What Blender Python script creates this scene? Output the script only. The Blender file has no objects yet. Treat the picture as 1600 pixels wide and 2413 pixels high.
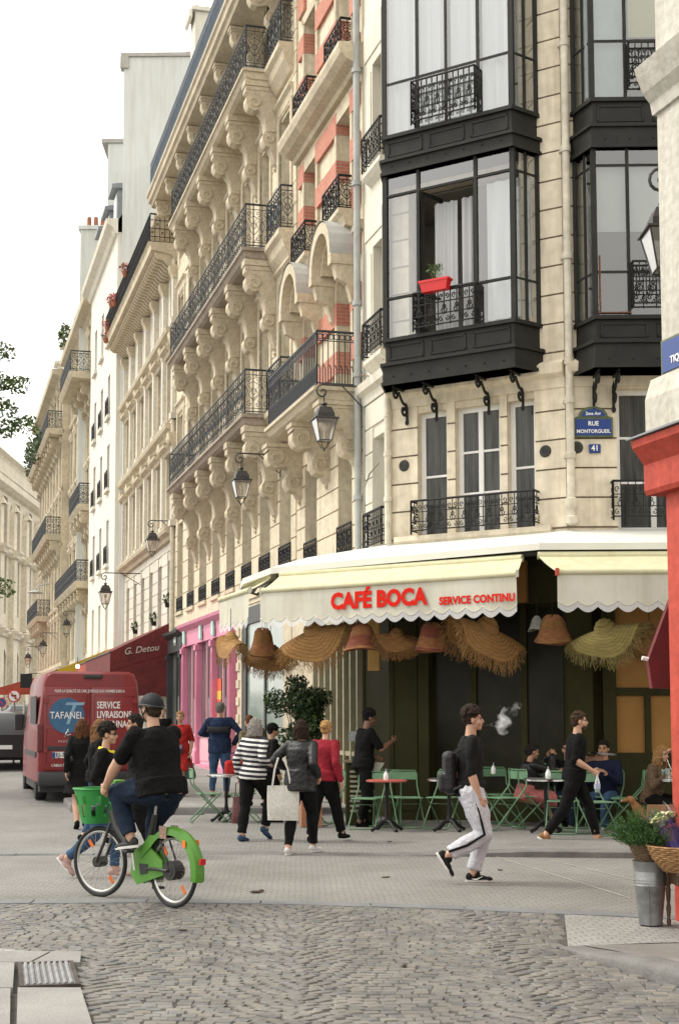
import bpy, bmesh, math, random
from math import sin, cos, pi, radians, sqrt, atan2
from mathutils import Vector, Matrix, Euler, noise
random.seed(11)
SC = bpy.context.scene
COL = SC.collection
# ---------------------------------------------------------------- camera
FPX, PX, PY, PIT, HC = 3333.0, 704.0, 1421.0, radians(4.7), 1.65
cd = bpy.data.cameras.new('camera'); cam = bpy.data.objects.new('camera', cd); COL.objects.link(cam)
cam.location = (0, 0, HC); cam.rotation_euler = (radians(90) + PIT, 0, 0)
cd.sensor_fit = 'HORIZONTAL'; cd.sensor_width = 24.0; cd.lens = 50.0
cd.shift_x = (800 - PX) / 1600.0; cd.shift_y = (PY - 1206.5) / 1600.0
cd.clip_start = 0.1; cd.clip_end = 1500
SC.camera = cam
# ---------------------------------------------------------------- sky, sun, exposure
SUN_EL, SUN_AZ = radians(52), radians(-78)          # azimuth from +Y towards +X
w = bpy.data.worlds.new("World"); SC.world = w; w.use_nodes = True
nt = w.node_tree; bg = nt.nodes['Background']
sky = nt.nodes.new('ShaderNodeTexSky'); sky.sky_type = 'NISHITA'; sky.sun_disc = False
sky.sun_elevation = SUN_EL; sky.sun_rotation = SUN_AZ; sky.air_density = 1.0; sky.dust_density = 6.0; sky.ozone_density = 1.0
hs = nt.nodes.new('ShaderNodeHueSaturation'); hs.inputs['Saturation'].default_value = 0.12
mxs = nt.nodes.new('ShaderNodeMix'); mxs.data_type = 'RGBA'; mxs.blend_type = 'MIX'
mxs.inputs[0].default_value = 0.65; mxs.inputs[7].default_value = (10.1, 9.8, 9.1, 1)   # thick even cloud
nt.links.new(sky.outputs[0], hs.inputs['Color']); nt.links.new(hs.outputs[0], mxs.inputs[6])
nt.links.new(mxs.outputs[2], bg.inputs['Color']); bg.inputs['Strength'].default_value = 0.15
sd = bpy.data.lights.new('sun', 'SUN'); so = bpy.data.objects.new('sun', sd); COL.objects.link(so)
sd.energy = 1.25; sd.angle = radians(10); sd.color = (1, 0.94, 0.82)
sv = Vector((sin(SUN_AZ) * cos(SUN_EL), cos(SUN_AZ) * cos(SUN_EL), sin(SUN_EL)))
so.rotation_euler = sv.to_track_quat('Z', 'Y').to_euler(); so.location = (-30, 10, 60)
SC.view_settings.view_transform = 'Standard'; SC.view_settings.look = 'None'
SC.view_settings.exposure = 0.62; SC.view_settings.gamma = 1.0; SC.view_settings.use_curve_mapping = False
SC.render.engine = 'CYCLES'
SC.cycles.volume_bounces = 3; SC.cycles.max_bounces = 6; SC.cycles.transparent_max_bounces = 12

# ---------------------------------------------------------------- helpers
def px(x, y, Y):                                     # photo pixel at depth Y -> world
    a = (x - PX) / FPX; b = (PY - y) / FPX
    t = Y / (cos(PIT) - b * sin(PIT))
    return Vector((a * t, Y, HC + (sin(PIT) + b * cos(PIT)) * t))
def gz(y):                                           # the street rises gently away from the crossing
    t = max(0.0, y - 18.0)
    return 0.0006 * t * t if t < 22 else 0.0006 * 484 + 0.0264 * (t - 22)
MATS = {}
def mat(name, col, rough=0.7, var=0.12, scale=4.0, bump=0.0, bscale=None, metal=0.0, col2=None, fine=0.0, spec=0.5, stretch=None, coat=0.0, streak=0.0):
    if name in MATS: return MATS[name]
    m = bpy.data.materials.new(name); m.use_nodes = True; t = m.node_tree; N = t.nodes; L = t.links
    p = N['Principled BSDF']; p.inputs['Roughness'].default_value = rough; p.inputs['Metallic'].default_value = metal
    p.inputs['Specular IOR Level'].default_value = spec; p.inputs['Coat Weight'].default_value = coat
    c = (*col, 1); c2 = (*(col2 or [max(0, v * (1 - 2.2 * var)) for v in col]), 1)
    if var or col2:
        tc = N.new('ShaderNodeTexCoord'); mp = N.new('ShaderNodeMapping'); L.new(tc.outputs['Object'], mp.inputs[0])
        if stretch: mp.inputs['Scale'].default_value = stretch
        nz = N.new('ShaderNodeTexNoise'); nz.inputs['Scale'].default_value = scale; nz.inputs['Detail'].default_value = 6; nz.inputs['Roughness'].default_value = 0.65
        L.new(mp.outputs[0], nz.inputs['Vector'])
        r = N.new('ShaderNodeValToRGB'); r.color_ramp.elements[0].position = 0.32; r.color_ramp.elements[1].position = 0.68
        r.color_ramp.elements[0].color = c2; r.color_ramp.elements[1].color = c
        L.new(nz.outputs['Fac'], r.inputs[0]); out = r.outputs[0]
        if fine:
            n2 = N.new('ShaderNodeTexNoise'); n2.inputs['Scale'].default_value = fine; n2.inputs['Detail'].default_value = 3
            L.new(tc.outputs['Object'], n2.inputs['Vector'])
            mx = N.new('ShaderNodeMix'); mx.data_type = 'RGBA'; mx.blend_type = 'MULTIPLY'; mx.inputs[0].default_value = 0.6
            r2 = N.new('ShaderNodeValToRGB'); r2.color_ramp.elements[0].position = 0.3; r2.color_ramp.elements[1].position = 0.62
            r2.color_ramp.elements[0].color = (0.66, 0.66, 0.66, 1)
            L.new(n2.outputs['Fac'], r2.inputs[0]); L.new(out, mx.inputs[6]); L.new(r2.outputs[0], mx.inputs[7]); out = mx.outputs[2]
        if streak:                                   # rain streaks and soot running down the face
            m4 = N.new('ShaderNodeMapping'); m4.inputs['Scale'].default_value = (2.6, 2.6, 0.22); L.new(tc.outputs['Object'], m4.inputs[0])
            n4 = N.new('ShaderNodeTexNoise'); n4.inputs['Scale'].default_value = 1.6; n4.inputs['Detail'].default_value = 7; n4.inputs['Roughness'].default_value = 0.7; L.new(m4.outputs[0], n4.inputs['Vector'])
            r4 = N.new('ShaderNodeValToRGB'); r4.color_ramp.elements[0].position = 0.36; r4.color_ramp.elements[1].position = 0.56; k4 = 1 - streak; r4.color_ramp.elements[0].color = (k4, k4 * .97, k4 * .92, 1); L.new(n4.outputs['Fac'], r4.inputs[0])
            x4 = N.new('ShaderNodeMix'); x4.data_type = 'RGBA'; x4.blend_type = 'MULTIPLY'; x4.inputs[0].default_value = 1; L.new(out, x4.inputs[6]); L.new(r4.outputs[0], x4.inputs[7]); out = x4.outputs[2]
        L.new(out, p.inputs['Base Color'])
        if bump:
            b = N.new('ShaderNodeBump'); b.inputs['Strength'].default_value = bump; b.inputs['Distance'].default_value = 0.02
            n3 = N.new('ShaderNodeTexNoise'); n3.inputs['Scale'].default_value = bscale or scale * 6; n3.inputs['Detail'].default_value = 4
            L.new(tc.outputs['Object'], n3.inputs['Vector']); L.new(n3.outputs['Fac'], b.inputs['Height']); L.new(b.outputs[0], p.inputs['Normal'])
    else: p.inputs['Base Color'].default_value = c
    MATS[name] = m; return m
def nodes_of(m): return m.node_tree.nodes, m.node_tree.links, m.node_tree.nodes['Principled BSDF']
def math_node(N, L, op, a, b=None):
    n = N.new('ShaderNodeMath'); n.operation = op
    for i, v in enumerate((a, b)):
        if v is None: continue
        if isinstance(v, (int, float)): n.inputs[i].default_value = v
        else: L.new(v, n.inputs[i])
    return n.outputs[0]
def banded(name, colA, colB, fn, rough=0.8, noise_amt=0.15):
    """two colours chosen by a 0/1 mask that fn(N, L, xyz) builds from object coordinates"""
    m = mat(name, colA, rough, 0); N, L, p = nodes_of(m)
    tc = N.new('ShaderNodeTexCoord'); sp = N.new('ShaderNodeSeparateXYZ'); L.new(tc.outputs['Object'], sp.inputs[0])
    f = fn(N, L, sp.outputs)
    mx = N.new('ShaderNodeMix'); mx.data_type = 'RGBA'; mx.inputs[6].default_value = (*colA, 1); mx.inputs[7].default_value = (*colB, 1)
    L.new(f, mx.inputs[0])
    nz = N.new('ShaderNodeTexNoise'); nz.inputs['Scale'].default_value = 6; nz.inputs['Detail'].default_value = 6; L.new(tc.outputs['Object'], nz.inputs['Vector'])
    r = N.new('ShaderNodeValToRGB'); r.color_ramp.elements[0].position = 0.3; r.color_ramp.elements[1].position = 0.7
    v = 1 - 2 * noise_amt; r.color_ramp.elements[0].color = (v, v, v, 1); L.new(nz.outputs['Fac'], r.inputs[0])
    m2 = N.new('ShaderNodeMix'); m2.data_type = 'RGBA'; m2.blend_type = 'MULTIPLY'; m2.inputs[0].default_value = 1
    L.new(mx.outputs[2], m2.inputs[6]); L.new(r.outputs[0], m2.inputs[7]); L.new(m2.outputs[2], p.inputs['Base Color'])
    return m
def emis(name, col, s):
    m = mat(name, col, 0.5, 0); p = m.node_tree.nodes['Principled BSDF']; p.inputs['Emission Color'].default_value = (*col, 1); p.inputs['Emission Strength'].default_value = s; return m
def glass(name, tint=(0.9, 0.95, 0.95), transp=0.75, rough=0.02):
    if name in MATS: return MATS[name]
    m = bpy.data.materials.new(name); m.use_nodes = True; t = m.node_tree; N = t.nodes; L = t.links
    N.remove(N['Principled BSDF']); o = N['Material Output']
    tr = N.new('ShaderNodeBsdfTransparent'); tr.inputs[0].default_value = (*tint, 1)
    gl = N.new('ShaderNodeBsdfGlossy'); gl.inputs['Roughness'].default_value = rough
    mx = N.new('ShaderNodeMixShader'); lw = N.new('ShaderNodeLayerWeight'); lw.inputs[0].default_value = 0.5
    a = math_node(N, L, 'MULTIPLY', lw.outputs['Facing'], 0.75); a = math_node(N, L, 'ADD', a, 1 - transp); cl = math_node(N, L, 'MINIMUM', a, 1.0)
    L.new(cl, mx.inputs[0]); L.new(tr.outputs[0], mx.inputs[1]); L.new(gl.outputs[0], mx.inputs[2]); L.new(mx.outputs[0], o.inputs[0])
    MATS[name] = m; return m

class MB:
    """collects faces; build() links them as ONE mesh object"""
    def __init__(s): s.v = []; s.f = []; s.m = []; s.mi = 0; s.X = None
    def add(s, vs, fs):
        b = len(s.v)
        if s.X is not None: vs = [s.X @ Vector(v) for v in vs]
        s.v.extend([tuple(v) for v in vs]); s.f.extend([tuple(b + i for i in f) for f in fs]); s.m.extend([s.mi] * len(fs)); return s
    def box(s, x0, x1, y0, y1, z0, z1):
        return s.add([(x0, y0, z0), (x1, y0, z0), (x1, y1, z0), (x0, y1, z0), (x0, y0, z1), (x1, y0, z1), (x1, y1, z1), (x0, y1, z1)],
                     [(0, 3, 2, 1), (4, 5, 6, 7), (0, 1, 5, 4), (1, 2, 6, 5), (2, 3, 7, 6), (3, 0, 4, 7)])
    def bbox(s, x0, x1, y0, y1, z0, z1, b=0.01):      # box with chamfered edges along all sides
        xs = (x0, x0 + b, x1 - b, x1); 
        bm = bmesh.new(); bmesh.ops.create_cube(bm, size=1)
        for v in bm.verts: v.co = Vector(((x0 + x1) / 2 + v.co.x * (x1 - x0), (y0 + y1) / 2 + v.co.y * (y1 - y0), (z0 + z1) / 2 + v.co.z * (z1 - z0)))
        bmesh.ops.bevel(bm, geom=bm.edges[:], offset=b, segments=2, affect='EDGES', profile=0.5)
        bm.verts.index_update(); s.add([v.co.copy() for v in bm.verts], [[v.index for v in f.verts] for f in bm.faces]); bm.free(); return s
    def quad(s, a, b, c, d): return s.add([a, b, c, d], [(0, 1, 2, 3)])
    def tube(s, pts, r, n=6, closed=False, caps=True, flat=1.0):
        pts = [Vector(p) for p in pts]; k = len(pts)
        if k < 2: return s
        rs = r if isinstance(r, (list, tuple)) else [r] * k
        vs = []; fs = []; prev = None
        for i, p in enumerate(pts):
            if closed: t = pts[(i + 1) % k] - pts[i - 1]
            else: t = pts[min(i + 1, k - 1)] - pts[max(i - 1, 0)]
            if t.length < 1e-9: t = Vector((0, 0, 1))
            t.normalize()
            if prev is None:
                a = Vector((0, 0, 1)) if abs(t.z) < 0.9 else Vector((1, 0, 0)); nrm = (a - t * a.dot(t)).normalized()
            else:
                nrm = prev - t * prev.dot(t)
                nrm = nrm.normalized() if nrm.length > 1e-6 else prev
            prev = nrm; bn = t.cross(nrm)
            for j in range(n):
                an = 2 * pi * (j + 0.5) / n; vs.append(p + nrm * (cos(an) * rs[i]) + bn * (sin(an) * rs[i] * flat))
        for i in range(k if closed else k - 1):
            a = i * n; b = ((i + 1) % k) * n
            for j in range(n): fs.append((a + j, a + (j + 1) % n, b + (j + 1) % n, b + j))
        if caps and not closed: fs.append(tuple(range(n - 1, -1, -1))); fs.append(tuple((k - 1) * n + j for j in range(n)))
        return s.add(vs, fs)
    def cyl(s, p0, p1, r0, r1=None, n=12): return s.tube([p0, p1], [r0, r0 if r1 is None else r1], n)
    def lathe(s, prof, c=(0, 0, 0), n=16, axis='Z', sx=1.0, sy=1.0):
        vs = []; fs = []; c = Vector(c)
        for (r, z) in prof:
            for j in range(n):
                a = 2 * pi * j / n; x, y = r * cos(a) * sx, r * sin(a) * sy
                vs.append(c + (Vector((x, y, z)) if axis == 'Z' else Vector((x, z, y)) if axis == 'Y' else Vector((z, x, y))))
        for i in range(len(prof) - 1):
            for j in range(n): fs.append((i * n + j, i * n + (j + 1) % n, (i + 1) * n + (j + 1) % n, (i + 1) * n + j))
        if prof[0][0] > 1e-4: fs.append(tuple(range(n - 1, -1, -1)))
        if prof[-1][0] > 1e-4: fs.append(tuple((len(prof) - 1) * n + j for j in range(n)))
        return s.add(vs, fs)
    def ell(s, c, r, n=12, k=8, R=None):
        vs = []; fs = []; c = Vector(c)
        for i in range(k + 1):
            th = pi * i / k
            for j in range(n):
                v = Vector((r[0] * sin(th) * cos(2 * pi * j / n), r[1] * sin(th) * sin(2 * pi * j / n), r[2] * cos(th)))
                if R: v = R @ v
                vs.append(c + v)
        for i in range(k):
            for j in range(n): fs.append((i * n + j, i * n + (j + 1) % n, (i + 1) * n + (j + 1) % n, (i + 1) * n + j))
        return s.add(vs, fs)
    def prism(s, poly, t0, t1, fn):                  # poly in (a,b), swept from t0 to t1; fn(a,b,t)->xyz
        k = len(poly); vs = [fn(a, b, t0) for a, b in poly] + [fn(a, b, t1) for a, b in poly]
        return s.add(vs, [(i, (i + 1) % k, k + (i + 1) % k, k + i) for i in range(k)] + [tuple(range(k - 1, -1, -1)), tuple(range(k, 2 * k))])
    def mold(s, x0, x1, prof, m0=0.0, m1=0.0):       # moulding along local x, profile (outward w, z); m0/m1: mitre per unit w
        k = len(prof); vs = [(x0 + m0 * a, -a, b) for a, b in prof] + [(x1 + m1 * a, -a, b) for a, b in prof]
        return s.add(vs, [(i, (i + 1) % k, k + (i + 1) % k, k + i) for i in range(k)] + [tuple(range(k - 1, -1, -1)), tuple(range(k, 2 * k))])
    def mesh(s, name, mats, smooth=None):
        me = bpy.data.meshes.new(name); me.from_pydata(s.v, [], s.f)
        for m in (mats if isinstance(mats, (list, tuple)) else [mats]): me.materials.append(m)
        if s.m and max(s.m) > 0: me.polygons.foreach_set('material_index', s.m)
        me.update()
        if smooth is not None:
            me.polygons.foreach_set('use_smooth', [True] * len(me.polygons))
            if smooth: me.set_sharp_from_angle(angle=radians(smooth))
        return me
    def cut(s, name, mats, parent=None, smooth=None):
        if s.v: put(name, s.mesh(name, mats, smooth), parent); s.v = []; s.f = []; s.m = []
    def build(s, name, mats, parent=None, smooth=None, loc=None, rot=None):
        return put(name, s.mesh(name, mats, smooth), parent, loc, rot)
def put(name, me, parent=None, loc=None, rot=None):
    o = bpy.data.objects.new(name, me); COL.objects.link(o)
    if parent: o.parent = parent
    if loc is not None: o.location = loc
    if rot is not None: o.rotation_euler = rot if isinstance(rot, (tuple, list, Euler)) else (0, 0, rot)
    return o
def tag(o, label, cat, group=None, kind=None):
    if label: o['label'] = label
    if cat: o['category'] = cat
    if group: o['group'] = group
    if kind: o['kind'] = kind
    return o
def struct(o): o['kind'] = 'structure'; return o
def thing(name, label, cat, loc=(0, 0, 0), rz=0.0, group=None):
    o = bpy.data.objects.new(name, None); COL.objects.link(o); o.location = loc; o.rotation_euler = (0, 0, rz); o.empty_display_size = 0.1
    return tag(o, label, cat, group)
def kids(o): return [c for c in list(bpy.data.objects) if c.parent == o]
def dup(root, loc, rz=None, label=None, group=None):
    r = root.copy(); COL.objects.link(r); r.location = loc
    if rz is not None: r.rotation_euler = (0, 0, rz)
    if label: r['label'] = label
    if group: r['group'] = group
    for ch in kids(root):
        c = ch.copy(); COL.objects.link(c); c.parent = r
        for g in kids(ch):
            d = g.copy(); COL.objects.link(d); d.parent = c
    return r
def evalmesh(o):
    dg = bpy.context.evaluated_depsgraph_get(); dg.update()
    return bpy.data.meshes.new_from_object(o.evaluated_get(dg))
def text(name, s, size, m, parent, mw, bold=0.0, ext=0.002, shear=0.0, align='CENTER', sx=1.0, spacing=1.0):
    cu = bpy.data.curves.new(name, 'FONT'); cu.body = s; cu.size = size; cu.offset = bold * size; cu.extrude = ext; cu.shear = shear
    cu.align_x = align; cu.align_y = 'CENTER'; cu.space_character = spacing; cu.resolution_u = 3
    o = bpy.data.objects.new(name, cu); COL.objects.link(o)
    me = evalmesh(o); bpy.data.objects.remove(o); me.materials.clear(); me.materials.append(m); me.name = name
    me.transform(mw @ Matrix.Diagonal((sx, 1, 1, 1)))
    return put(name, me, parent)
def facing(x, y, z, rz=0.0, tilt=0.0):               # text plane: reads from the -y side, turned by rz
    return Matrix.Translation((x, y, z)) @ Matrix.Rotation(rz, 4, 'Z') @ Matrix.Rotation(radians(90) - tilt, 4, 'X')

# ---------------------------------------------------------------- shared materials
STONE = mat('limestone', (0.74, 0.65, 0.485), 0.85, 0.06, 0.7, 0.25, 30, fine=9.0, streak=0.22)
STONE2 = mat('carved_limestone', (0.66, 0.57, 0.415), 0.85, 0.13, 1.6, 0.3, 25, fine=14.0)
STONEW = mat('pale_plaster', (0.72, 0.685, 0.585), 0.85, 0.06, 0.6, 0.12, 30, streak=0.14)
STONEG = mat('cream_painted_stone', (0.80, 0.715, 0.555), 0.8, 0.05, 1.1, 0.2, 20, fine=5.0, streak=0.22)
GROOVE = mat('stone_joint', (0.27, 0.22, 0.155), 0.95, 0.2, 5)
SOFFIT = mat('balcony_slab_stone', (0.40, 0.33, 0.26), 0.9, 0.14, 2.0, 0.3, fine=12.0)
IRON = mat('black_iron', (0.012, 0.012, 0.013), 0.6, 0.2, 6, spec=0.3)
IRONB = mat('dark_blue_iron', (0.042, 0.048, 0.056), 0.5, 0.2, 6, spec=0.4)
ZINC = mat('zinc_sheet', (0.25, 0.27, 0.29), 0.5, 0.12, 3, metal=0.2)
LEAD = mat('pale_lead_sheet', (0.46, 0.46, 0.43), 0.6, 0.12, 3)
WHITEP = mat('white_window_paint', (0.80, 0.80, 0.77), 0.5, 0.06, 3)
PANE = mat('dark_window_glass', (0.022, 0.023, 0.021), 0.12, 0.3, 2.2, spec=0.3, col2=(0.10, 0.10, 0.095), stretch=(5, 5, .35))
SHUT = None
ROOM = mat('dim_room', (0.07, 0.06, 0.05), 0.9, 0.2, 1)
CURT = mat('white_curtain', (0.62, 0.63, 0.63), 0.9, 0.06, 2, stretch=(12, 12, 0.2))
REDB = None
def brick_mat(name, c1, c2, mortar, sc, bw, bh, ms=0.015, axis='xz'):
    m = mat(name, c1, 0.85, 0); N, L, p = nodes_of(m)
    tc = N.new('ShaderNodeTexCoord'); sp = N.new('ShaderNodeSeparateXYZ'); L.new(tc.outputs['Object'], sp.inputs[0]); cb = N.new('ShaderNodeCombineXYZ')
    s2 = math_node(N, L, 'ADD', sp.outputs[0], sp.outputs[1])
    L.new(s2, cb.inputs[0]); L.new(sp.outputs[2], cb.inputs[1])
    b = N.new('ShaderNodeTexBrick'); L.new(cb.outputs[0], b.inputs[0]); b.inputs['Scale'].default_value = sc
    b.inputs['Brick Width'].default_value = bw * sc; b.inputs['Row Height'].default_value = bh * sc; b.inputs['Mortar Size'].default_value = ms
    b.inputs['Color1'].default_value = (*c1, 1); b.inputs['Color2'].default_value = (*c2, 1); b.inputs['Mortar'].default_value = (*mortar, 1)
    L.new(b.outputs[0], p.inputs['Base Color']); return m
REDB = brick_mat('red_brick', (0.50, 0.19, 0.125), (0.42, 0.145, 0.095), (0.45, 0.30, 0.23), 1.0, 0.22, 0.07, 0.006)
SHUT = banded('grey_louvre_shutter', (0.40, 0.40, 0.37), (0.20, 0.20, 0.19), lambda N, L, o: math_node(N, L, 'GREATER_THAN', math_node(N, L, 'FRACT', math_node(N, L, 'MULTIPLY', o[2], 14.0)), 0.6), 0.7, 0.06)
# ================================================================ GROUND
SLAB = mat('granite_slab', (0.30, 0.292, 0.275), 0.8, 0.14, 1.2, 0.3, 60, fine=70.0)
def sett_mat(name, c1, c2, mortar, W=1.4, row=0.10, wid=0.12, amt=0.55, bump=0.5):
    m = mat(name, c1, 0.75, 0); N, L, p = nodes_of(m)
    tc = N.new('ShaderNodeTexCoord'); sp = N.new('ShaderNodeSeparateXYZ')
    dn = N.new('ShaderNodeTexNoise'); dn.inputs['Scale'].default_value = 1.3; L.new(tc.outputs['Object'], dn.inputs['Vector'])
    mv = N.new('ShaderNodeMix'); mv.data_type = 'VECTOR'; mv.inputs[0].default_value = 0.06
    L.new(tc.outputs['Object'], mv.inputs[4]); L.new(dn.outputs['Color'], mv.inputs[5]); L.new(mv.outputs[1], sp.inputs[0])
    u = math_node(N, L, 'SUBTRACT', math_node(N, L, 'FRACT', math_node(N, L, 'DIVIDE', sp.outputs[0], W)), 0.5)
    u2 = math_node(N, L, 'MULTIPLY', math_node(N, L, 'MULTIPLY', u, u), W * 0.9)
    v = math_node(N, L, 'ADD', sp.outputs[1], u2)
    cb = N.new('ShaderNodeCombineXYZ'); L.new(sp.outputs[0], cb.inputs[0]); L.new(v, cb.inputs[1])
    b = N.new('ShaderNodeTexBrick'); L.new(cb.outputs[0], b.inputs[0]); b.inputs['Scale'].default_value = 1.0
    b.inputs['Brick Width'].default_value = wid; b.inputs['Row Height'].default_value = row; b.inputs['Mortar Size'].default_value = 0.009; b.inputs['Mortar Smooth'].default_value = 0.3
    b.inputs['Color1'].default_value = (*c1, 1); b.inputs['Color2'].default_value = (*c2, 1); b.inputs['Mortar'].default_value = (*mortar, 1)
    nz = N.new('ShaderNodeTexNoise'); nz.inputs['Scale'].default_value = 0.55; nz.inputs['Detail'].default_value = 8; nz.inputs['Roughness'].default_value = 0.7; L.new(tc.outputs['Object'], nz.inputs['Vector'])
    r = N.new('ShaderNodeValToRGB'); r.color_ramp.elements[0].position = 0.3; r.color_ramp.elements[1].position = 0.7; r.color_ramp.elements[0].color = (0.62, 0.605, 0.58, 1)
    L.new(nz.outputs['Fac'], r.inputs[0])
    fl = N.new('ShaderNodeMix'); fl.data_type = 'RGBA'; fl.inputs[0].default_value = 1 - amt; L.new(b.outputs[0], fl.inputs[6]); fl.inputs[7].default_value = (*c1, 1)
    m2 = N.new('ShaderNodeMix'); m2.data_type = 'RGBA'; m2.blend_type = 'MULTIPLY'; m2.inputs[0].default_value = 1
    L.new(fl.outputs[2], m2.inputs[6]); L.new(r.outputs[0], m2.inputs[7])
    n2 = N.new('ShaderNodeTexNoise'); n2.inputs['Scale'].default_value = 45; n2.inputs['Detail'].default_value = 3; L.new(tc.outputs['Object'], n2.inputs['Vector'])
    r2 = N.new('ShaderNodeValToRGB'); r2.color_ramp.elements[0].position = 0.35; r2.color_ramp.elements[1].position = 0.65; r2.color_ramp.elements[0].color = (0.72, 0.72, 0.72, 1); L.new(n2.outputs['Fac'], r2.inputs[0])
    m3 = N.new('ShaderNodeMix'); m3.data_type = 'RGBA'; m3.blend_type = 'MULTIPLY'; m3.inputs[0].default_value = 1
    L.new(m2.outputs[2], m3.inputs[6]); L.new(r2.outputs[0], m3.inputs[7]); L.new(m3.outputs[2], p.inputs['Base Color'])
    bp = N.new('ShaderNodeBump'); bp.invert = True; bp.inputs['Strength'].default_value = bump; bp.inputs['Distance'].default_value = 0.015
    L.new(b.outputs['Fac'], bp.inputs['Height']); L.new(bp.outputs[0], p.inputs['Normal']); return m
FAR = sett_mat('worn_setts', (0.31, 0.30, 0.285), (0.25, 0.245, 0.235), (0.13, 0.125, 0.12), amt=0.6)
LIGHTS = sett_mat('pale_setts', (0.42, 0.415, 0.395), (0.35, 0.345, 0.33), (0.22, 0.215, 0.20), W=1.1, row=0.085, wid=0.1, amt=0.7)
PLAZA = sett_mat('fine_sawn_setts', (0.30, 0.292, 0.272), (0.26, 0.253, 0.236), (0.18, 0.175, 0.163), W=1.6, row=0.085, wid=0.11, amt=0.85, bump=0.35)
BAND = mat('dark_granite_band', (0.20, 0.205, 0.21), 0.75, 0.14, 2.0, 0.2, 80, fine=60.0)
KERB = mat('granite_kerb', (0.20, 0.193, 0.182), 0.75, 0.2, 2.5, 0.3, 60, fine=60.0)
MORTAR = mat('sandy_joint', (0.10, 0.093, 0.08), 0.95, 0.25, 6, 0.3, 80)
def sheet(name, poly, z, m, step=1.0, thick=0.0, slope=None):
    """a ground sheet: polygon cut into strips so it follows the rise of the street"""
    bm = bmesh.new(); f = bm.faces.new([bm.verts.new((x, y, 0)) for x, y in poly])
    y0 = min(p[1] for p in poly); y1 = max(p[1] for p in poly); y = math.ceil(y0)
    while y < y1:
        if y > 17: bmesh.ops.bisect_plane(bm, geom=bm.verts[:] + bm.edges[:] + bm.faces[:], plane_co=(0, y, 0), plane_no=(0, 1, 0))
        y += step
    if thick:
        r = bmesh.ops.extrude_face_region(bm, geom=bm.faces[:]); vs = [g for g in r['geom'] if isinstance(g, bmesh.types.BMVert)]
        for v in vs: v.co.z = -1
    for v in bm.verts:
        zz = slope(v.co.x, v.co.y) if slope else z
        v.co.z = gz(v.co.y) + (zz if v.co.z > -0.5 else -0.06)
    bmesh.ops.recalc_face_normals(bm, faces=bm.faces[:])
    me = bpy.data.meshes.new(name); bm.to_mesh(me); bm.free(); me.materials.append(m)
    return struct(put(name, me))
# the ground: one sheet to the horizon
b = MB(); ys = [-60, 0, 17] + [18 + 2 * i for i in range(22)] + [80, 120, 400]
for i, y in enumerate(ys):
    for x in (-300, 300): b.v.append((x, y, gz(y) - 0.014))
    if i: b.f.append((2 * i - 2, 2 * i - 1, 2 * i + 1, 2 * i)); b.m.append(0)
struct(b.build('ground', FAR))
# foreground fan setts, every stone modelled
def setts(name, inside, x0, x1, y0, y1, W, dr, ds, mts, zt, seed, hum=0.012):
    rnd = random.Random(seed); b = MB(); R = W / sqrt(2)
    for j in range(int(math.floor(x0 / W)) - 1, int(math.ceil(x1 / W)) + 1):
        xc = (j + 0.5) * W
        k0 = int((y0 - R - 1) / dr); k1 = int((y1 + 1) / dr)
        for k in range(k0, k1):
            n = int(R * pi / 2 / ds); off = rnd.random()
            for q in range(n + 1):
                ta = -pi / 4 + (q + off - 0.5) * (pi / 2) / n + rnd.uniform(-.012, .012)
                if ta < -pi / 4 - .04 or ta > pi / 4 + .04: continue
                cx = xc + R * sin(ta); cy = k * dr - R * cos(ta) + 0.12 * sin(cx * 1.3 + k * .05) + rnd.uniform(-.006, .006)
                if not inside(cx, cy): continue
                hw = ds * 0.5 * rnd.uniform(0.95, 1.0); hd = dr * cos(ta) * 0.5 * rnd.uniform(0.93, 1.0)
                zc = gz(cy) + zt + rnd.uniform(-.003, .002); an = -ta + rnd.uniform(-.06, .06); c, s_ = cos(an), sin(an); be = 0.011
                tx, ty = rnd.uniform(-.02, .02), rnd.uniform(-.02, .02)
                vs = []
                for (fx, fy, z) in [(1, 1, -0.03)] * 4 + [(1, 1, -.008)] * 4 + [(.90, .88, 0)] * 4:
                    i = len(vs) % 4; sx_, sy_ = ((-1, -1), (1, -1), (1, 1), (-1, 1))[i]
                    lx, ly = sx_ * hw * fx * rnd.uniform(.93, 1.03), sy_ * hd * fy * rnd.uniform(.93, 1.03)
                    vs.append((cx + lx * c - ly * s_, cy + lx * s_ + ly * c, zc + z + (tx * lx + ty * ly if z > -.02 else 0)))
                vs.append((cx, cy, zc + 0.001))
                b.mi = rnd.choice((0, 0, 0, 1, 1, 2))
                fs = []
                for i in range(4):
                    n_ = (i + 1) % 4; fs += [(i, n_, 4 + n_, 4 + i), (4 + i, 4 + n_, 8 + n_, 8 + i), (8 + i, 8 + n_, 12)]
                b.add(vs, fs)
    return struct(b.build(name, mts, smooth=28))
ST = [mat('sett_grey', (0.215, 0.207, 0.19), 0.55, 0.22, 3, 0.3, 70, fine=60.0), mat('sett_warm', (0.245, 0.226, 0.197), 0.6, 0.22, 3, 0.3, 70, fine=60.0), mat('sett_blue', (0.175, 0.174, 0.17), 0.5, 0.2, 3, 0.3, 70, fine=60.0)]
KX = [(1.98, 10.42), (2.10, 9.9), (2.34, 9.2), (2.62, 8.6), (3.0, 7.9), (3.7, 6.9)]        # near right kerb line
def kx(y):
    for (xa, ya), (xb, yb) in zip(KX, KX[1:]):
        if yb <= y <= ya: return xa + (xb - xa) * (ya - y) / (ya - yb)
    return KX[0][0] if y > KX[0][1] else KX[-1][0]
def bandy(x): return 13.15 - 0.035 * (x + 1) ** 2 - (0.12 * (x + 1) if x > -1 else -0.0 * x)
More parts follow.
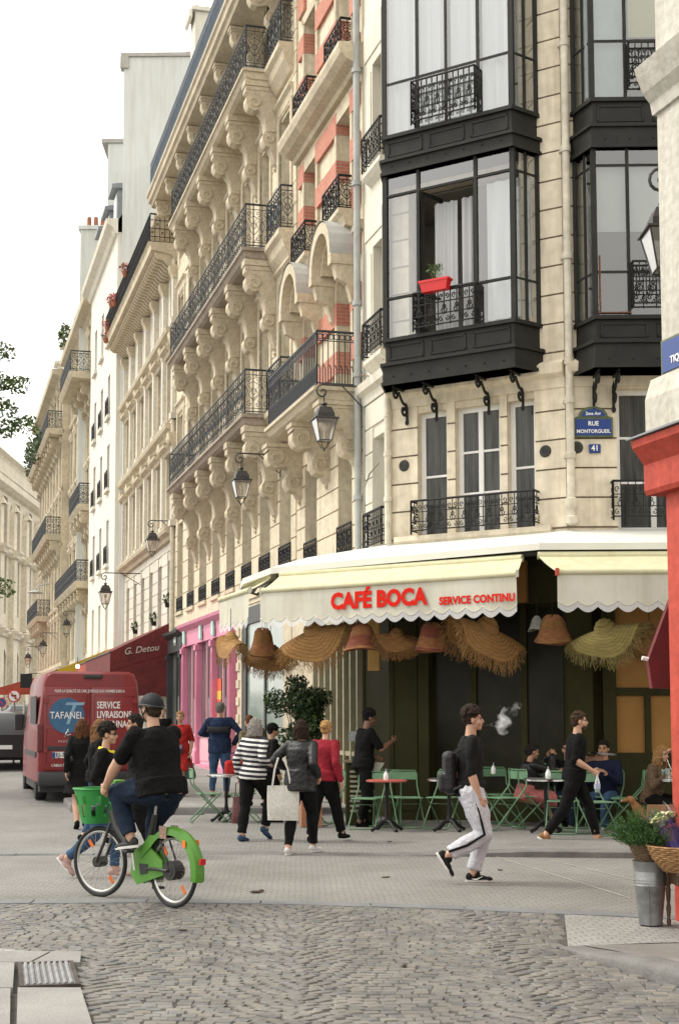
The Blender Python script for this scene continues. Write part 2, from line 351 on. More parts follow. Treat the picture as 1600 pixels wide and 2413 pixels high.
def in_road(x, y):
    if y > bandy(x) - 0.1 or y < 6.8: return False
    if x < -1.1 - (y - 7.85) * 0.21 - (0 if y < 10.1 else (y - 10.1) * 2.4) + (-0.02): return False
    if y < 10.42: return x < kx(y) - 0.12
    return x < 1.93 + (y - 10.42) * 0.135
setts('road', in_road, -5.2, 3.6, 6.8, 13.4, 1.35, 0.086, 0.096, ST, 0.0, 3)
b = MB(); b.quad((-6.5, 5.5, -0.0), (5.5, 5.5, 0), (5.5, 13.6, 0), (-6.5, 13.6, 0)); b.build('road_bed', MORTAR, loc=(0, 0, -0.010))['kind'] = 'structure'
# plaza crossing between the two dark bands
xs = [-14 + i for i in range(29)]
def backy(x): return 17.35 - 0.10 * x if x > -1 else 17.45 + 0.3 * (x + 1) * 0.2
sheet('crossing_paving', [(x, bandy(x)) for x in xs] + [(x, backy(x)) for x in reversed(xs)], 0.002, PLAZA)
def band(name, fy, w_, z, jl=0.95, m=BAND):
    b = MB(); rnd = random.Random(5)
    x = -12.0
    while x < 11:
        x2 = x + jl * rnd.uniform(.85, 1.15) ; g = 0.006
        p = [(x + g, fy(x) - w_), (x2 - g, fy(x2) - w_), (x2 - g, fy(x2)), (x + g, fy(x))]
        z_ = z + rnd.uniform(-.002, .002)
        b.add([(a, c, -0.03) for a, c in p] + [(a, c, z_) for a, c in p], [(0, 3, 2, 1), (4, 5, 6, 7), (0, 1, 5, 4), (1, 2, 6, 5), (2, 3, 7, 6), (3, 0, 4, 7)]); x = x2
    return struct(b.build(name, m))
band('paving_band', bandy, 0.24, 0.006)
# pavement in front of the café: flush on the left, a low kerb on the right
def cafe_h(x, y): return 0.010 + max(0, min(0.07, (x - 1.2) * 0.045))
b = MB(); n = 40
X0c, X1c = -1.6, 9.0
for i in range(n + 1):
    x = X0c + (X1c - X0c) * i / n; yf = backy(x); h = cafe_h(x, 0)
    for (y, z) in ((yf, -0.03), (yf, h - .012), (yf + .015, h), (yf + 0.34, h + .002)): b.v.append((x, y, z))
    if i:
        for q in range(3): a = (i - 1) * 4 + q; b.f.append((a, a + 4, a + 5, a + 1)); b.m.append(0)
struct(b.build('kerb', KERB, smooth=30))
b = MB(); x = -12.0; rnd = random.Random(9)
while x < -1.7:
    x2 = min(x + .95, -1.6); b.box(x + .006, x2 - .006, 17.38, 17.62, -0.03, 0.006); x = x2
struct(b.build('paving_band', BAND))
b = MB(); n = 24
ylist = [None, 19.4, 20.4, 21.6, 23, 24.8]
for i in range(n + 1):
    x = X0c + (X1c - X0c) * i / n
    for y in ylist:
        yy = backy(x) + 0.34 if y is None else y
        b.v.append((x, yy, gz(yy) + cafe_h(x, yy) + 0.001))
    if i:
        for q in range(len(ylist) - 1): a = (i - 1) * 6 + q; b.f.append((a, a + 6, a + 7, a + 1)); b.m.append(0)
struct(b.build('pavement', PLAZA))
# raised pavement along the street, kerb facing the crossing
PV = [(-1.3, 24.55), (-3.35, 24.62), (-3.62, 24.75), (-3.86, 25.1), (-4.30, 27.0), (-3.9, 27.5), (-2.75, 28.1), (-4.35, 34.0), (-6.6, 37.6), (-9.3, 47.5), (-16.6, 76), (-8, 76), (-3, 50), (3, 26), (3, 24.6)]
sheet('pavement', PV, 0.10, SLAB, 1.0, 0.2)
b = MB(); Kp = [(3, 24.5)] + [(x, y - .06) if i < 3 else (x - .06, y) for i, (x, y) in enumerate(PV[:11])]
for (xa, ya), (xb, yb) in zip(Kp, Kp[1:]):
    n = max(1, int(math.hypot(xb - xa, yb - ya) / 1.0))
    for i in range(n):
        p = Vector((xa + (xb - xa) * i / n, ya + (yb - ya) * i / n, 0)); q = Vector((xa + (xb - xa) * (i + 1) / n, ya + (yb - ya) * (i + 1) / n, 0))
        d = (q - p).normalized(); nn = Vector((-d.y, d.x, 0)) * 0.09; p += d * .004; q -= d * .004
        prof = [(-1, -.05), (-1, .09), (-.85, .112), (1, .112), (1, -.05)]
        vs = [(p.x + nn.x * -a, p.y + nn.y * -a, gz(p.y) + z) for a, z in prof] + [(q.x + nn.x * -a, q.y + nn.y * -a, gz(q.y) + z) for a, z in prof]
        b.add(vs, [(j, (j + 1) % 5, 5 + (j + 1) % 5, 5 + j) for j in range(5)] + [(4, 3, 2, 1, 0), (5, 6, 7, 8, 9)])
struct(b.build('kerb', KERB, smooth=35))
# near right: pale sett ramp, slab pavement and its rounded kerb
sheet('ramp_paving', [(1.96, 10.47), (2.62, 10.62), (6.5, 11.05), (7.5, 12.6), (2.35, 12.75)], 0.0, LIGHTS)
b = MB(); rnd = random.Random(4)
P = [(3.75, 6.9), (3.05, 7.95), (2.69, 8.66), (2.42, 9.25), (2.19, 9.95), (2.07, 10.47)]
b.add([(x, y, 0.085 * min(1, max(0, (10.5 - y) / 1.0)) + .004) for x, y in P] + [(7.5, 11.1, .02), (8, 6.9, .085)], [tuple(range(8))])
struct(b.build('pavement', mat('pavement_slab', (0.25, 0.235, 0.215), 0.8, 0.16, 1.4, 0.3, 50, fine=50.0)))
b = MB(); kp = []
for (xa, ya), (xb, yb) in zip(KX, KX[1:]):
    for i in range(4): kp.append((xa + (xb - xa) * i / 4, ya + (yb - ya) * i / 4))
for i, (x, y) in enumerate(kp):
    q = kp[min(i + 1, len(kp) - 1)]; p_ = kp[max(i - 1, 0)]; d = Vector((q[0] - p_[0], q[1] - p_[1])).normalized(); nn = Vector((-d.y, d.x))
    h = 0.10 * min(1, max(0.08, (10.45 - y) / 1.1))
    for (a, z) in ((-.10, -.03), (-.10, h * .5), (-.075, h * .86), (-.03, h), (.09, h)):
        b.v.append((x + nn.x * a, y + nn.y * a, z))
    if i:
        for q in range(4): a = (i - 1) * 5 + q; b.f.append((a, a + 5, a + 6, a + 1)); b.m.append(0)
struct(b.build('kerb', KERB, smooth=60))
# near left: granite slabs round a ribbed drain cover
b = MB()
for (p) in [[(-4.2, 9.68), (-1.80, 9.63), (-1.74, 10.06), (-4.2, 10.2)], [(-4.2, 8.75), (-1.73, 8.72), (-1.90, 9.62), (-4.2, 9.66)], [(-4.2, 6.9), (-1.38, 6.9), (-1.74, 8.70), (-4.2, 8.73)],
            [(-1.35, 6.9), (-0.93, 6.9), (-1.32, 8.72), (-1.70, 8.72)], [(-1.78, 9.63), (-1.46, 9.61), (-1.52, 10.05), (-1.72, 10.06)], [(-4.3, 8.0), (-4.25, 8.0), (-4.25, 8.1), (-4.3, 8.1)]]:
    k = len(p); b.add([(x, y, -.03) for x, y in p] + [(x, y, 0.03) for x, y in p], [(i, (i + 1) % k, k + (i + 1) % k, k + i) for i in range(k)] + [tuple(range(k, 2 * k))])
struct(b.build('pavement', SLAB))
sheet('pavement', [(-4.6, 10.22), (-1.58, 10.09), (-3.0, 10.7), (-4.6, 11.2)], 0.004, LIGHTS)
t = thing('drain_cover', 'ribbed grey metal drain cover set in the granite slabs at the near left corner', 'drain cover', (-1.60, 9.19, 0.016), radians(12))
b = MB(); b.box(-.155, .155, -.40, .40, 0, .012)
for i in range(8): b.cyl((-.133 + i * .038, -.39, .014), (-.133 + i * .038, .39, .014), .014, n=8)
b.build('lid', mat('worn_steel', (0.33, 0.33, 0.33), 0.45, 0.25, 8, metal=0.5), t, smooth=40)
b = MB(); b.box(-.185, -.155, -.43, .43, 0, .02); b.box(.155, .18, -.43, .43, 0, .02); b.box(-.155, .155, .40, .43, 0, .02); b.box(-.155, .155, -.43, -.40, 0, .02); b.build('frame', mat('rusty_steel', (0.07, 0.055, 0.045), 0.8, 0.3, 9), t)
b = MB(); b.ell((0, 0, 0.01), (.07, .03, .012), 8, 5); b.ell((.05, .01, 0.015), (.03, .02, .015), 8, 5)
tag(b.build('crumpled_scrap', mat('dry_leaf', (0.10, 0.07, 0.045), 0.9, 0.3, 20), loc=(-0.40, 13.6, 0.006), rot=0.3), 'small brown crumpled scrap lying on the paving in the middle of the crossing', 'scrap')

# pale joint lines crossing the plaza on the right, patches of newer paving
b = MB(); jw = .018
for (xa, ya), (xb, yb) in ((( 2.35, 17.2), (3.05, 13.2)), ((2.95, 16.7), (3.75, 13.4)), ((1.15, 18.2), (1.32, 17.3))):
    d = Vector((yb - ya, xa - xb)).normalized() * jw / 2 * -1; b.quad((xa - d.x, ya - d.y, 0), (xb - d.x, yb - d.y, 0), (xb + d.x, yb + d.y, 0), (xa + d.x, ya + d.y, 0))
o_ = struct(b.build('paving_joint', mat('pale_mortar_line', (.50, .47, .40), .9, .2, 8))); o_.location.z = .0065
rnd = random.Random(12)
for k, (x, y, s_) in enumerate(((.9, 14.9, .05), (-2.6, 16.2, .04), (2.2, 15.6, .035), (-.9, 11.2, .04), (.7, 9.6, .035), (1.2, 19.0, .04))):
    b = MB(); b.ell((0, 0, .006), (s_, s_ * .6, .006), 7, 4); b.ell((s_ * .6, s_ * .3, .008), (s_ * .4, s_ * .3, .008), 6, 4)
    tag(b.build('dry_leaf', MATS['dry_leaf'], loc=(x, y, gz(y) + (.004 if y < 17 else .02)), rot=k * 1.1), ('dead leaf scrap on the paving left of the smoker\'s feet', 'dead leaf scrap on the road beyond the bicycle', 'dead leaf scrap on the paving right of the white trousers', 'dead leaf scrap on the cobbles below the bicycle', 'dead leaf scrap on the cobbles at the bottom middle', 'dead leaf scrap under the tables')[k], 'leaf')
# ================================================================ BUILDING KIT (local x along the front, y into the building, z up)
class Fr:
    """front frame: origin, heading; U(x) = where photo column x meets the wall plane shifted out by w"""
    def __init__(s, ox, oy, rz, oz=0.0): s.o = Vector((ox, oy, oz)); s.rz = rz; s.u = Vector((cos(rz), sin(rz))); s.n = Vector((-sin(rz), cos(rz)))
    def U(s, x, wd=0.0):
        a = (x - PX) / FPX * 0.9966                # X = a*Y
        o = Vector((s.o.x, s.o.y)) - s.n * wd
        return (a * o.y - o.x) / (s.u.x - a * s.u.y)
    def L(s, X, Y): d = Vector((X - s.o.x, Y - s.o.y)); return d.dot(s.u), d.dot(s.n)
    def Wd(s, u, v, z=0): p = s.o + Vector((s.u.x, s.u.y, 0)) * u + Vector((s.n.x, s.n.y, 0)) * v; p.z += z; return p
def wallgrid(b, x0, x1, z0, z1, ops, depth=0.3, y=0.0, back=True):
    xs = sorted({x0, x1, *[v for o in ops for v in o[:2] if x0 < v < x1]}); zs = sorted({z0, z1, *[v for o in ops for v in o[2:4] if z0 < v < z1]})
    for i in range(len(xs) - 1):
        for j in range(len(zs) - 1):
            cx, cz = (xs[i] + xs[i + 1]) / 2, (zs[j] + zs[j + 1]) / 2
            if any(o[0] < cx < o[1] and o[2] < cz < o[3] for o in ops): continue
            b.quad((xs[i], y, zs[j]), (xs[i + 1], y, zs[j]), (xs[i + 1], y, zs[j + 1]), (xs[i], y, zs[j + 1]))
    for (a, c, e, f) in [o[:4] for o in ops]:
        d = y + depth
        b.quad((a, y, e), (a, d, e), (a, d, f), (a, y, f)); b.quad((c, y, e), (c, y, f), (c, d, f), (c, d, e))
        b.quad((a, y, f), (a, d, f), (c, d, f), (c, y, f)); b.quad((a, y, e), (c, y, e), (c, d, e), (a, d, e))
def shell(b, x0, x1, z0, z1, dep, side0=True, side1=True, roof=True):
    if side0: b.quad((x0, 0, z0), (x0, 0, z1), (x0, dep, z1), (x0, dep, z0))
    if side1: b.quad((x1, 0, z0), (x1, dep, z0), (x1, dep, z1), (x1, 0, z1))
    b.quad((x0, dep, z0), (x0, dep, z1), (x1, dep, z1), (x1, dep, z0))
    if roof: b.quad((x0, 0, z1), (x1, 0, z1), (x1, dep, z1), (x0, dep, z1))
def courses(b, x0, x1, z0, z1, h, gap, proud, ops, y=0.0, margin=0.0):
    """ashlar courses standing proud of the joint plane, cut at the openings"""
    z = z0
    while z < z1 - 0.05:
        za, zb = z + gap / 2, min(z + h, z1) - gap / 2; cuts = sorted([(o[0] - margin, o[1] + margin) for o in ops if o[2] < zb - .03 and o[3] > za + .03]); x = x0
        for a, c in cuts + [(x1, x1)]:
            a = min(a, x1)
            if a - x > 0.04: b.box(x, a, y - proud, y + .004, za, zb)
            x = max(x, c)
        z += h
_W = {}
def window(parent, x, z, w_, h, y=0.28, style='cas', name='window'):
    key = (round(w_, 2), round(h, 2), style)
    if key not in _W:
        b = MB(); g = MB(); fr = 0.075; m = (WHITEP, PANE)
        if style == 'shut':
            m = (SHUT, SHUT)
            for i in range(2): b.box(i * w_ / 2 + .008, (i + 1) * w_ / 2 - .008, -.03, .03, 0.02, h - .02)
            g.box(.01, w_ - .01, .035, .04, .02, h - .02)
        else:
            b.box(0, fr, -.03, .04, 0, h); b.box(w_ - fr, w_, -.03, .04, 0, h); b.box(fr, w_ - fr, -.03, .04, h - fr, h); b.box(fr, w_ - fr, -.03, .04, 0, .12)
            if style in ('cas', 'tall'): b.box(w_ / 2 - .04, w_ / 2 + .04, -.04, .035, .12, h - fr)
            for q in ((1, 2) if style in ('tall', 'cas') else (1,)):
                zc = .12 + (h - .17) * q / (3 if style != 'one' else 2); b.box(fr, w_ - fr, -.025, .03, zc - .018, zc + .018)
            g.quad((.01, .0, .01), (w_ - .01, .0, .01), (w_ - .01, .0, h - .01), (.01, .0, h - .01))
        _W[key] = (b.mesh(name + '_frame', m[0]), g.mesh('pane', m[1]))
    f = put('shutter' if style == 'shut' else name, _W[key][0], parent, (x, y, z))
    put('backing' if style == 'shut' else 'pane', _W[key][1], f)
    return f
def spiral(cx, cz, r, turns, a0, dr=1, n=12, r1=0.12):
    return [(cx + r * (1 - (1 - r1) * i / n) * cos(a0 + dr * turns * 2 * pi * i / n), cz + r * (1 - (1 - r1) * i / n) * sin(a0 + dr * turns * 2 * pi * i / n)) for i in range(n + 1)]
def motif(style, w_, h):
    L = []
    if style == 'ornate':
        L += [[(w_ / 2, 0), (w_ / 2, h)], [(0, 0), (0, h)]]
        for s in (-1, 1):
            c = w_ / 2
            L.append(spiral(c + s * w_ * .24, h * .20, w_ * .20, 1.2, pi / 2 if s > 0 else pi / 2, -s, 9)); L.append(spiral(c + s * w_ * .24, h * .80, w_ * .18, 1.2, -pi / 2, s, 9))
            L.append([(c, h * .28), (c + s * w_ * .3, h * .42), (c + s * w_ * .12, h * .56), (c + s * w_ * .36, h * .66), (c, h * .74)])
            L.append([(c + s * w_ * .5, h * .34), (c + s * w_ * .34, h * .5), (c + s * w_ * .5, h * .64)])
        L.append([(w_ / 2 + .05 * cos(a), h * .5 + .07 * sin(a)) for a in [k * pi / 4 for k in range(9)]])
        L.append([(0, h * .9), (w_, h * .9)]); L.append([(0, h * .1), (w_, h * .1)])
    elif style == 'bars':
        n = 4
        for i in range(n):
            L.append([(w_ * i / n, 0), (w_ * i / n, h)])
        L.append([(0, h * .84), (w_, h * .84)])
        for i in range(n): L.append([(w_ * (i + .5) / n + .045 * cos(a), h * .92 + .05 * sin(a)) for a in [k * pi / 4 for k in range(9)]]); L.append([(w_ * (i + .5) / n, 0), (w_ * (i + .5) / n, h * .3), (w_ * (i + .2) / n, h * .38)])
    elif style == 'grid':
        for i in range(2): L.append([(w_ * i / 2, 0), (w_ * i / 2, h)])
        for q in (.2, .5, .8): L.append([(0, h * q), (w_, h * q)])
        L.append([(w_ * .25 + .03 * cos(a), h * .35 + .03 * sin(a)) for a in [k * pi / 3 for k in range(7)]]); L.append([(w_ * .75 + .03 * cos(a), h * .65 + .03 * sin(a)) for a in [k * pi / 3 for k in range(7)]])
    elif style == 'cafe':
        L += [[(0, 0), (0, h)], [(w_ / 2, h * .3), (w_ / 2, h)]]
        for s in (-1, 1):
            L.append(spiral(w_ / 2 + s * w_ * .22, h * .82, w_ * .2, 1.1, -pi / 2, s, 9)); L.append(spiral(w_ / 2 + s * w_ * .24, h * .16, w_ * .2, 1.1, pi / 2, -s, 9))
            L.append([(w_ / 2, h * .5), (w_ / 2 + s * w_ * .22, h * .42), (w_ / 2 + s * w_ * .1, h * .3)])
        L.append([(0, h * .66), (w_, h * .66)]); L.append([(0, h * .33), (w_, h * .33)])
        L.append([(w_ / 2 + .03 * cos(a), h * .52 + .03 * sin(a)) for a in [k * pi / 3 for k in range(7)]])
    return L
def rail(b, P, z0, h, style='ornate', cell=0.42, r=0.010, top=0.025):
    """iron railing along the plan polyline P (local x,y)"""
    for (xa, ya), (xb, yb) in zip(P, P[1:]):
        ln = math.hypot(xb - xa, yb - ya); n = max(1, round(ln / cell)); w_ = ln / n; dx, dy = (xb - xa) / ln, (yb - ya) / ln
        f = lambda s, z: (xa + dx * s, ya + dy * s, z0 + z)
        b.tube([f(0, h), f(ln, h)], top, 6, flat=.7); b.tube([f(0, .04), f(ln, .04)], .014, 4)
        for e in (0, ln): b.tube([f(e, -.02), f(e, h)], .016, 5)
        M_ = motif(style, w_, h - .04)
        for i in range(n):
            for Ln in M_: b.tube([f(s + i * w_, z + .02) for s, z in Ln], r, 3 if len(Ln) > 3 else 4, caps=False)
def console_mesh(d, h, w_, mt, fancy=1.0):
    """S scroll bracket, top at z=0, projecting d, hanging h"""
    b = MB(); out = [(0, 0), (d, 0), (d, -.10 * h), (d * 1.0, -.14 * h)]
    c1 = (d * .74, -.25 * h); r1 = .26 * d
    out += [(c1[0] + r1 * cos(a), c1[1] + r1 * sin(a) * 1.1) for a in [radians(q) for q in (50, 20, -15, -50, -85, -120)]]
    out += [(d * .46, -.42 * h), (d * .40, -.52 * h)]
    c2 = (d * .30, -.68 * h); r2 = .20 * d
    out += [(c2[0] + r2 * cos(a), c2[1] + r2 * sin(a) * 1.3) for a in [radians(q) for q in (60, 20, -20, -60, -95)]]
    out += [(d * .20, -.86 * h), (d * .13, -.95 * h), (0, -h)]
    b.prism(out, -w_ / 2, w_ / 2, lambda a, c, t: (t, -a, c))
    b.box(-w_ * .62, w_ * .62, -d * 1.03, 0, -.07 * h, -.001); b.box(-w_ * .55, w_ * .55, -d * .98, 0, -.12 * h, -.075 * h)
    for s in (-1, 1):
        for (cx, cz, r) in ((c1[0], c1[1], r1), (c2[0], c2[1], r2)):
            pts = [(s * w_ * .52, -x, z) for x, z in spiral(cx, cz, r * .92, 1.3, pi / 2, 1, 12)]
            b.tube(pts, .022 * fancy, 5)
    b.box(-w_ * .58, w_ * .58, -d * .36, 0, -.60 * h, -.56 * h)
    b.lathe([(0.0, -h - .10), (.05, -h - .03), (.02, -h + .03), (.07, -h + .09), (0.04, -h + .12)], (0, -d * .07, 0), 8)
    return b.mesh('console', mt, 35)
CORN = [(0, 0), (0, -.42), (.06, -.42), (.08, -.32), (.16, -.28), (.20, -.16), (.34, -.12), (.36, -.02), (.40, 0)]
def scaled(prof, a, c): return [(x * a, z * c) for x, z in prof]
def building(name, label, fr, cat='building', group=None): return thing(name, label, cat, (fr.o.x, fr.o.y, fr.o.z), fr.rz, group)
TH = atan2(-1, .2553)                                # heading of the street fronts, far end -> near end
def SF(Y): return Fr(7.47 - .2553 * Y, Y, TH)
def slab(b, x0, x1, d, z, t=0.16, ret=True):
    """balcony slab with moulded nose, sides returned"""
    pr = [(0, 0), (d, 0), (d + .05, -.03), (d + .05, -.09), (d, -.11), (d - .05, -.2), (d - .14, -.25), (0, -.25)]
    b.mold(x0, x1, pr)
    if ret:
        for x, s in ((x0, -1), (x1, 1)): b.box(min(x, x + s * .05), max(x, x + s * .05), -d - .04, 0, z * 0 - .09, -.03)

# ================================================================ LONG HAUSSMANN FRONT (three stone balconies)
f3 = SF(44.6); L3 = 15.75
B3 = building('apartment_building', 'long cream stone apartment building with three iron balconies on scrolled consoles, above the pink shopfront', f3)
wr = [15.3 - k * 1.95 for k in range(8)]; F3 = [(4.95, 7.75), (8.45, 11.15), (12.3, 15.0), (16.25, 17.75)]
ops = [(u - 1.05, u, a, c) for u in wr for a, c in F3]
b = MB(); wallgrid(b, 0, L3, 4.4, 18.5, ops, .34); shell(b, 0, L3, -0.5, 18.5, 12, True, True, False)
b.quad((0, 0.02, -.5), (L3, 0.02, -.5), (L3, 0.02, 4.4), (0, 0.02, 4.4))
b.build('wall', STONE, B3)
b = MB(); courses(b, 0.02, L3 - .02, 4.5, 18.0, 0.48, 0.03, 0.035, ops, margin=0.0); b.build('ashlar_facing', STONE, B3)
for u in wr:
    for a, c in F3: window(B3, u - 1.05, a, 1.05, c - a, .30, 'shut' if (a < 8 or random.random() < .55) else 'tall')
b = MB()
for u in wr:
    for a, c in F3[1:3]:
        b.mold(u - 1.25, u + .2, [(0, c + .12), (.05, c + .12), (.07, c + .3), (.14, c + .36), (.14, c + .42), (0, c + .42)])
        b.box(u - 1.2, u - 1.05, -.07, 0, a, c + .12); b.box(u, u + .15, -.07, 0, a, c + .12); b.cut('window_surround', STONE2, B3)
    b.mold(u - 1.2, u + .15, [(0, 17.76), (.04, 17.76), (.05, 17.86), (0, 17.86)]); b.cut('window_surround', STONE2, B3)
bu0, bu1 = f3.U(393, .8), f3.U(573, .8); D3 = .82
cons3 = {z: console_mesh(D3 * .94, 2.05 if z != 16.3 else 1.95, .30, STONE2) for z in (8.38, 12.15, 16.3)}
for z in (8.38, 12.15, 16.3):
    bal = thing('balcony', None, None) if False else None
    s = MB(); s.X = Matrix.Translation((0, 0, z)); slab(s, bu0, bu1, D3, z)
    s.mi = 1; s.box(bu0 + .02, bu1 - .02, -D3 + .06, -.0, .0, .02)
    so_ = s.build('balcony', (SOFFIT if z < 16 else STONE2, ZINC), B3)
    r = MB(); r.X = Matrix.Translation((0, 0, z + .02)); rail(r, [(bu0 + .05, 0), (bu0 + .05, -D3 + .05), (bu1 - .05, -D3 + .05), (bu1 - .05, 0)], 0, .98, 'ornate', .40, .0085)
    r.build('railing', IRONB, so_)
    for k in range(8):
        for q in (-1.42,):
            u = wr[k] + q
            if bu0 < u - .1 and u + .1 < bu1: put('console', cons3[z], B3, (u, 0, z - .25))
    # end bay with its own little balcony
    s = MB(); s.X = Matrix.Translation((0, 0, z)); u = wr[0]; s.mold(u - 1.2, u + .2, [(0, 0), (.36, 0), (.36, -.12), (.28, -.2), (.24, -.38), (.1, -.62), (0, -.66)]); so_ = s.build('window_ledge', STONE2, B3)
    r = MB(); r.X = Matrix.Translation((0, 0, z + .01)); rail(r, [(u - 1.15, 0), (u - 1.15, -.3), (u + .15, -.3), (u + .15, 0)], 0, .95, 'ornate', .36, .011); r.build('railing', IRONB, so_)
for u in wr:
    s = MB(); s.mold(u - 1.12, u + .07, [(0, 4.95), (.1, 4.95), (.1, 4.85), (0, 4.82)]); so_ = s.build('window_ledge', STONE2, B3)
    r = MB(); rail(r, [(u - 1.05, -.05), (u, -.05)], 4.96, .42, 'ornate', .35, .012); r.build('railing', IRON, so_)
# cornice, modillions, roof balcony, mansard
b = MB(); b.mold(-.05, L3, [(0, 18.5), (0, 17.92), (.08, 17.92), (.1, 18.02), (.3, 18.06), (.85, 18.1), (.88, 18.2), (.95, 18.24), (.97, 18.38), (1.02, 18.42), (1.02, 18.5)]); b.build('cornice', STONE2, B3)
cm = console_mesh(.8, 1.0, .24, STONE2)
for k in range(9):
    u = .65 + k * 1.95
    if u < L3 - .2: put('console', cm, B3, (u, 0, 18.06))
r = MB(); rail(r, [(0.1, -.9), (L3 - .05, -.9)], 18.5, .98, 'bars', .55, .016, .03); r.build('roof_railing', mat('blue_grey_iron', (0.10, 0.13, 0.165), .5, .15), B3)
b = MB(); b.quad((0, .2, 18.5), (L3, .2, 18.5), (L3, 1.6, 22.2), (0, 1.6, 22.2)); b.quad((0, 1.6, 22.2), (L3, 1.6, 22.2), (L3, 7, 23.4), (0, 7, 23.4)); b.quad((0, 7, 23.4), (L3, 7, 23.4), (L3, 12, 22), (0, 12, 22))
b.add([(0, .2, 18.5), (0, 1.6, 22.2), (0, 7, 23.4), (0, 12, 22), (0, 12, 18.5)], [(0, 1, 2, 3, 4)]); b.add([(L3, .2, 18.5), (L3, 1.6, 22.2), (L3, 7, 23.4), (L3, 12, 22), (L3, 12, 18.5)], [(4, 3, 2, 1, 0)])
b.box(0, L3, -.98, .2, 18.46, 18.505)
rf = b.build('roof', ZINC, B3)
for cu, ht in ((.9, 24.2), (9.5, 23.9)):
    c = MB(); c.bbox(cu - .4, cu + .4, .3, 1.7, 18.6, ht, .02); c.mold(cu - .48, cu + .48, [(-.2, ht - .0), (-.2, ht - .28), (-.12, ht - .2), (-.1, ht - .0)]); c.box(cu - .5, cu + .5, .18, 1.82, ht, ht + .12)
    for k in range(4): c.cyl((cu - .2 + .0 * k, .45 + k * .35, ht + .1), (cu - .2, .45 + k * .35, ht + .5), .1, .08, 10)
    c.build('chimney', STONEW, rf)
# shopfronts on its ground floor
PINK = mat('pink_shopfront_paint', (0.68, 0.235, 0.355), 0.5, 0.08, 2)
PINKL = mat('light_pink_paint', (0.72, 0.40, 0.46), 0.45, 0.06, 2)
DARKF = mat('dark_shopfront_paint', (0.035, 0.04, 0.042), 0.45, 0.15, 2)
pu0, pu1 = f3.U(449), f3.U(566)
def shopfront(parent, x0, x1, z1, mt, bays, gname='shopfront', fas=.62, mt2=None, zb=.62, base=.15):
    b = MB(); y = -.22
    n = bays; pw = .22
    for i in range(n + 1):
        xc = x0 + (x1 - x0 - pw) * i / n
        b.box(xc, xc + pw, y - .06, .0, base, z1 - fas); b.box(xc - .03, xc + pw + .03, y - .10, 0, base, base + .35); b.box(xc - .03, xc + pw + .03, y - .11, 0, z1 - fas - .2, z1 - fas - .05)
        b.box(xc + .07, xc + pw - .07, y - .08, y - .06, base + .45, z1 - fas - .35)
    b.mold(x0, x1, [(0, z1 - fas), (.26, z1 - fas), (.26, z1 - .2), (.32, z1 - .16), (.42, z1 - .08), (.44, z1), (0, z1)])
    b.box(x0, x1, y - .08, 0, base - .3, base)
    b.build('shopfront', mt, parent)
    for i in range(n):
        xa = x0 + (x1 - x0 - pw) * i / n + pw; xb = x0 + (x1 - x0 - pw) * (i + 1) / n
        p = MB(); p.box(xa, xb, y + .04, 0, base, base + zb); p.box(xa + .12, xb - .12, y + .02, y + .04, base + .1, base + zb - .1); p.box(xa, xb, y + .0, y + .09, base + zb, base + zb + .06)
        p.box((xa + xb) / 2 - .025, (xa + xb) / 2 + .025, y + .03, y + .08, base + zb, z1 - fas)
        p.build('shop_window', mt2 or mt, parent)
        g = MB(); g.quad((xa, y + .1, base + zb), (xb, y + .1, base + zb), (xb, y + .1, z1 - fas), (xa, y + .1, z1 - fas)); g.build('shop_pane', SHOPG, parent)
SHOPG = mat('shop_glass', (0.05, 0.055, 0.055), 0.05, 0.5, 1.0, spec=0.8, col2=(0.16, 0.15, 0.14))
shopfront(B3, pu0, pu1, 4.38, PINK, 3, mt2=PINKL, base=.42, zb=.75)
for u_, rz_ in ((pu0 + .55, 0), (pu0 + 3.2, 0), (pu0 + 5.0, 0)):
    b = MB(); b.bbox(u_ - .12, u_ + .12, -.34, -.27, 3.86, 4.2, .02); b.bbox(u_ + .02, u_ + .2, -.35, -.28, 3.8, 4.05, .02); b.build('sign_emblem', mat('mint_sign', (0.45, 0.68, 0.60), .5, .05), B3)
b = MB(); b.box(pu0 + 4.6, pu0 + 5.3, -.14, -.13, 1.6, 2.7); b.build('window_poster', banded('orange_red_poster', (0.75, 0.10, 0.03), (0.85, 0.5, 0.05), lambda N, L, o: math_node(N, L, 'GREATER_THAN', math_node(N, L, 'SINE', math_node(N, L, 'MULTIPLY', o[2], 9.0)), .55), .5), B3)
shopfront(B3, f3.U(413), f3.U(447), 4.3, DARKF, 1, base=.40)
text('lettering', '44', .42, mat('pale_grey_letters', (.5, .52, .5), .6, 0), B3, facing((f3.U(413) + f3.U(447)) / 2 + .3, -.30, 4.0), .02)
# stone door bay between the pink shop and the café
b = MB(); d0 = f3.U(570); b.box(d0, d0 + .5, -.12, 0, -.2, 4.2); b.cut('pier', STONE2, B3); b.box(L3 - .7, L3, -.14, 0, -.2, 4.2)
b.cut('pier', STONE2, B3)
for k in range(9): b.box(d0 - .03, d0 + .3, -.15, -.122, .3 + k * .42, .5 + k * .42); b.cut('quoin', STONE2, B3)
b = MB(); b.box(d0 + .9, L3 - .75, -.05, -.03, .3, 3.9); b.build('glazed_door', mat('greenish_glass', (0.20, 0.26, 0.23), .08, .3, 1.2, col2=(.33, .37, .33)), B3)
b = MB(); b.box(d0 + .5, d0 + .9, -.10, 0, -.2, 4.2); b.box(L3 - 1.6, L3 - .75, -.1, 0, -.2, 4.2) if False else None; b.box((d0 + .9 + L3 - .75) / 2 - .06, (d0 + .9 + L3 - .75) / 2 + .06, -.09, -.05, 0, 3.9); b.box(d0 + .9, L3 - .75, -.1, -.0, 3.9, 4.3)
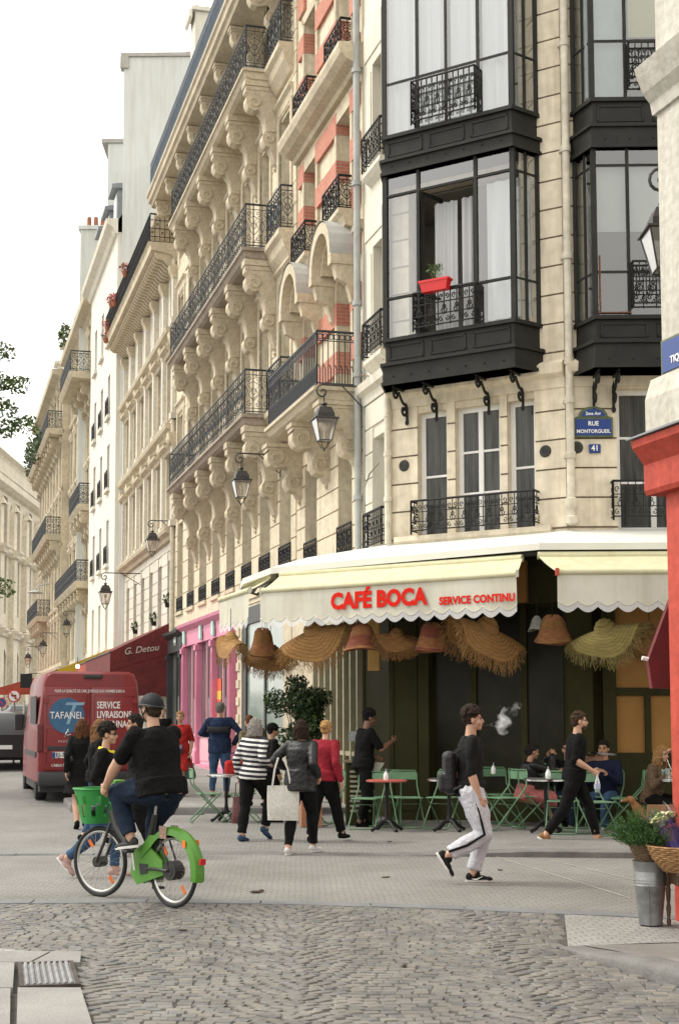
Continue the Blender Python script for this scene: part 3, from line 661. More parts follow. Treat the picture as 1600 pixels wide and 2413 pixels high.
b.build('door_frame', DARKF, B3)

# ================================================================ NARROW BRICK-BANDED BUILDING
f2 = SF(29.3); L2 = 4.74
B2 = building('apartment_building', 'narrow stone house with red brick bands, arched pediments and one long balcony', f2)
W2 = [(.70, 1.62), (3.16, 4.08)]; F2 = [(4.6, 6.7), (7.6, 9.9), (10.95, 13.0), (13.95, 16.2), (16.9, 18.6)]
ops = [(a, c, e, f) for a, c in W2 for e, f in F2]
b = MB(); wallgrid(b, 0, L2, 4.3, 19.5, ops, .42); shell(b, 0, L2, -.5, 19.5, 12); b.quad((0, .02, -.5), (L2, .02, -.5), (L2, .02, 4.3), (0, .02, 4.3)); b.build('wall', STONE, B2)
b = MB(); courses(b, .02, L2 - .02, 4.3, 7.3, .42, .03, .035, ops); b.build('ashlar_facing', STONE, B2)
b = MB(); z = 8.15; k = 0
while z < 19:
    zt_ = z + .42
    if not (13.35 < z + .2 < 13.9):
        for xa, xb in ((.22, .70), (1.62, 3.16), (4.08, 4.6)):
            b.box(xa, xb, -.066, .005, z, zt_)
            for a, c in W2:
                if abs(a - xb) < .01: b.box(a - .002, a + .012, -.064, .37, z, zt_)
            b.cut('brick_band', REDB, B2)
    z += .93

b = MB()
for (a, c) in W2:
    for (e, f) in F2[1:]:
        b.box(a - .13, a, -.06, 0, e, f + .1); b.box(c, c + .13, -.06, 0, e, f + .1); b.box(a - .13, c + .13, -.06, 0, f, f + .2); b.cut('window_surround', STONE2, B2)
for z in (7.28, 10.6): b.mold(0, L2, [(0, z), (.08, z), (.1, z - .12), (0, z - .2)]); b.cut('string_course', STONE2, B2)
for (a, c) in W2:
    for i, (e, f) in enumerate(F2): window(B2, a, e, c - a, f - e, .38, 'shut' if i in (2, 3) else 'tall')
    p = MB(); n = 12; xc = (a + c) / 2; R = .78
    arc = [(xc + R * cos(pi - pi * k / n), 10.02 + .82 * sin(pi * k / n)) for k in range(n + 1)]; inn = [(xc + (R - .2) * cos(pi - pi * k / n), 10.02 + .62 * sin(pi * k / n)) for k in range(n + 1)]
    for k in range(n):
        q = [arc[k], arc[k + 1], inn[k + 1], inn[k]]; p.add([(x, -.52, z) for x, z in q] + [(x, 0, z) for x, z in q], [(0, 1, 2, 3), (0, 4, 5, 1), (3, 2, 6, 7)])
        q = [inn[k], inn[k + 1], (xc + (R - .3) * cos(pi - pi * (k + 1) / n), 10.02 + .5 * sin(pi * (k + 1) / n)), (xc + (R - .3) * cos(pi - pi * k / n), 10.02 + .5 * sin(pi * k / n))]
        p.add([(x, -.34, z) for x, z in q] + [(x, 0, z) for x, z in q], [(0, 1, 2, 3), (3, 2, 6, 7)])
    p.box(xc - R, xc - R + .2, -.52, 0, 9.86, 10.03); p.box(xc + R - .2, xc + R, -.52, 0, 9.86, 10.03)
    p.prism([(0, 9.86), (.46, 9.86), (.4, 9.6), (.2, 9.5), (.12, 9.2), (0, 9.1)], xc - R + .02, xc - R + .18, lambda u, v, t: (t, -u, v)); p.prism([(0, 9.86), (.46, 9.86), (.4, 9.6), (.2, 9.5), (.12, 9.2), (0, 9.1)], xc + R - .18, xc + R - .02, lambda u, v, t: (t, -u, v))
    p.build('pediment', STONE2, B2)
    p = MB()
    for k in range(n): p.quad(*[(x, y, z + .03) for (x, z), y in ((arc[k], -.54), (arc[k + 1], -.54), (arc[k + 1], 0), (arc[k], 0))])
    p.build('pediment_flashing', LEAD, B2)
    for z in (10.95, 13.95):
        s = MB(); d = .34 if z < 13 else .3
        s.mold(a - .2, c + .2, [(0, z), (d, z), (d, z - .08), (d - .08, z - .14), (d - .14, z - .3), (0, z - .36)]); so_ = s.build('window_ledge', STONE2, B2)
        r = MB(); rail(r, [(a - .1, 0), (a - .1, -d + .04), (c + .1, -d + .04), (c + .1, 0)], z + .01, .64, 'ornate', .33, .011); r.build('railing', IRON, so_)
    s = MB(); s.box(a - .06, c + .06, -.08, 0, 4.5, 4.6); so_ = s.build('window_ledge', STONE2, B2)
    r = MB(); rail(r, [(a, -.06), (c, -.06)], 4.6, .6, 'ornate', .31, .011); r.build('railing', IRON, so_)
b = MB(); b.mold(0, L2, [(0, 13.42), (.1, 13.42), (.14, 13.5), (.3, 13.56), (.42, 13.66), (.46, 13.78), (.46, 13.86), (0, 13.9)]); b.build('cornice', STONE2, B2)
bu0, bu1 = f2.U(628, .85), L2 - .12
s = MB(); s.X = Matrix.Translation((0, 0, 7.55)); slab(s, max(bu0, -.6), bu1, .86, 0); so_ = s.build('balcony', STONE2, B2)
r = MB(); rail(r, [(max(bu0, -.6) + .04, 0), (max(bu0, -.6) + .04, -.82), (bu1 - .05, -.82), (bu1 - .05, 0)], 7.56, .98, 'bars', .46, .011); r.build('railing', IRONB, so_)
cm = console_mesh(.78, 1.15, .34, STONE2)
for u in (.3, 2.4, 4.4): put('console', cm, B2, (u, 0, 7.3))
# café side glazing and stone pier on its ground floor
gx0, gx1 = f2.U(756), L2
b = MB(); b.box(f2.U(706), f2.U(756), -.16, 0, -.2, 4.3); b.build('pier', STONE2, B2)
OLIVE = mat('dark_olive_paint', (0.040, 0.038, 0.014), 0.75, 0.15, 1.5, 0.1, 20, spec=0.12)
OLIVE2 = mat('olive_frame_paint', (0.045, 0.045, 0.024), 0.45, 0.12, 1.5)
b = MB(); n = 7
for i in range(n + 1):
    x = gx0 + (gx1 - gx0) * i / n; b.box(x - .035, x + .035, -.16, -.02, .1, 3.4)
b.box(gx0, gx1, -.16, 0, 3.4, 4.3); b.box(gx0, gx1, -.16, 0, -.2, .12); b.box(gx0, gx1, -.14, -.04, 1.0, 1.08)
b.build('folding_door_frame', mat('cream_door_frame', (0.42, 0.38, 0.26), .5, .1), B2)
g = MB(); g.quad((gx0, -.05, .1), (gx1, -.05, .1), (gx1, -.05, 3.4), (gx0, -.05, 3.4)); g.build('door_glass', mat('olive_glass', (0.06, 0.06, 0.035), .06, .4, 2, col2=(.12, .11, .06)), B2)
# ================================================================ CORNER CAFÉ BUILDING
RC = Vector((1.52, 22.98, 0))
fs = SF(24.7); fc = Fr(1.52, 22.98, atan2(-.537, .8437)); fr = Fr(4.10, 21.33, radians(-1.6))
B1 = thing('corner_building', 'cream stone corner building with black glazed bow windows above the café', 'building', RC)
def rel(f): return dict(loc=tuple(f.o - RC), rot=f.rz)
def fwin(f, x, z, w_, h, y, style='cas'):
    o = window(B1, 0, 0, w_, h, 0, style); p = f.Wd(x, y, z) - RC; o.location = p; o.rotation_euler = (0, 0, f.rz); return o
LS, LC, LR = 1.78, 3.055, 9.0; HT = 17.5
opS = [(.55, 1.35, 4.5, 6.5), (.55, 1.35, 7.85, 9.9), (.55, 1.35, 11.2, 13.2), (.55, 1.35, 14.5, 16.4)]
uw = [(fc.U(990), fc.U(1060)), (fc.U(1080), fc.U(1187)), (fc.U(1205), fc.U(1271))]
opC = [(a, c, 4.45, 6.62) for a, c in uw]; opB = [(.35, 2.35, 7.75, 10.35), (.35, 2.35, 11.2, 13.9), (.35, 2.35, 14.7, 17)]
uR = fr.U(1465); opR = [(uR, uR + 1.15, 4.45, 6.7), (uR + 3.6, uR + 4.75, 4.45, 6.7)]; opR2 = [(fr.U(1400), fr.U(1400) + 2.2, z0, z1) for z0, z1 in ((7.7, 10.3), (11.2, 13.9))]
b = MB(); wallgrid(b, 0, LS, 4.1, HT, opS, .34); b.quad((0, 0, 4.1), (0, 0, HT), (0, 6, HT), (0, 6, 4.1)); b.build('wall', STONEW, B1, **rel(fs))
b = MB(); wallgrid(b, 0, LC, 4.1, HT, opC + opB, .24); b.build('wall', STONEG, B1, **rel(fc))
b = MB(); wallgrid(b, 0, LR, 4.1, HT, opR + opR2, .24); b.quad((LR, 0, 4.1), (LR, 10, 4.1), (LR, 10, HT), (LR, 0, HT)); b.build('wall', STONEG, B1, **rel(fr))
b = MB(); P5 = [fs.Wd(0, 0), fs.Wd(LS, 0), fr.Wd(0, 0), fr.Wd(LR, 0), fr.Wd(LR, 10), Vector((8, 34, 0))]; b.add([(p.x - RC.x, p.y - RC.y, HT) for p in P5], [tuple(range(6))]); b.build('roof', ZINC, B1)
cs = 0.455
b = MB(); courses(b, .03, LC - .01, 4.56, HT - .1, cs, .028, .03, opC + [(.02, 2.6, 7.0, 17.4)]); b.build('ashlar_facing', STONEG, B1, **rel(fc))
b = MB(); courses(b, .01, LR, 4.56, HT - .1, cs, .028, .03, opR + [(fr.U(1372), fr.U(1372) + 2.9, 6.9, 17.4)]); b.build('ashlar_facing', STONEG, B1, **rel(fr))
b = MB(); courses(b, .03, LS - .02, 4.5, 7.2, .44, .028, .03, opS)
for (a, c, e, f) in opS[1:]: b.box(a - .28, a - .06, -.02, 0, e + .1, f - .1); b.box(.1, LS - .1, -.02, 0, f + .2, f + .9)
b.build('ashlar_facing', STONEW, B1, **rel(fs))
STR = [(0, 7.15), (.05, 7.15), (.07, 7.3), (.16, 7.36), (.18, 7.5), (.1, 7.56), (0, 7.6)]
for f, a, c in ((fs, 0, LS), (fc, 0, LC), (fr, 0, LR)):
    b = MB(); b.mold(a, c, [(x, z - (.42 if f is not fs else 0)) for x, z in STR]); b.build('string_course', STONEG if f is not fs else STONEW, B1, **rel(f))
# dark joints behind the courses
for f, c, mt in ((fc, LC, GROOVE), (fr, LR, GROOVE)):
    b = MB(); k = 0
    ops_ = opC + opB if f is fc else opR + opR2
    z = 4.56
    while z < HT - .5:
        x = 0.0
        for a, cc in sorted([(o[0], o[1]) for o in ops_ if o[2] < z + .02 and o[3] > z - .02]) + [(c, c)]:
            if a - x > .03: b.box(x + .002, a - .002, -.006, .0, z - .013, z + .013)
            x = cc
        z += cs
    b.build('mortar_joint', mt, B1, **rel(f))
for (a, c, e, h) in opS: fwin(fs, a, e, c - a, h - e, .30, 'tall')
for (a, c, e, h), st in zip(opC, ('one', 'cas', 'one')): fwin(fc, a + .0, e, c - a, h - e, .15, 'tall' if st == 'cas' else 'one')
for (a, c, e, h) in opR: fwin(fr, a, e, c - a, h - e, .18, 'tall')
for i, (a, c, e, h) in enumerate(opS[:3]):
    s = MB(); s.mold(a - .1, c + .1, [(0, e), (.16, e), (.16, e - .07), (.1, e - .14), (0, e - .22)]); so_ = s.build('window_ledge', STONEW, B1, **rel(fs))
    r = MB(); rail(r, [(a - .12, 0), (a - .12, -.16), (c + .12, -.16), (c + .12, 0)], e + .06, .6, 'grid', .2, .011); r.build('railing', IRON, so_)
ra, rc_ = fc.U(988), fc.U(1279)
r = MB(); rail(r, [(ra, 0), (ra, -.24), (rc_, -.24), (rc_, 0)], 4.62, .52, 'cafe', .21, .0085, .02); r.build('railing', IRON, B1, **rel(fc))
b = MB(); b.mold(.1, LC - .25, [(0, 4.6), (.1, 4.6), (.12, 4.52), (.04, 4.42), (0, 4.4)]); b.build('window_ledge', STONEG, B1, **rel(fc))
for a, c, *_ in opR:
    r = MB(); rail(r, [(a - .1, 0), (a - .1, -.18), (c + .1, -.18), (c + .1, 0)], 4.66, .58, 'cafe', .21, .0085, .02); r.build('railing', IRON, B1, **rel(fr))
for f, x, y in ((fc, 958, 1098), (fc, 1296, 1064), (fr, 1369, 1055)):
    u = f.U(x); z = px(x, y, f.Wd(u, 0).y).z; b = MB(); b.lathe([(0, -.05), (.085, -.05), (.085, -.034), (.095, -.034), (.1, -.02)], (u, 0, z), 20, 'Y'); 
    for k in range(3): b.tube([(u + .02 * (k + 1) * cos(q * pi / 6), -.053, z + .02 * (k + 1) * sin(q * pi / 6)) for q in range(12)], .005, 4, closed=True)
    b.build('vent', mat('dark_vent', (0.04, 0.038, 0.03), .6, .2, 8), B1, **rel(f))
# downpipes
CP = mat('cream_pipe_paint', (0.72, 0.66, 0.53), 0.6, 0.12, 3, fine=8.0)
b = MB(); u0 = .03
b.cyl((u0, -.1, 4.95), (u0, -.1, HT), .062, n=14)
for z in (5.6, 6.45, 7.05, 8.7, 10.4, 12.1, 13.8): b.cyl((u0, -.1, z), (u0, -.1, z + .1), .078, n=14); b.box(u0 - .09, u0 + .09, -.06, 0, z + .02, z + .06)
b.lathe([(.062, 5.0), (.1, 4.98), (.1, 4.86), (.07, 4.82), (.07, 4.72), (.11, 4.7), (.1, 4.6), (.05, 4.58)], (u0, -.1, 0), 14); b.build('downpipe', CP, B1, smooth=40, **rel(fr))
b = MB(); u0 = -.02; b.cyl((u0, -.08, 4.5), (u0, -.08, 7.0), .058, n=14)
for z in (5.2, 5.95, 6.6): b.cyl((u0, -.08, z), (u0, -.08, z + .07), .07, n=14)
b.build('downpipe', CP, B1, smooth=40, **rel(fc))
b = MB(); b.cyl((-.02, -.12, 4.3), (-.02, -.12, HT), .062, n=14); 
for z in (5.5, 7.7, 9.0, 11.2, 13.3): b.cyl((-.02, -.12, z), (-.02, -.12, z + .08), .09, n=14)
b.cyl((.12, -.05, 4.3), (.12, -.05, 10), .014, n=6); b.build('downpipe', mat('grey_zinc_pipe', (.42, .435, .42), .6, .12, 3), B1, smooth=40, **rel(fs))
b = MB(); b.tube([(.0, -.1, 7.75), (.5, -.05, 7.6), (1.2, -.04, 7.3), (1.75, -.06, 6.9)], .012, 5); b.tube([(-.05, -.02, 5.6), (.4, -.04, 5.9), (.9, -.02, 6.0)], .009, 5); b.build('cable', GROOVE, B1, **rel(fs))
# ---- bow windows
BOWI = mat('black_bow_iron', (0.019, 0.019, 0.0155), 0.6, 0.25, 3, 0.15, 30, spec=0.3)
BGL = glass('bow_glass', (0.93, 0.96, 0.97), 0.88, 0.02)
def curtain(b, P, z0, z1, y, amp=.035, wl=.17, flare=0.0, seed=0):
    rnd = random.Random(seed); (xa, xb) = P; n = int((xb - xa) / wl * 6) + 2; rows = 5
    ph = rnd.random() * 6; base = len(b.v); vs = []
    for j in range(rows + 1):
        t = j / rows; z = z0 + (z1 - z0) * t
        for i in range(n + 1):
            s = i / n; x = xa + (xb - xa) * s; x += flare * (1 - t) * (s - .0)
            vs.append((x, y + amp * (0.6 + .4 * (1 - t)) * sin(ph + s * (xb - xa) / wl * 2 * pi + .5 * sin(3 * t)), z))
    b.add(vs, [(j * (n + 1) + i, j * (n + 1) + i + 1, (j + 1) * (n + 1) + i + 1, (j + 1) * (n + 1) + i) for j in range(rows) for i in range(n)])
def bow(f, ua, ub, dv, bv, aprons, glz, mull, tr, lab):
    """ua..ub = front at depth -dv; bevels run bv back to the wall. glz=[(z0,z1)], aprons=[(z0,zl,z1)], mull=fractions"""
    P = [(ua - bv, -.05), (ua, -dv), (ub, -dv), (ub + bv, -.05)]
    fmb = MB()
    def plate(z0, z1, out, th=.05):
        k = out
        Q = [(ua - bv - k, 0), (ua - bv - k, -.05 - k * .4), (ua - k * .6, -dv - k), (ub + k * .6, -dv - k), (ub + bv + k, -.05 - k * .4), (ub + bv + k, 0)]
        n = len(Q); fmb.add([(x, y, z0) for x, y in Q] + [(x, y, z1) for x, y in Q], [(i, (i + 1) % n, n + (i + 1) % n, n + i) for i in range(n)] + [tuple(range(n - 1, -1, -1)), tuple(range(n, 2 * n))])
    for z0, zl, z1 in aprons:
        plate(z0, zl - .05, .05); plate(zl - .05, zl, .09); plate(zl, z1 - .06, .0); plate(z1 - .06, z1, .05); plate(z0, z0 + .05, .075)
        # raised rectangular panels
        n = 3
        for i in range(n):
            xa = ua + (ub - ua) * (i + .08) / n; xb = ua + (ub - ua) * (i + .92) / n; zz0, zz1 = zl + .05, z1 - .11
            for (p, q, r_, s_) in ((xa, xb, zz0, zz0 + .03), (xa, xb, zz1 - .03, zz1), (xa, xa + .03, zz0, zz1), (xb - .03, xb, zz0, zz1)): fmb.box(p, q, -dv - .014, -dv + .002, r_, s_)
        for k in range(7): fmb.ell((ua + (ub - ua) * (k + .5) / 7, -dv - .055, z0 + .14), (.018, .012, .018), 6, 4)
    pan = []
    for gi, (z0, z1) in enumerate(glz):
        for (x, y) in P[1:3]: fmb.box(x - .04, x + .04, y - .015, y + .06, z0, z1)
        for (x, y) in (P[0], P[3]): fmb.box(x - .03, x + .03, y - .03, y + .05, z0, z1)
        for m in mull: x = ua + (ub - ua) * m; fmb.box(x - .025, x + .025, -dv - .012, -dv + .04, z0, z1)
        for (pa, pb) in ((P[0], P[1]), (P[2], P[3])):
            for tt in (.52,): x = pa[0] + (pb[0] - pa[0]) * tt; y = pa[1] + (pb[1] - pa[1]) * tt; fmb.box(x - .018, x + .018, y - .02, y + .02, z0, z1)
        for zt_ in tr[gi]:
            fmb.box(ua, ub, -dv - .01, -dv + .035, zt_ - .018, zt_ + .018)
            for (pa, pb) in ((P[0], P[1]), (P[2], P[3])): fmb.tube([(pa[0], pa[1], zt_), (pb[0], pb[1], zt_)], .02, 4)
        for (pa, pb) in zip(P, P[1:]): pan.append(((pa[0], pa[1], z0), (pb[0], pb[1], z0), (pb[0], pb[1], z1), (pa[0], pa[1], z1)))
    bw = fmb.build('bow_window', BOWI, B1, smooth=30, **rel(f)); bw['label'] = lab
    return bw, pan
ua, ub = .21, 2.449
GZ = [(7.76, 10.46), (11.13, 13.95), (14.7, 17.0)]
bw, pan = bow(fc, ua, ub, .551, .2, [(6.99, 7.35, 7.76), (10.46, 10.72, 11.13), (13.95, 14.2, 14.7)], GZ, (.27,), [(8.42, 10.12), (12.0,), (15.4,)], 'black iron bow window on scroll brackets')
b = MB()
for m in (.72,): b.box(ua + (ub - ua) * m - .025, ua + (ub - ua) * m + .025, -.563, -.51, 7.76, 10.46); b.box(ua + (ub - ua) * .5 - .02, ua + (ub - ua) * .5 + .02, -.563, -.51, 11.13, 13.95); b.box(ua + (ub - ua) * .75 - .025, ua + (ub - ua) * .75 + .025, -.563, -.51, 11.13, 13.95)
b.box(ua + (ub - ua) * .5 - .02, ua + (ub - ua) * .5 + .02, -.563, -.51, 14.7, 17)
# casement leaves opened inward
b.X = Matrix.Translation((ua + (ub - ua) * .29, -.5, 7.8)) @ Matrix.Rotation(radians(75), 4, 'Z')
for a in ((0, .04, 0, 2.3), (.44, .48, 0, 2.3), (.04, .44, 0, .05), (.04, .44, 2.25, 2.3), (.04, .44, .6, .63)): b.box(a[0], a[1], -.02, .02, a[2], a[3])
b.X = Matrix.Translation((ua + (ub - ua) * .70, -.5, 7.8)) @ Matrix.Rotation(radians(105), 4, 'Z')
for a in ((0, .04, 0, 2.3), (.44, .48, 0, 2.3), (.04, .44, 0, .05), (.04, .44, 2.25, 2.3), (.04, .44, .6, .63)): b.box(a[0], a[1], -.02, .02, a[2], a[3])
b.build('casement', BOWI, bw)
g = MB()
for q in pan:
    if abs(q[0][0] - ua) < .01 and q[0][2] == 7.76:
        xm0, xm1 = ua + (ub - ua) * .27, ua + (ub - ua) * .72
        for (xa, xb, z0, z1) in ((ua, xm0, 7.76, 10.46), (xm1, ub, 7.76, 10.46), (xm0, xm1, 10.12, 10.46)): g.quad((xa, -.53, z0), (xb, -.53, z0), (xb, -.53, z1), (xa, -.53, z1))
    else: g.quad(*q)
g.build('pane', BGL, bw)
b = MB()
for (z0, z1) in GZ:
    b.box(-.1, 2.8, .3, 1.6, z1 - .12, z1 - .1); b.box(-.3, -.28, .26, 1.6, z0 - .05, z1 - .1); b.box(2.9, 2.92, .26, 1.6, z0 - .05, z1 - .1); b.box(-.3, 2.92, 1.6, 1.62, z0 - .05, z1); b.box(-.3, 2.92, .26, 1.6, z0 - .08, z0 - .05)
b.build('room', mat('cream_room', (0.40, 0.37, 0.31), .9, .1), bw)
b = MB(); 
for (xa, xb) in ((ua, ua + .55), (ua + .57, ua + 1.1), (ua + 1.12, ua + 1.66), (ua + 1.68, ub)): curtain(b, (xa + .02, xb), 11.15, 13.9, -.43, .03, .19, seed=int(xa * 99)); curtain(b, (xa + .02, xb), 14.75, 16.9, -.43, .03, .15, seed=int(xa * 55))
curtain(b, (ua + (ub - ua) * .30, ua + (ub - ua) * .49), 7.8, 10.0, -.12, .045, .13, seed=4); curtain(b, (ua + (ub - ua) * .52, ua + (ub - ua) * .62), 7.8, 10.0, -.14, .045, .12, seed=8)
curtain(b, (ua + (ub - ua) * .77, ub + .02), 7.85, 10.05, -.36, .03, .22, flare=.0, seed=2)
curtain(b, (ub + .02, ub + .16), 7.85, 10.1, -.18, .02, .1, seed=3)
b.build('curtain', CURT, bw, smooth=0)
b = MB(); curtain(b, (ua + (ub - ua) * .625, ua + (ub - ua) * .64), 7.8, 10.0, -.17, .02, .1); b.build('red_curtain_edge', mat('red_cloth', (.5, .03, .03), .8, .1), bw)
b = MB(); b.box(ua + (ub - ua) * .64, ua + (ub - ua) * .74, -.2, -.16, 7.8, 10.1); b.build('dark_door_leaf', BOWI, bw)
r = MB(); xa, xb = ua + (ub - ua) * .25, ua + (ub - ua) * .75
rail(r, [(xa, -.55), (xa, -.68), (xb, -.68), (xb, -.55)], 11.18, .70, 'cafe', .2, .012, .018); r.build('railing', BOWI, bw)
r = MB(); xa, xb = ua + (ub - ua) * .25, ua + (ub - ua) * .74; rail(r, [(xa, -.55), (xa, -.66), (xb, -.66), (xb, -.55)], 7.80, .60, 'cafe', .2, .011, .018); r.build('railing', BOWI, bw)
def scroll_bracket():
    b = MB(); b.tube([(0, 0, 0), (0, -.5, 0)], .022, 6); b.tube([(0, -y, z) for y, z in spiral(.40, -.10, .1, 1.3, pi / 2, -1, 14)], .022, 6)
    b.tube([(0, -y, z) for y, z in [(.31, -.06), (.24, -.13), (.17, -.2), (.1, -.22)]], .024, 6); b.tube([(0, -y, z) for y, z in spiral(.13, -.32, .12, 1.25, pi / 2, 1, 14)], .024, 6)
    b.tube([(0, -.02, .0), (0, -.02, -.5)], .022, 6); b.ell((0, -.03, -.5), (.035, .03, .05), 6, 5); return b.mesh('bracket', BOWI, 60)
sbm = scroll_bracket()
for u in (.32, .86, 1.78, 2.36): put('bracket', sbm, bw, (u, -.02, 6.98))
t = thing('flower_box', 'red plastic flower box with a small green plant on the bow window railing', 'flower box', fc.Wd(ua + 1.00, -.74, 8.36), fc.rz)
b = MB(); b.X = Matrix.Scale(.88, 4); b.add([(-.24, -.07, -.02), (.24, -.07, -.02), (.24, .07, -.02), (-.24, .07, -.02), (-.28, -.09, .17), (.28, -.09, .17), (.28, .09, .17), (-.28, .09, .17)], [(0, 3, 2, 1), (0, 1, 5, 4), (1, 2, 6, 5), (2, 3, 7, 6), (3, 0, 4, 7), (4, 5, 6, 7)]); b.box(-.295, .295, -.10, .10, .15, .19); b.build('planter', mat('red_plastic', (.62, .02, .02), .35, .05), t)
LEAF = mat('fresh_leaf', (0.10, 0.17, 0.035), .6, .25, 9, col2=(.05, .09, .02)); LEAFD = mat('dark_leaf', (0.035, 0.07, 0.02), .55, .3, 9, col2=(.015, .035, .012))
def leaves(b, n, cen, rad, size, rnd, up=0.0, shape=1.8):
    for _ in range(n):
        while True:
            v = Vector((rnd.uniform(-1, 1), rnd.uniform(-1, 1), rnd.uniform(-1, 1)))
            if v.length < 1: break
        p = Vector(cen) + Vector((v.x * rad[0], v.y * rad[1], v.z * rad[2])); s = size * rnd.uniform(.6, 1.25)
        a = Vector((rnd.uniform(-1, 1), rnd.uniform(-1, 1), rnd.uniform(-.6, 1) + up)).normalized(); c = a.cross(Vector((rnd.uniform(-1, 1), rnd.uniform(-1, 1), rnd.uniform(-1, 1)))).normalized()
        b.mi = rnd.choice((0, 0, 1)); b.add([p - a * s, p + c * s / shape, p + a * s, p - c * s / shape], [(0, 1, 2, 3)])
b = MB(); rnd = random.Random(2)
for q in range(5): b.tube([(-.05 + q * .03, 0, .18), (-.07 + q * .04, 0, .42)], .005, 4)
leaves(b, 70, (.0, 0, .34), (.13, .07, .15), .04, rnd, .4, 3); b.build('plant', (LEAF, LEAFD), t)
# second bow on the side street front
ur = fr.U(1392)
bw2, pan = bow(fr, ur - .12 + .2, ur + 2.6, .551, .2, [(6.88, 7.3, 7.68), (10.26, 10.63, 11.05), (13.95, 14.2, 14.7)], [(7.68, 10.26), (11.05, 13.95)], (.20, .56), [(8.35, 10.0), (11.95,)], 'dark bow window with grey blinds, right of the cream downpipe')
g = MB(); [g.quad(*q) for q in pan]; g.build('pane', glass('bow_glass_dim', (.8, .85, .85), .86), bw2)
b = MB(); b.box(ur + .1, ur + 2.6, -.46, -.45, 9.0, 10.0); b.build('blind', mat('grey_blind', (.44, .45, .41), .9, .05), bw2)
b = MB(); b.box(ur + .66, ur + 1.55, -.46, -.45, 12.05, 13.95); b.build('blind', mat('ochre_blind', (.42, .38, .17), .9, .05), bw2)
b = MB(); b.box(ur - .0, ur + .62, -.46, -.45, 11.1, 13.95); b.build('blind', mat('pale_grey_blind', (.36, .42, .42), .9, .08), bw2)
b = MB(); b.box(ur + 1.6, ur + 2.6, -.46, -.45, 11.9, 13.95); b.build('blind', mat('steel_blue_blind', (.17, .24, .31), .9, .08), bw2)
b = MB(); b.box(ur + .1, ur + 2.7, -.48, -.46, 7.7, 8.98); b.box(ur + .1, ur + 2.7, .1, .12, 9.0, 13.9); b.build('room', ROOM, bw2)
for z in (7.8, 11.2):
    r = MB(); rail(r, [(ur + .62, -.55), (ur + .62, -.66), (ur + 2.0, -.66)], z, .68, 'cafe', .2, .011, .018); r.build('railing', BOWI, bw2)
b = MB(); b.tube([(ur + .15, -.575, 7.75), (ur + .15, -.575, 8.32), (ur + .15, -.575, 8.6)], .012, 4); b.tube([(ur + .12, -.58, 7.72), (ur + .6, -.58, 7.72)], .012, 4); b.build('rust_streak', mat('orange_rust', (.20, .07, .03), .8, .3, 9), bw2)
for u in (ur + .12, ur + .42): put('bracket', sbm, bw2, (u, -.02, 6.86))
# ---- ground floor of the café (olive shopfront)
def panelled(b, x0, x1, z0, z1, y, n):
    b.box(x0, x1, y, y + .1, z0, z1)
    for i in range(n):
        xa = x0 + (x1 - x0) * (i + .1) / n; xb = x0 + (x1 - x0) * (i + .9) / n
        for (a, c, e, f) in ((xa, xb, z0 + .2, z0 + .23), (xa, xb, z1 - .3, z1 - .27), (xa, xa + .03, z0 + .2, z1 - .3), (xb - .03, xb, z0 + .2, z1 - .3)): b.box(a, c, y - .015, y + .001, e, f)
b = MB(); panelled(b, -.02, LS, -.1, 4.12, -.06, 1); b.build('shopfront', OLIVE, B1, **rel(fs))
b = MB(); u1 = fc.U(1000); b.box(-.05, LC, -.03, .06, -.1, 4.12); panelled(b, 0, u1, .0, 3.5, -.12, 1); b.box(u1, u1 + .18, -.2, -.03, 0, 3.6); 
for u in (u1 + .9, u1 + 1.75): b.box(u - .05, u + .05, -.08, -.03, 0, 3.4)
b.box(0, LC, -.22, -.03, 3.4, 4.12); b.box(u1, LC, -.1, -.03, 0, .5); b.build('shopfront', OLIVE, B1, **rel(fc))
g = MB(); g.box(u1 + .2, LC - .1, -.045, -.035, .55, 3.35); g.build('shop_pane', mat('dark_olive_glass', (.020, .019, .008), .35, .3, 1.5, spec=.15), B1, **rel(fc))
b = MB(); ox0 = fr.U(1450); ox1 = ox0 + 3.2
b.box(-.02, LR, -.0, .06, -.1, 4.12); b.box(-.1, .28, -.25, 0, 0, 4.12); b.box(ox0 - .2, ox0, -.12, 0, 0, 3.4); b.box(0, LR, -.2, 0, 3.45, 4.12); b.box(ox0, ox1, -.1, 0, 2.0, 2.12)
b.box(ox0, LR, -.1, 0, 0, 1.15); b.box(fr.U(1517), fr.U(1531), -.1, 0, 1.15, 2.0); b.box(fr.U(1300), ox0, -.04, 0, 0, .6)
b.build('shopfront', OLIVE, B1, **rel(fr))
ORG = mat('ochre_blind_cloth', (0.33, 0.17, 0.045), .9, .08, 2)
b = MB(); b.box(ox0, ox1, -.05, -.03, 2.12, 3.4); b.box(ox0, ox1, -.05, -.03, 1.15, 2.0); b.build('window_blind', ORG, B1, **rel(fr))
b = MB(); b.box(fc.U(1217), fc.U(1262), -.30, -.22, 3.42, 4.06); b.build('wall_panel', ORG, B1, **rel(fc))
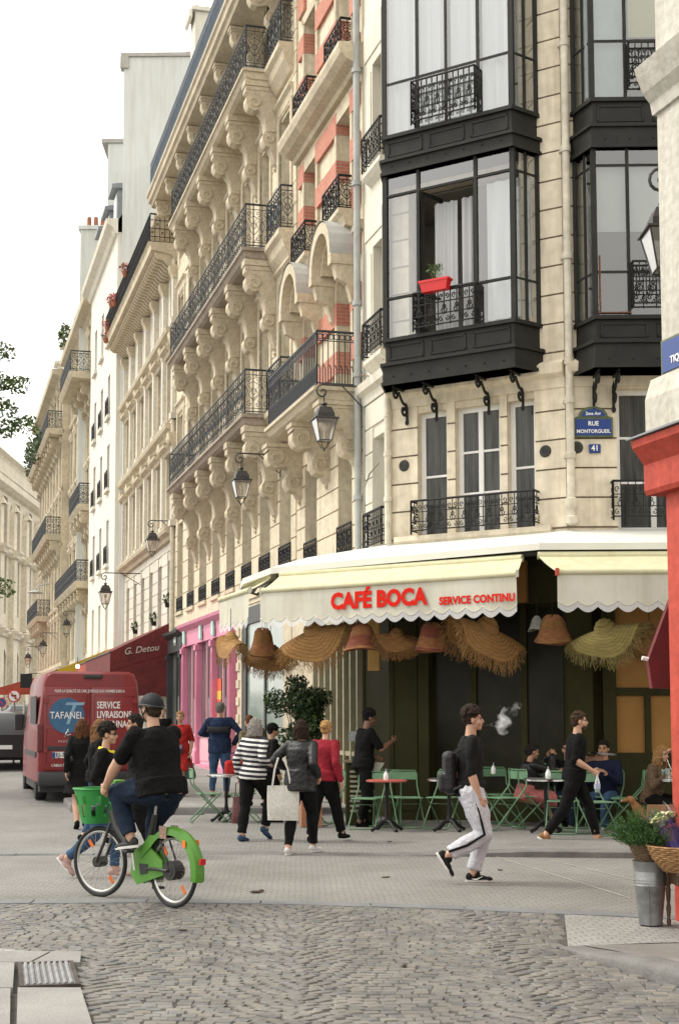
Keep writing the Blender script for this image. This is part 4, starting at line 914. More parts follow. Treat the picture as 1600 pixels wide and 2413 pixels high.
# sign under the awning and the yellow poster beside the folding doors
t = thing('street_sign', 'small dark plaque lettered MONTORGUEIL on the olive wall under the right awning', 'sign', fr.Wd(fr.U(1388), -.06, 2.68), fr.rz)
b = MB(); b.bbox(-.2, .2, -.02, .0, -.2, .24, .006); b.build('plate', mat('black_enamel', (.02, .02, .03), .3, .05), t)
text('lettering', 'RUE', .07, mat('dull_lettering', (.22, .22, .2), .6, 0), t, facing(0, -.025, .1)); text('lettering', 'MONTORGUEIL', .058, MATS['dull_lettering'], t, facing(0, -.025, 0))
b = MB(); b.box(-.1, .1, -.03, -.02, -.14, -.07); b.build('paper_strip', WHITEP, t)
t = thing('poster', 'tall ochre poster panel by the olive doorway left of the smoker', 'poster', fc.Wd(-.22, -.2, 2.85), fc.rz)
b = MB(); b.bbox(-.12, .10, -.02, .02, -.42, .42, .008); b.build('board', mat('ochre_poster', (.50, .30, .08), .7, .1), t); text('lettering', 'MENU', .09, MATS['dull_lettering'], t, facing(.25, -.03, -.1)) if False else None
# ---- enamel plaques
BLUE = mat('blue_enamel', (0.012, 0.045, 0.22), 0.3, 0.08, 6); GREENF = mat('green_enamel_rim', (0.10, 0.13, 0.05), .4, .2, 12); WHT = mat('white_enamel', (.8, .8, .76), .4, 0)
def plaque(name, lab, f, u, z, w_, h, lines, arch=None, out=.05):
    t = thing(name, lab, 'sign', f.Wd(u, -out, z), f.rz)
    b = MB(); b.bbox(-w_ / 2, w_ / 2, -.02, .01, -h / 2, h / 2, .008)
    if arch:
        n = 12; b.prism([(-.27, h / 2)] + [(-.22 * cos(pi * k / n), h / 2 + .02 + .15 * sin(pi * k / n)) for k in range(n + 1)] + [(.27, h / 2)], -.02, .01, lambda a, c, y: (a, y, c))
    b.build('rim', GREENF if arch else BLUE, t)
    if arch: 
        b = MB(); b.box(-w_ / 2 + .03, w_ / 2 - .03, -.026, -.019, -h / 2 + .03, h / 2 - .03); b.prism([(-.18 * cos(pi * k / 12), h / 2 + .015 + .115 * sin(pi * k / 12)) for k in range(13)], -.026, -.019, lambda a, c, y: (a, y, c)); b.build('panel', BLUE, t)
    for s, sz, dz, dx in lines: text('lettering', s, sz, WHT, t, facing(dx, -.029, dz), .02, sx=.95)
    return t
plaque('street_sign', 'blue enamel plaque reading RUE MONTORGUEIL with an arched top', fr, fr.U(1408), px(1404, 1005, 21.2).z, .60, .31, [('RUE', .095, .055, 0), ('MONTORGUEIL', .076, -.065, 0), ('2me Arr', .07, .21, 0)], True)
plaque('house_number', 'small square blue enamel plaque with the number 41 below the street sign', fr, fr.U(1411), px(1411, 1055, 21.2).z, .175, .135, [('41', .12, 0, 0)])
plaque('street_sign', 'narrow blue plaque seen edge-on on the white wall left of the chamfer pipe', fs, 1.62, 6.05, .28, .34, []); plaque('house_number', 'small white and blue number plate below the edge-on plaque', fs, 1.62, 5.6, .2, .2, [])

# ================================================================ PILASTERED WHITE FRONT
f4 = SF(56.6); L4 = 12.35
B4 = building('apartment_building', 'pale building with fluted pilasters, a modillion cornice and flowered top balcony, above the red awnings', f4)
n4 = 6; sp = L4 / n4; w4 = [sp * (k + .5) + .12 for k in range(n4)]; F4 = [(4.7, 6.8), (8.0, 10.1), (11.4, 13.4), (14.45, 16.0), (17.1, 18.0)]
ops = [(u - .42, u + .42, a, c) for u in w4 for a, c in F4]
b = MB(); wallgrid(b, 0, L4, 4.2, 16.6, [o for o in ops if o[3] < 16.6], .35); shell(b, 0, L4, -.5, 16.6, 12); b.quad((0, .03, -.5), (L4, .03, -.5), (L4, .03, 4.2), (0, .03, 4.2))
b.add([(x, y + .35, z) for x, y, z in []], [])
W4m = mat('off_white_stone', (0.68, 0.635, 0.54), .85, .08, .8, .15, 20, fine=8.0)
b.build('wall', W4m, B4)
b = MB(); b.X = Matrix.Translation((0, .5, 0)); wallgrid(b, 0, L4, 16.6, 18.3, [o for o in ops if o[3] > 16.6], .2); shell(b, 0, L4, 16.6, 18.3, 9); b.build('attic_wall', STONEW, B4)
b = MB(); courses(b, .05, L4 - .05, 4.3, 7.3, .4, .025, .03, ops); b.build('ashlar_facing', W4m, B4)
b = MB(); c_ = MB()
for lv, (z0, z1) in enumerate(((7.75, 10.75), (11.2, 14.0), (14.3, 16.2))):
    for k in range(n4 + 1):
        x = sp * k + .1 if k else .1
        b.box(x - .17, x + .17, -.17, 0, z0, z1 - .3); b.box(x - .21, x + .21, -.22, 0, z0, z0 + .2); b.cut('pilaster', W4m, B4)
        c_.mold(x - .2, x + .2, [(0, z1 - .42), (.18, z1 - .42), (.2, z1 - .32), (.27, z1 - .18), (.29, z1 - .05), (.29, z1), (0, z1)])
        if lv == 0: c_.ell((x, -.24, z1 - .25), (.15, .1, .18), 8, 6)
        c_.cut('capital', STONE2, B4)
    if lv < 2:
        for u in w4: c_.mold(u - .6, u + .6, [(0, z1 - .55), (.16, z1 - .55), (.2, z1 - .45), (.34, z1 - .38), (.36, z1 - .3), (0, z1 - .3)]); c_.box(u - .55, u - .42, -.09, 0, z0 + .2, z1 - .55); c_.box(u + .42, u + .55, -.09, 0, z0 + .2, z1 - .55); c_.cut('window_surround', STONE2, B4)
for z in (7.62, 10.98, 14.12): c_.mold(-.02, L4 + .02, [(0, z - .25), (.12, z - .22), (.16, z - .1), (.32, z - .04), (.36, z + .06), (.36, z + .1), (0, z + .14)]); c_.cut('cornice', STONE2, B4)
for u in w4:
    for a, c in F4[:4]: window(B4, u - .42, a, .84, c - a, .3, 'tall')
    window(B4, u - .42, 17.1, .84, .9, .62, 'cas')
b = MB(); b.mold(-.05, L4 + .05, [(0, 16.25), (.1, 16.3), (.14, 16.5), (.2, 16.6), (.85, 16.72), (.88, 16.9), (.95, 16.98), (0, 16.98)])
so_ = b.build('balcony', STONE2, B4)
mm = MB(); mm.prism([(0, 0), (.62, 0), (.62, -.1), (.5, -.2), (.34, -.22), (.2, -.36), (.1, -.42), (0, -.42)], -.075, .075, lambda a, c, t: (t, -a, c)); mm = mm.mesh('modillion', STONE2)
for k in range(38): put('modillion', mm, B4, (.2 + k * (L4 - .3) / 37, -.1, 16.66))
r = MB(); rail(r, [(.0, -.88), (L4 - .05, -.88), (L4 - .05, .4)], 16.98, .95, 'grid', .3, .014, .028); r.build('railing', IRON, so_)
b = MB(); b.mold(-.1, L4 + .1, [(-.5, 18.05), (.1, 18.1), (.3, 18.2), (.5, 18.3), (.55, 18.45), (-.5, 18.5)]); b.build('roof_cornice', STONE2, B4)
b = MB(); b.quad((0, 0, 18.45), (L4, 0, 18.45), (L4, 5, 18.9), (0, 5, 18.9)); b.add([(L4, 0, 18.4), (L4, 5, 18.9), (L4, 9, 18.4)], [(0, 1, 2)]); b.build('roof', ZINC, B4)
c = MB(); c.bbox(L4 - 1.6, L4 - .6, 1.2, 3.2, 18.6, 24.4, .03); c.box(L4 - 1.7, L4 - .5, 1.1, 3.3, 24.4, 24.55)
for k in range(3): c.cyl((L4 - 1.1, 1.5 + .6 * k, 24.5), (L4 - 1.1, 1.5 + .6 * k, 25.3), .16, .12, 10)
c.build('chimney', (mat('terracotta_chimney', (.42, .24, .17), .8, .15),), B4)
b = MB(); b.cyl((L4 + .12, -.12, .3), (L4 + .12, -.12, 16.4), .07, n=10); b.build('downpipe', CP, B4)
for (u, z, r_) in ((2.5, 17.9, .22), (3.4, 17.7, .2), (6.5, 17.9, .2), (1.2, 17.3, .25), (.6, 17.0, .22)):
    t = thing('flower_pot', {2.5: 'pot of pink flowers second from the far end of the pale top balcony', 3.4: 'pot of pink flowers third from the far end of the pale top balcony', 6.5: 'pot of pink flowers alone mid-way along the pale top balcony', 1.2: 'full pot of pink flowers near the far end of the pale top balcony', .6: 'lowest pot of pink flowers at the far end of the pale top balcony'}[u], 'flower pot', f4.Wd(u, -.95, z), 0, 'flower pots on the top balcony')
    b = MB(); b.lathe([(.06, -.28), (.12, -.1), (.13, -.08), (.11, -.09)], (0, 0, 0), 10); b.build('pot', mat('clay_pot', (.35, .13, .07), .8, .1), t)
    b = MB(); rnd = random.Random(int(u * 10)); leaves(b, 120, (0, 0, .05), (r_, r_, r_), .05, rnd); b.build('flowers', (mat('pink_petals', (.6, .12, .16), .7, .1), LEAF), t)
for u, z in ((3.9, 4.95), (8.6, 4.95), (11.6, 5.35)):
    t = thing('window_plant', {3.9: 'potted green plant on the farthest planted sill above the red awnings', 8.6: 'little potted plant with a pink bloom on the middle sill above the red awnings', 11.6: 'small dark green potted plant on the sill nearest the pink shop'}[u], 'plant', f4.Wd(u, -.1, z), 0)
    b = MB(); b.lathe([(.08, -.12), (.11, .02), (.1, .02)], (0, 0, 0), 10); b.build('pot', IRON, t); b = MB(); leaves(b, 120, (0, 0, .16), (.18, .18, .2), .05, random.Random(3)); b.build('foliage', (LEAFD, LEAF), t)

# ================================================================ PLAIN WHITE BUILDING AND ITS TALL PARTY WALLS
f5 = Fr(7.47 - .2553 * 66.5 - .43 * .969, 66.5 - .43 * .247, TH); L5 = 10.1
B5 = building('white_building', 'plain white rendered building with a tall blank party wall above its roof', f5)
w5 = [2.2, 4.9, 7.6]; F5 = [(4.6, 6.6), (8.1, 10.0), (11.3, 13.2), (14.4, 16.2), (17.6, 19.6)]
ops = [(u - .45, u + .45, a, c) for u in w5 for a, c in F5]
WR = mat('white_render', (0.70, 0.68, 0.61), .9, .035, .5, .05, 20, streak=.10)
b = MB(); wallgrid(b, 0, L5, -.5, 21.6, ops, .25); shell(b, 0, L5, -.5, 21.6, 11); b.build('wall', WR, B5)
for u in w5:
    for i, (a, c) in enumerate(F5):
        window(B5, u - .45, a, .9, c - a, .2, 'tall'); s = MB(); s.box(u - .6, u + .6, -.14, 0, a - .14, a); so_ = s.build('window_ledge', WR, B5)
        if i in (1, 2, 3): r = MB(); rail(r, [(u - .5, -.1), (u + .5, -.1)], a, .75, 'ornate', .4, .014); r.build('railing', IRON, so_)
b = MB(); b.mold(-.1, L5 + .1, [(0, 21.5), (.1, 21.55), (.2, 21.75), (.45, 21.9), (.5, 22.1), (0, 22.15)]); b.build('cornice', STONEW, B5)
b = MB(); b.quad((0, 0, 22.1), (L5, 0, 22.1), (L5, 2.2, 25.5), (0, 2.2, 25.5)); b.quad((0, 2.2, 25.5), (L5, 2.2, 25.5), (L5, 8, 26), (0, 8, 26)); b.build('roof', ZINC, B5)
for u in (2.2, 4.9, 7.6):
    b = MB(); b.box(u - .6, u + .6, .2, 2.2, 22.1, 24.2); b.mold(u - .75, u + .75, [(-.1, 24.15), (.05, 24.15), (.05, 24.3), (-1.5, 24.6), (-1.5, 24.15)]); so_ = b.build('dormer', ZINC, B5); g = MB(); g.box(u - .42, u + .42, .17, .2, 22.4, 24.0); g.build('window', WHITEP, so_)
PW = mat('party_wall_render', (0.62, 0.64, 0.61), .92, .05, .35, .1, 12, streak=.12)
b = MB(); cap = mat('cap_stone', (.42, .40, .36), .8, .1)
b.bbox(0, 7.4, 0, 3.0, 0, 28.4, .02); b.mi = 1; b.box(-.12, 7.5, -.08, 3.1, 28.4, 28.55); b.box(-.14, .2, -.1, .3, 27.9, 28.4); b.mi = 2
for x in (2.6, 3.8, 4.8, 5.9): b.cyl((x, .8, 28.5), (x, .8, 28.95), .16, .13, 10)
TW = thing('party_wall', 'tall blank pale grey party wall rising behind the pale building\'s roof', 'wall', (px(285, 900, 56.6).x, 56.5, .6), radians(-1))
b.build('wall', (PW, cap, MATS['clay_pot']), TW)
ga2 = px(240, 900, 66).x; b = MB(); b.bbox(0, 6, 0, 2, 0, 29.2, .02); b.mi = 1; b.box(-.3, 6, -.08, 2.1, 29.2, 29.4)
TW2 = thing('party_wall', 'lower, farther blank party wall left of the tall one', 'wall', (ga2, 67.2, .6), 0); b.build('wall', (PW, cap), TW2)
c = MB(); c.bbox(-2.3, -.9, 1, 3, 0, 26.2, .02); c.box(-2.4, -.8, .9, 3.1, 26.2, 26.4); TW3 = thing('chimney_stack', 'slender pale chimney stack beyond the lower party wall', 'chimney', (ga2 + .4, 70, .6)); c.build('stack', PW, TW3)
b = MB(); [b.cyl((-2.0 + .35 * k, 2, 26.4), (-2.0 + .35 * k, 2, 27.2), .14, .11, 8) for k in range(3)]; b.build('chimney_pot', MATS['clay_pot'], TW3)

# ================================================================ FARTHER ORNATE BUILDINGS
ST6 = mat('tan_limestone', (0.64, 0.56, 0.41), .85, .14, .9, .2, 20, fine=6.0)
def ornate(name, lab, Yf, Yn, zs, H, bals, off=0.0, cons=True, extra=0):
    f = Fr(7.47 - .2553 * Yf - off * .969, Yf, TH); Ln = (Yf - Yn) * 1.032; B = building(name, lab, f); n = max(2, round(Ln / 2.4)); sp = Ln / n
    us = [sp * (k + .5) for k in range(n)]; ops = [(u - .5, u + .5, z, z + 2.3) for u in us for z in zs]
    b = MB(); wallgrid(b, 0, Ln, -.5, H, ops, .35); shell(b, 0, Ln, -.5, H, 11); b.build('wall', ST6, B)
    b = MB()
    for z in zs:
        b.mold(0, Ln, [(0, z - .5), (.14, z - .45), (.2, z - .3), (0, z - .25)]); b.cut('string_course', ST6, B)
        for u in us: b.box(u - .66, u - .5, -.08, 0, z, z + 2.4); b.box(u + .5, u + .66, -.08, 0, z, z + 2.4); b.mold(u - .75, u + .75, [(0, z + 2.4), (.1, z + 2.4), (.22, z + 2.6), (.22, z + 2.7), (0, z + 2.7)]); b.cut('window_surround', ST6, B)
    for k in range(n + 1): b.box(max(0, sp * k - .15), min(Ln, sp * k + .15), -.1, 0, zs[0], H - .6); b.cut('pilaster', ST6, B)
    b.mold(0, Ln, [(0, H - .7), (.1, H - .6), (.3, H - .4), (.7, H - .25), (.75, H), (0, H + .05)]); b.build('cornice', ST6, B)
    for u in us:
        for z in zs: window(B, u - .5, z, 1.0, 2.3, .3, 'tall')
    cm = console_mesh(.7, 1.4, .3, ST6)
    for (z, a, c, d) in bals:
        s = MB(); s.mold(a, c, [(0, z), (d, z), (d + .05, z - .06), (d, z - .14), (d - .12, z - .3), (0, z - .36)]); so_ = s.build('balcony', ST6, B)
        r = MB(); rail(r, [(a + .05, 0), (a + .05, -d + .05), (c - .05, -d + .05), (c - .05, 0)], z, 1.0, 'ornate', .5, .018, .035); r.build('railing', IRONB, so_)
        k = a + .3
        while k < c and cons: put('console', cm, B, (k, 0, z - .34)); k += 1.6
    b = MB(); b.quad((0, .1, H), (Ln, .1, H), (Ln, 1.8, H + 3), (0, 1.8, H + 3)); b.quad((0, 1.8, H + 3), (Ln, 1.8, H + 3), (Ln, 11, H + 3.3), (0, 11, H + 3.3)); b.add([(Ln, 0, H), (Ln, 1.8, H + 3), (Ln, 11, H + 3.3), (Ln, 11, H)], [(0, 3, 2, 1)])
    rf = b.build('roof', ZINC, B); 
    for u in us[::2]: d = MB(); d.box(u - .5, u + .5, .2, 1.8, H + .1, H + 2.2); d.mold(u - .62, u + .62, [(0, H + 2.15), (.05, H + 2.3), (-1.2, H + 2.5), (-1.2, H + 2.15)]); d.build('dormer', STONEW, rf)
    c = MB(); c.bbox(Ln - 1.4, Ln - .5, 2, 4, H + 1, H + 4.6, .02); c.build('chimney', ST6, rf); c = MB(); [c.cyl((Ln - .95, 2.4 + .5 * k, H + 4.6), (Ln - .95, 2.4 + .5 * k, H + 5.3), .14, .11, 8) for k in range(3)]; c.build('chimney_pot', MATS['clay_pot'], rf)
    return B, f, Ln
B6, f6, L6 = ornate('apartment_building', 'tan stone building with a projecting iron balcony row, next beyond the plain white building', 79.5, 66.7, [4.9, 8.4, 11.7, 14.8, 18.5], 22.0, [(8.2, .2, 12.9, .9), (11.9, 7.5, 12.9, .8), (18.3, 7, 13, 1.3)], 0.1)
B7, f7, L7 = ornate('apartment_building', 'tan stone building farthest along the row, greenery on its roof balcony', 97, 79.5, [4.9, 8.4, 11.9, 15.1, 18.4], 21.6, [(8.0, .2, 10, .9), (12.1, 6, 17.8, 1.0), (18.2, .2, 17.9, .95)], 0.55)
for (f, u, z, n, s, lab) in ((f7, 9, 18.7, 700, (4.0, .45, .9), 'long mass of leafy plants along the farthest roof balcony'), (f7, 1.6, 19.4, 520, (2.0, .5, 1.5), 'bushy plants spilling over the corner of the farthest building'), (f6, 3.5, 22.6, 160, (1.4, .3, .6), 'thin sprigs of plants on the tan building\'s roof edge')):
    t = thing('balcony_plants', lab, 'plants', f.Wd(u, -.8, z), f.rz); b = MB(); leaves(b, n, (0, 0, 0), s, .13, random.Random(7)); b.build('foliage', (mat('hazy_leaf', (.14, .19, .08), .7, .25, 3), LEAFD), t)
# ================================================================ STONE HALL AT THE END, GLASS ROOF
HS = mat('hall_stone', (0.78, 0.71, 0.57), .85, .09, .7, .2, 15, fine=5.0)
pA, pB = px(-45, 1500, 112), px(128, 1500, 143)
rzh = atan2(pB.y - pA.y, pB.x - pA.x); f9 = Fr(pA.x, pA.y, rzh, .6); L9 = math.hypot(pB.x - pA.x, pB.y - pA.y) / 1.32
B9 = building('market_hall', 'large pale stone hall with tall pilasters, arches and a slatted glass roof closing the street', f9, 'building'); B9.scale = (1.32,) * 3
n = 6; sp = L9 / n; ops = []
for k in range(n):
    u = sp * (k + .5); ops += [(u - .75, u + .75, 12.0, 15.2), (u - .75, u + .75, 7.6, 11.3), (u - .95, u + .95, .4, 5.4)]
b = MB(); wallgrid(b, 0, L9, -.5, 16.6, ops, .9); shell(b, 0, L9, -.5, 16.6, 8, True, True); b.build('wall', HS, B9)
b = MB()
for k in range(n + 1):
    u = sp * k; b.box(u - .6, u + .6, -.40, 0, -.3, 6.0); b.box(u - .5, u + .5, -.36, 0, 6.7, 11.4); b.box(u - .42, u + .42, -.3, 0, 11.9, 14.4)
    for z in (6.0, 11.3): b.mold(u - .6, u + .6, [(0, z), (.55, z), (.6, z + .2), (.75, z + .35), (.75, z + .5), (0, z + .6)])
    b.add([(u - .4, -.55, 14.4), (u + .4, -.55, 14.4), (u, -.2, 15.1), (u - .4, 0, 14.4), (u + .4, 0, 14.4)], [(0, 1, 2), (1, 4, 2), (3, 0, 2)]); b.cut('pilaster', HS, B9)
b = MB()
for z, d in ((6.2, .3), (11.5, .3), (15.6, .5)): b.mold(0, L9, [(0, z - .2), (d * .5, z - .1), (d, z + .1), (d, z + .25), (0, z + .3)])
for k in range(n):
    u = sp * (k + .5); m = 10; R = .95
    for i in range(m):
        a0, a1 = pi - pi * i / m, pi - pi * (i + 1) / m
        b.quad((u + R * cos(a0), -.02, 4.45 + R * sin(a0)), (u + R * cos(a1), -.02, 4.45 + R * sin(a1)), (u + R * cos(a1), -.02, 5.42), (u + R * cos(a0), -.02, 5.42))
b.mold(0, L9, [(-.8, 16.5), (-.8, 18.0), (.2, 18.0), (.35, 17.8), (.1, 17.6), (0, 17.4), (0, 16.5)])
b.build('cornice', HS, B9)
b = MB()
for k in range(n): u = sp * (k + .5); b.box(u - .75, u + .75, .8, .84, 12, 15.2); b.box(u - .75, u + .75, .8, .84, 7.6, 11.3); b.box(u - .95, u + .95, .85, .89, .4, 5.4)
b.build('window_glazing', mat('hall_dark_glass', (.10, .095, .08), .2, .25, .6), B9)
b = MB()
for i in range(9): b.box(-2, L9 + 1, .6 + i * .55, .95 + i * .55, 17.7 + i * .38, 17.85 + i * .38)
b.build('roof_slats', mat('silver_slats', (.50, .54, .58), .35, .1, 1, metal=.4), B9)
b = MB(); b.quad((-2, .4, 17.3), (L9 + 1, .4, 17.3), (L9 + 1, 5.6, 20.9), (-2, 5.6, 20.9)); b.tube([(-2, .3, 18.2), (L9, .3, 18.2)], .06, 4)
for k in range(7): b.tube([(k * sp, .3, 17.9), (k * sp + .8, 5.6, 21.3)], .08, 4)
b.build('roof', mat('roof_glass_dark', (.09, .11, .13), .2, .2, .5), B9)

# ================================================================ NEAR CORNER SHOP (right edge)
f0 = Fr(3.10, 11.85, radians(-73)); L0 = 6.0
B0 = building('corner_shop', 'near white corner building with a red painted shopfront at the right edge', f0)
RED0 = mat('salmon_red_paint', (0.56, 0.085, 0.055), .6, .12, 1.2, .25, 12, fine=20.0, spec=.25, streak=.2)
WH0 = mat('white_stucco', (0.60, 0.575, 0.50), .9, .07, .8, .3, 18, fine=14.0, streak=.18)
zf0, zf1 = px(1530, 1150, 11.5).z, px(1510, 1010, 11.5).z
b = MB(); b.box(0, L0, 0, 4, zf1 - .1, 9.5); b.build('wall', WH0, B0)
b = MB(); b.bbox(.05, .55, -.03, 3.9, -.05, zf0 + .02, .015); b.box(.55, L0, .12, 3.9, -.05, .6); b.box(2.2, 2.5, 0, .3, -.05, zf0)
b.build('red_pillar', RED0, B0)
b = MB(); b.mold(-.10, L0, [(-.3, zf0), (.12, zf0), (.14, zf0 + .04), (.14, zf0 + .26), (.20, zf0 + .34), (.25, zf0 + .40), (.26, zf0 + .46), (-.3, zf0 + .47)]); b.mi = 1; b.mold(-.13, L0, [(-.3, zf0 + .47), (.29, zf0 + .47), (.29, zf0 + .485), (-.3, zf0 + .56)])
b.build('shop_fascia', (RED0, ZINC), B0)
g = MB(); g.box(.55, L0, .25, .28, .6, zf0); g.build('shop_pane', SHOPG, B0)
zc = px(1500, 130, 11.5).z
b = MB(); b.mold(-.03, L0, [(-.2, zc - .36), (.03, zc - .36), (.05, zc - .26), (.12, zc - .18), (.17, zc - .06), (.20, zc + .03), (-.2, zc + .14)]); b.mold(-.06, L0, [(-.1, zf1 + .05), (.14, zf1 + .05), (.14, zf1 + .32), (.08, zf1 + .5), (-.1, zf1 + .52)]) ; b.build('cornice', WH0, B0)
t = thing('street_sign', 'cut-off blue enamel plaque lettered TIQUE on the near white wall at the right edge', 'sign', f0.Wd(.42, -.05, px(1575, 835, 11.6).z), f0.rz)
b = MB(); b.bbox(-.34, .5, -.015, .01, -.155, .155, .006); b.build('rim', GREENF, t); b = MB(); b.box(-.31, .47, -.022, -.014, -.13, .13); b.build('panel', BLUE, t)
text('lettering', 'RUE', .075, WHT, t, facing(.08, -.026, .065), .02); text('lettering', 'TIQUETONNE', .085, WHT, t, facing(.08, -.026, -.05), .02, sx=.95)
o = px(1560, 1550, 12.6); t = thing('awning', 'dark red awning cloth hanging down beside the red pillar', 'awning', o)
b = MB(); R_ = [px(x, y, 12.6) - o for x, y in ((1528, 1556), (1537, 1622), (1620, 1624), (1620, 1330), (1580, 1412))]; b.prism([(p.x, p.z) for p in R_], 0, .10, lambda a, c, y: (a, y, c))
b.build('cloth', mat('dark_red_cloth', (.13, .012, .016), .85, .15, 5), t); b = MB(); p = R_[0]; b.cyl((p.x - .05, .03, p.z + .02), (p.x + .05, .03, p.z), .02, n=8); b.build('arm_end', WHITEP, t)
# ================================================================ LANTERNS
LG = glass('lantern_glass', (.92, .9, .85), .75, .3); IRG = mat('weathered_lantern_iron', (0.045, 0.043, 0.04), .5, .25, 10)
def lantern(label, f, u, z, arm=.72, sc=1.0, wd=0.0, grp='wall lanterns along the street'):
    t = thing('wall_lantern', label, 'lantern', f.Wd(u, -wd, z), f.rz, grp); s = sc
    b = MB(); y = -arm
    b.cyl((0, 0, 0), (0, y - .02, 0), .018 * s, n=6); b.box(-.02, .02, -.03, 0, -.5, .12); b.tube([(0, -.02, -.42), (0, y * .35, -.16), (0, y * .55, -.01)], .012 * s, 6)
    b.tube([(0, -a, c) for a, c in spiral(-y - .0, -.13 * s, .13 * s, 1.25, pi / 2, -1, 16)], .016 * s, 6); b.cyl((0, y + .03, -.16 * s), (0, y + .03, -.32 * s), .012 * s, n=6)
    b.build('bracket', IRG, t)
    yc = y + .03; z0 = -.32 * s; b = MB()
    b.lathe([(.0, z0), (.05 * s, z0 - .01), (.06 * s, z0 - .03), (.03 * s, z0 - .05), (.05 * s, z0 - .07), (.06 * s, z0 - .09)], (0, yc, 0), 12)
    def sq(r, zz): return [(-r, yc - r, zz), (r, yc - r, zz), (r, yc + r, zz), (-r, yc + r, zz)]
    prof = [(.10, -.09), (.15, -.20), (.155, -.27), (.21, -.29), (.215, -.31), (.19, -.31)]
    for (r0, a0), (r1, a1) in zip(prof, prof[1:]): v = sq(r0 * s, z0 + a0 * s) + sq(r1 * s, z0 + a1 * s); b.add(v, [(0, 1, 5, 4), (1, 2, 6, 5), (2, 3, 7, 6), (3, 0, 4, 7)])
    b.add(sq(.10 * s, z0 - .09 * s), [(0, 1, 2, 3)]); b.build('lantern_roof', IRG, t)
    b = MB(); T = sq(.185 * s, z0 - .31 * s); Bt = sq(.105 * s, z0 - .68 * s)
    for a, c in zip(T, Bt): b.tube([a, c], .010 * s, 4)
    for Q in (T, Bt):
        for i in range(4): b.tube([Q[i], Q[(i + 1) % 4]], .010 * s, 4)
    for a in Bt: b.tube([a, (a[0] * .6, yc + (a[1] - yc) * .6, z0 - .74 * s), (a[0] * .45, yc + (a[1] - yc) * .45, z0 - .80 * s), (0, yc, z0 - .82 * s)], .008 * s, 4)
    b.ell((0, yc, z0 - .84 * s), (.02 * s, .02 * s, .03 * s), 6, 5); b.build('lantern_frame', IRG, t)
    b = MB()
    for i in range(4): b.quad(T[i], T[(i + 1) % 4], Bt[(i + 1) % 4], Bt[i])
    b.build('lantern_glass', LG, t); b = MB(); b.cyl((0, yc, z0 - .66 * s), (0, yc, z0 - .5 * s), .02 * s, .015 * s, 8); b.ell((0, yc, z0 - .44 * s), (.045 * s, .045 * s, .07 * s), 8, 6); b.build('bulb', mat('milky_bulb', (.7, .68, .6), .3, 0), t)
    return t
lantern('large wall lantern hanging in front of the brick-banded house, nearest of the left row', f2, f2.U(866), px(866, 912, 24.6).z, .80, 1.0)
lantern('wall lantern hanging under the first balcony of the long stone building', f3, f3.U(661), px(661, 1068, 30.6).z, .92, .98)
lantern('wall lantern beside the pipe between the long building and the pale one', f4, L4 - .1, px(414, 1229, 44.8).z, .75, 1.0)
lantern('wall lantern on a long arm before the plain white building', f4, f4.U(330), px(330, 1345, 51).z, 1.35, 1.15)
lantern('small distant wall lantern above the yellow awning, right of its pair', f6, L6 - 5, 7.1, .9, 1.15); lantern('small distant wall lantern on the dark balcony corner', f7, L7 - 2, 6.6, .9, 1.2); lantern('farthest small lantern, by the arcaded hall', f7, 4, 6.4, 1.0, 1.2)
fl = Fr(4.0, 13.0, radians(-90)); lantern('big lantern at the right edge, half hidden by the near white building', fl, 0, px(1560, 395, 13).z, px(1620, 395, 13).x and (4.0 - px(1558, 470, 13).x), 1.0, grp=None)
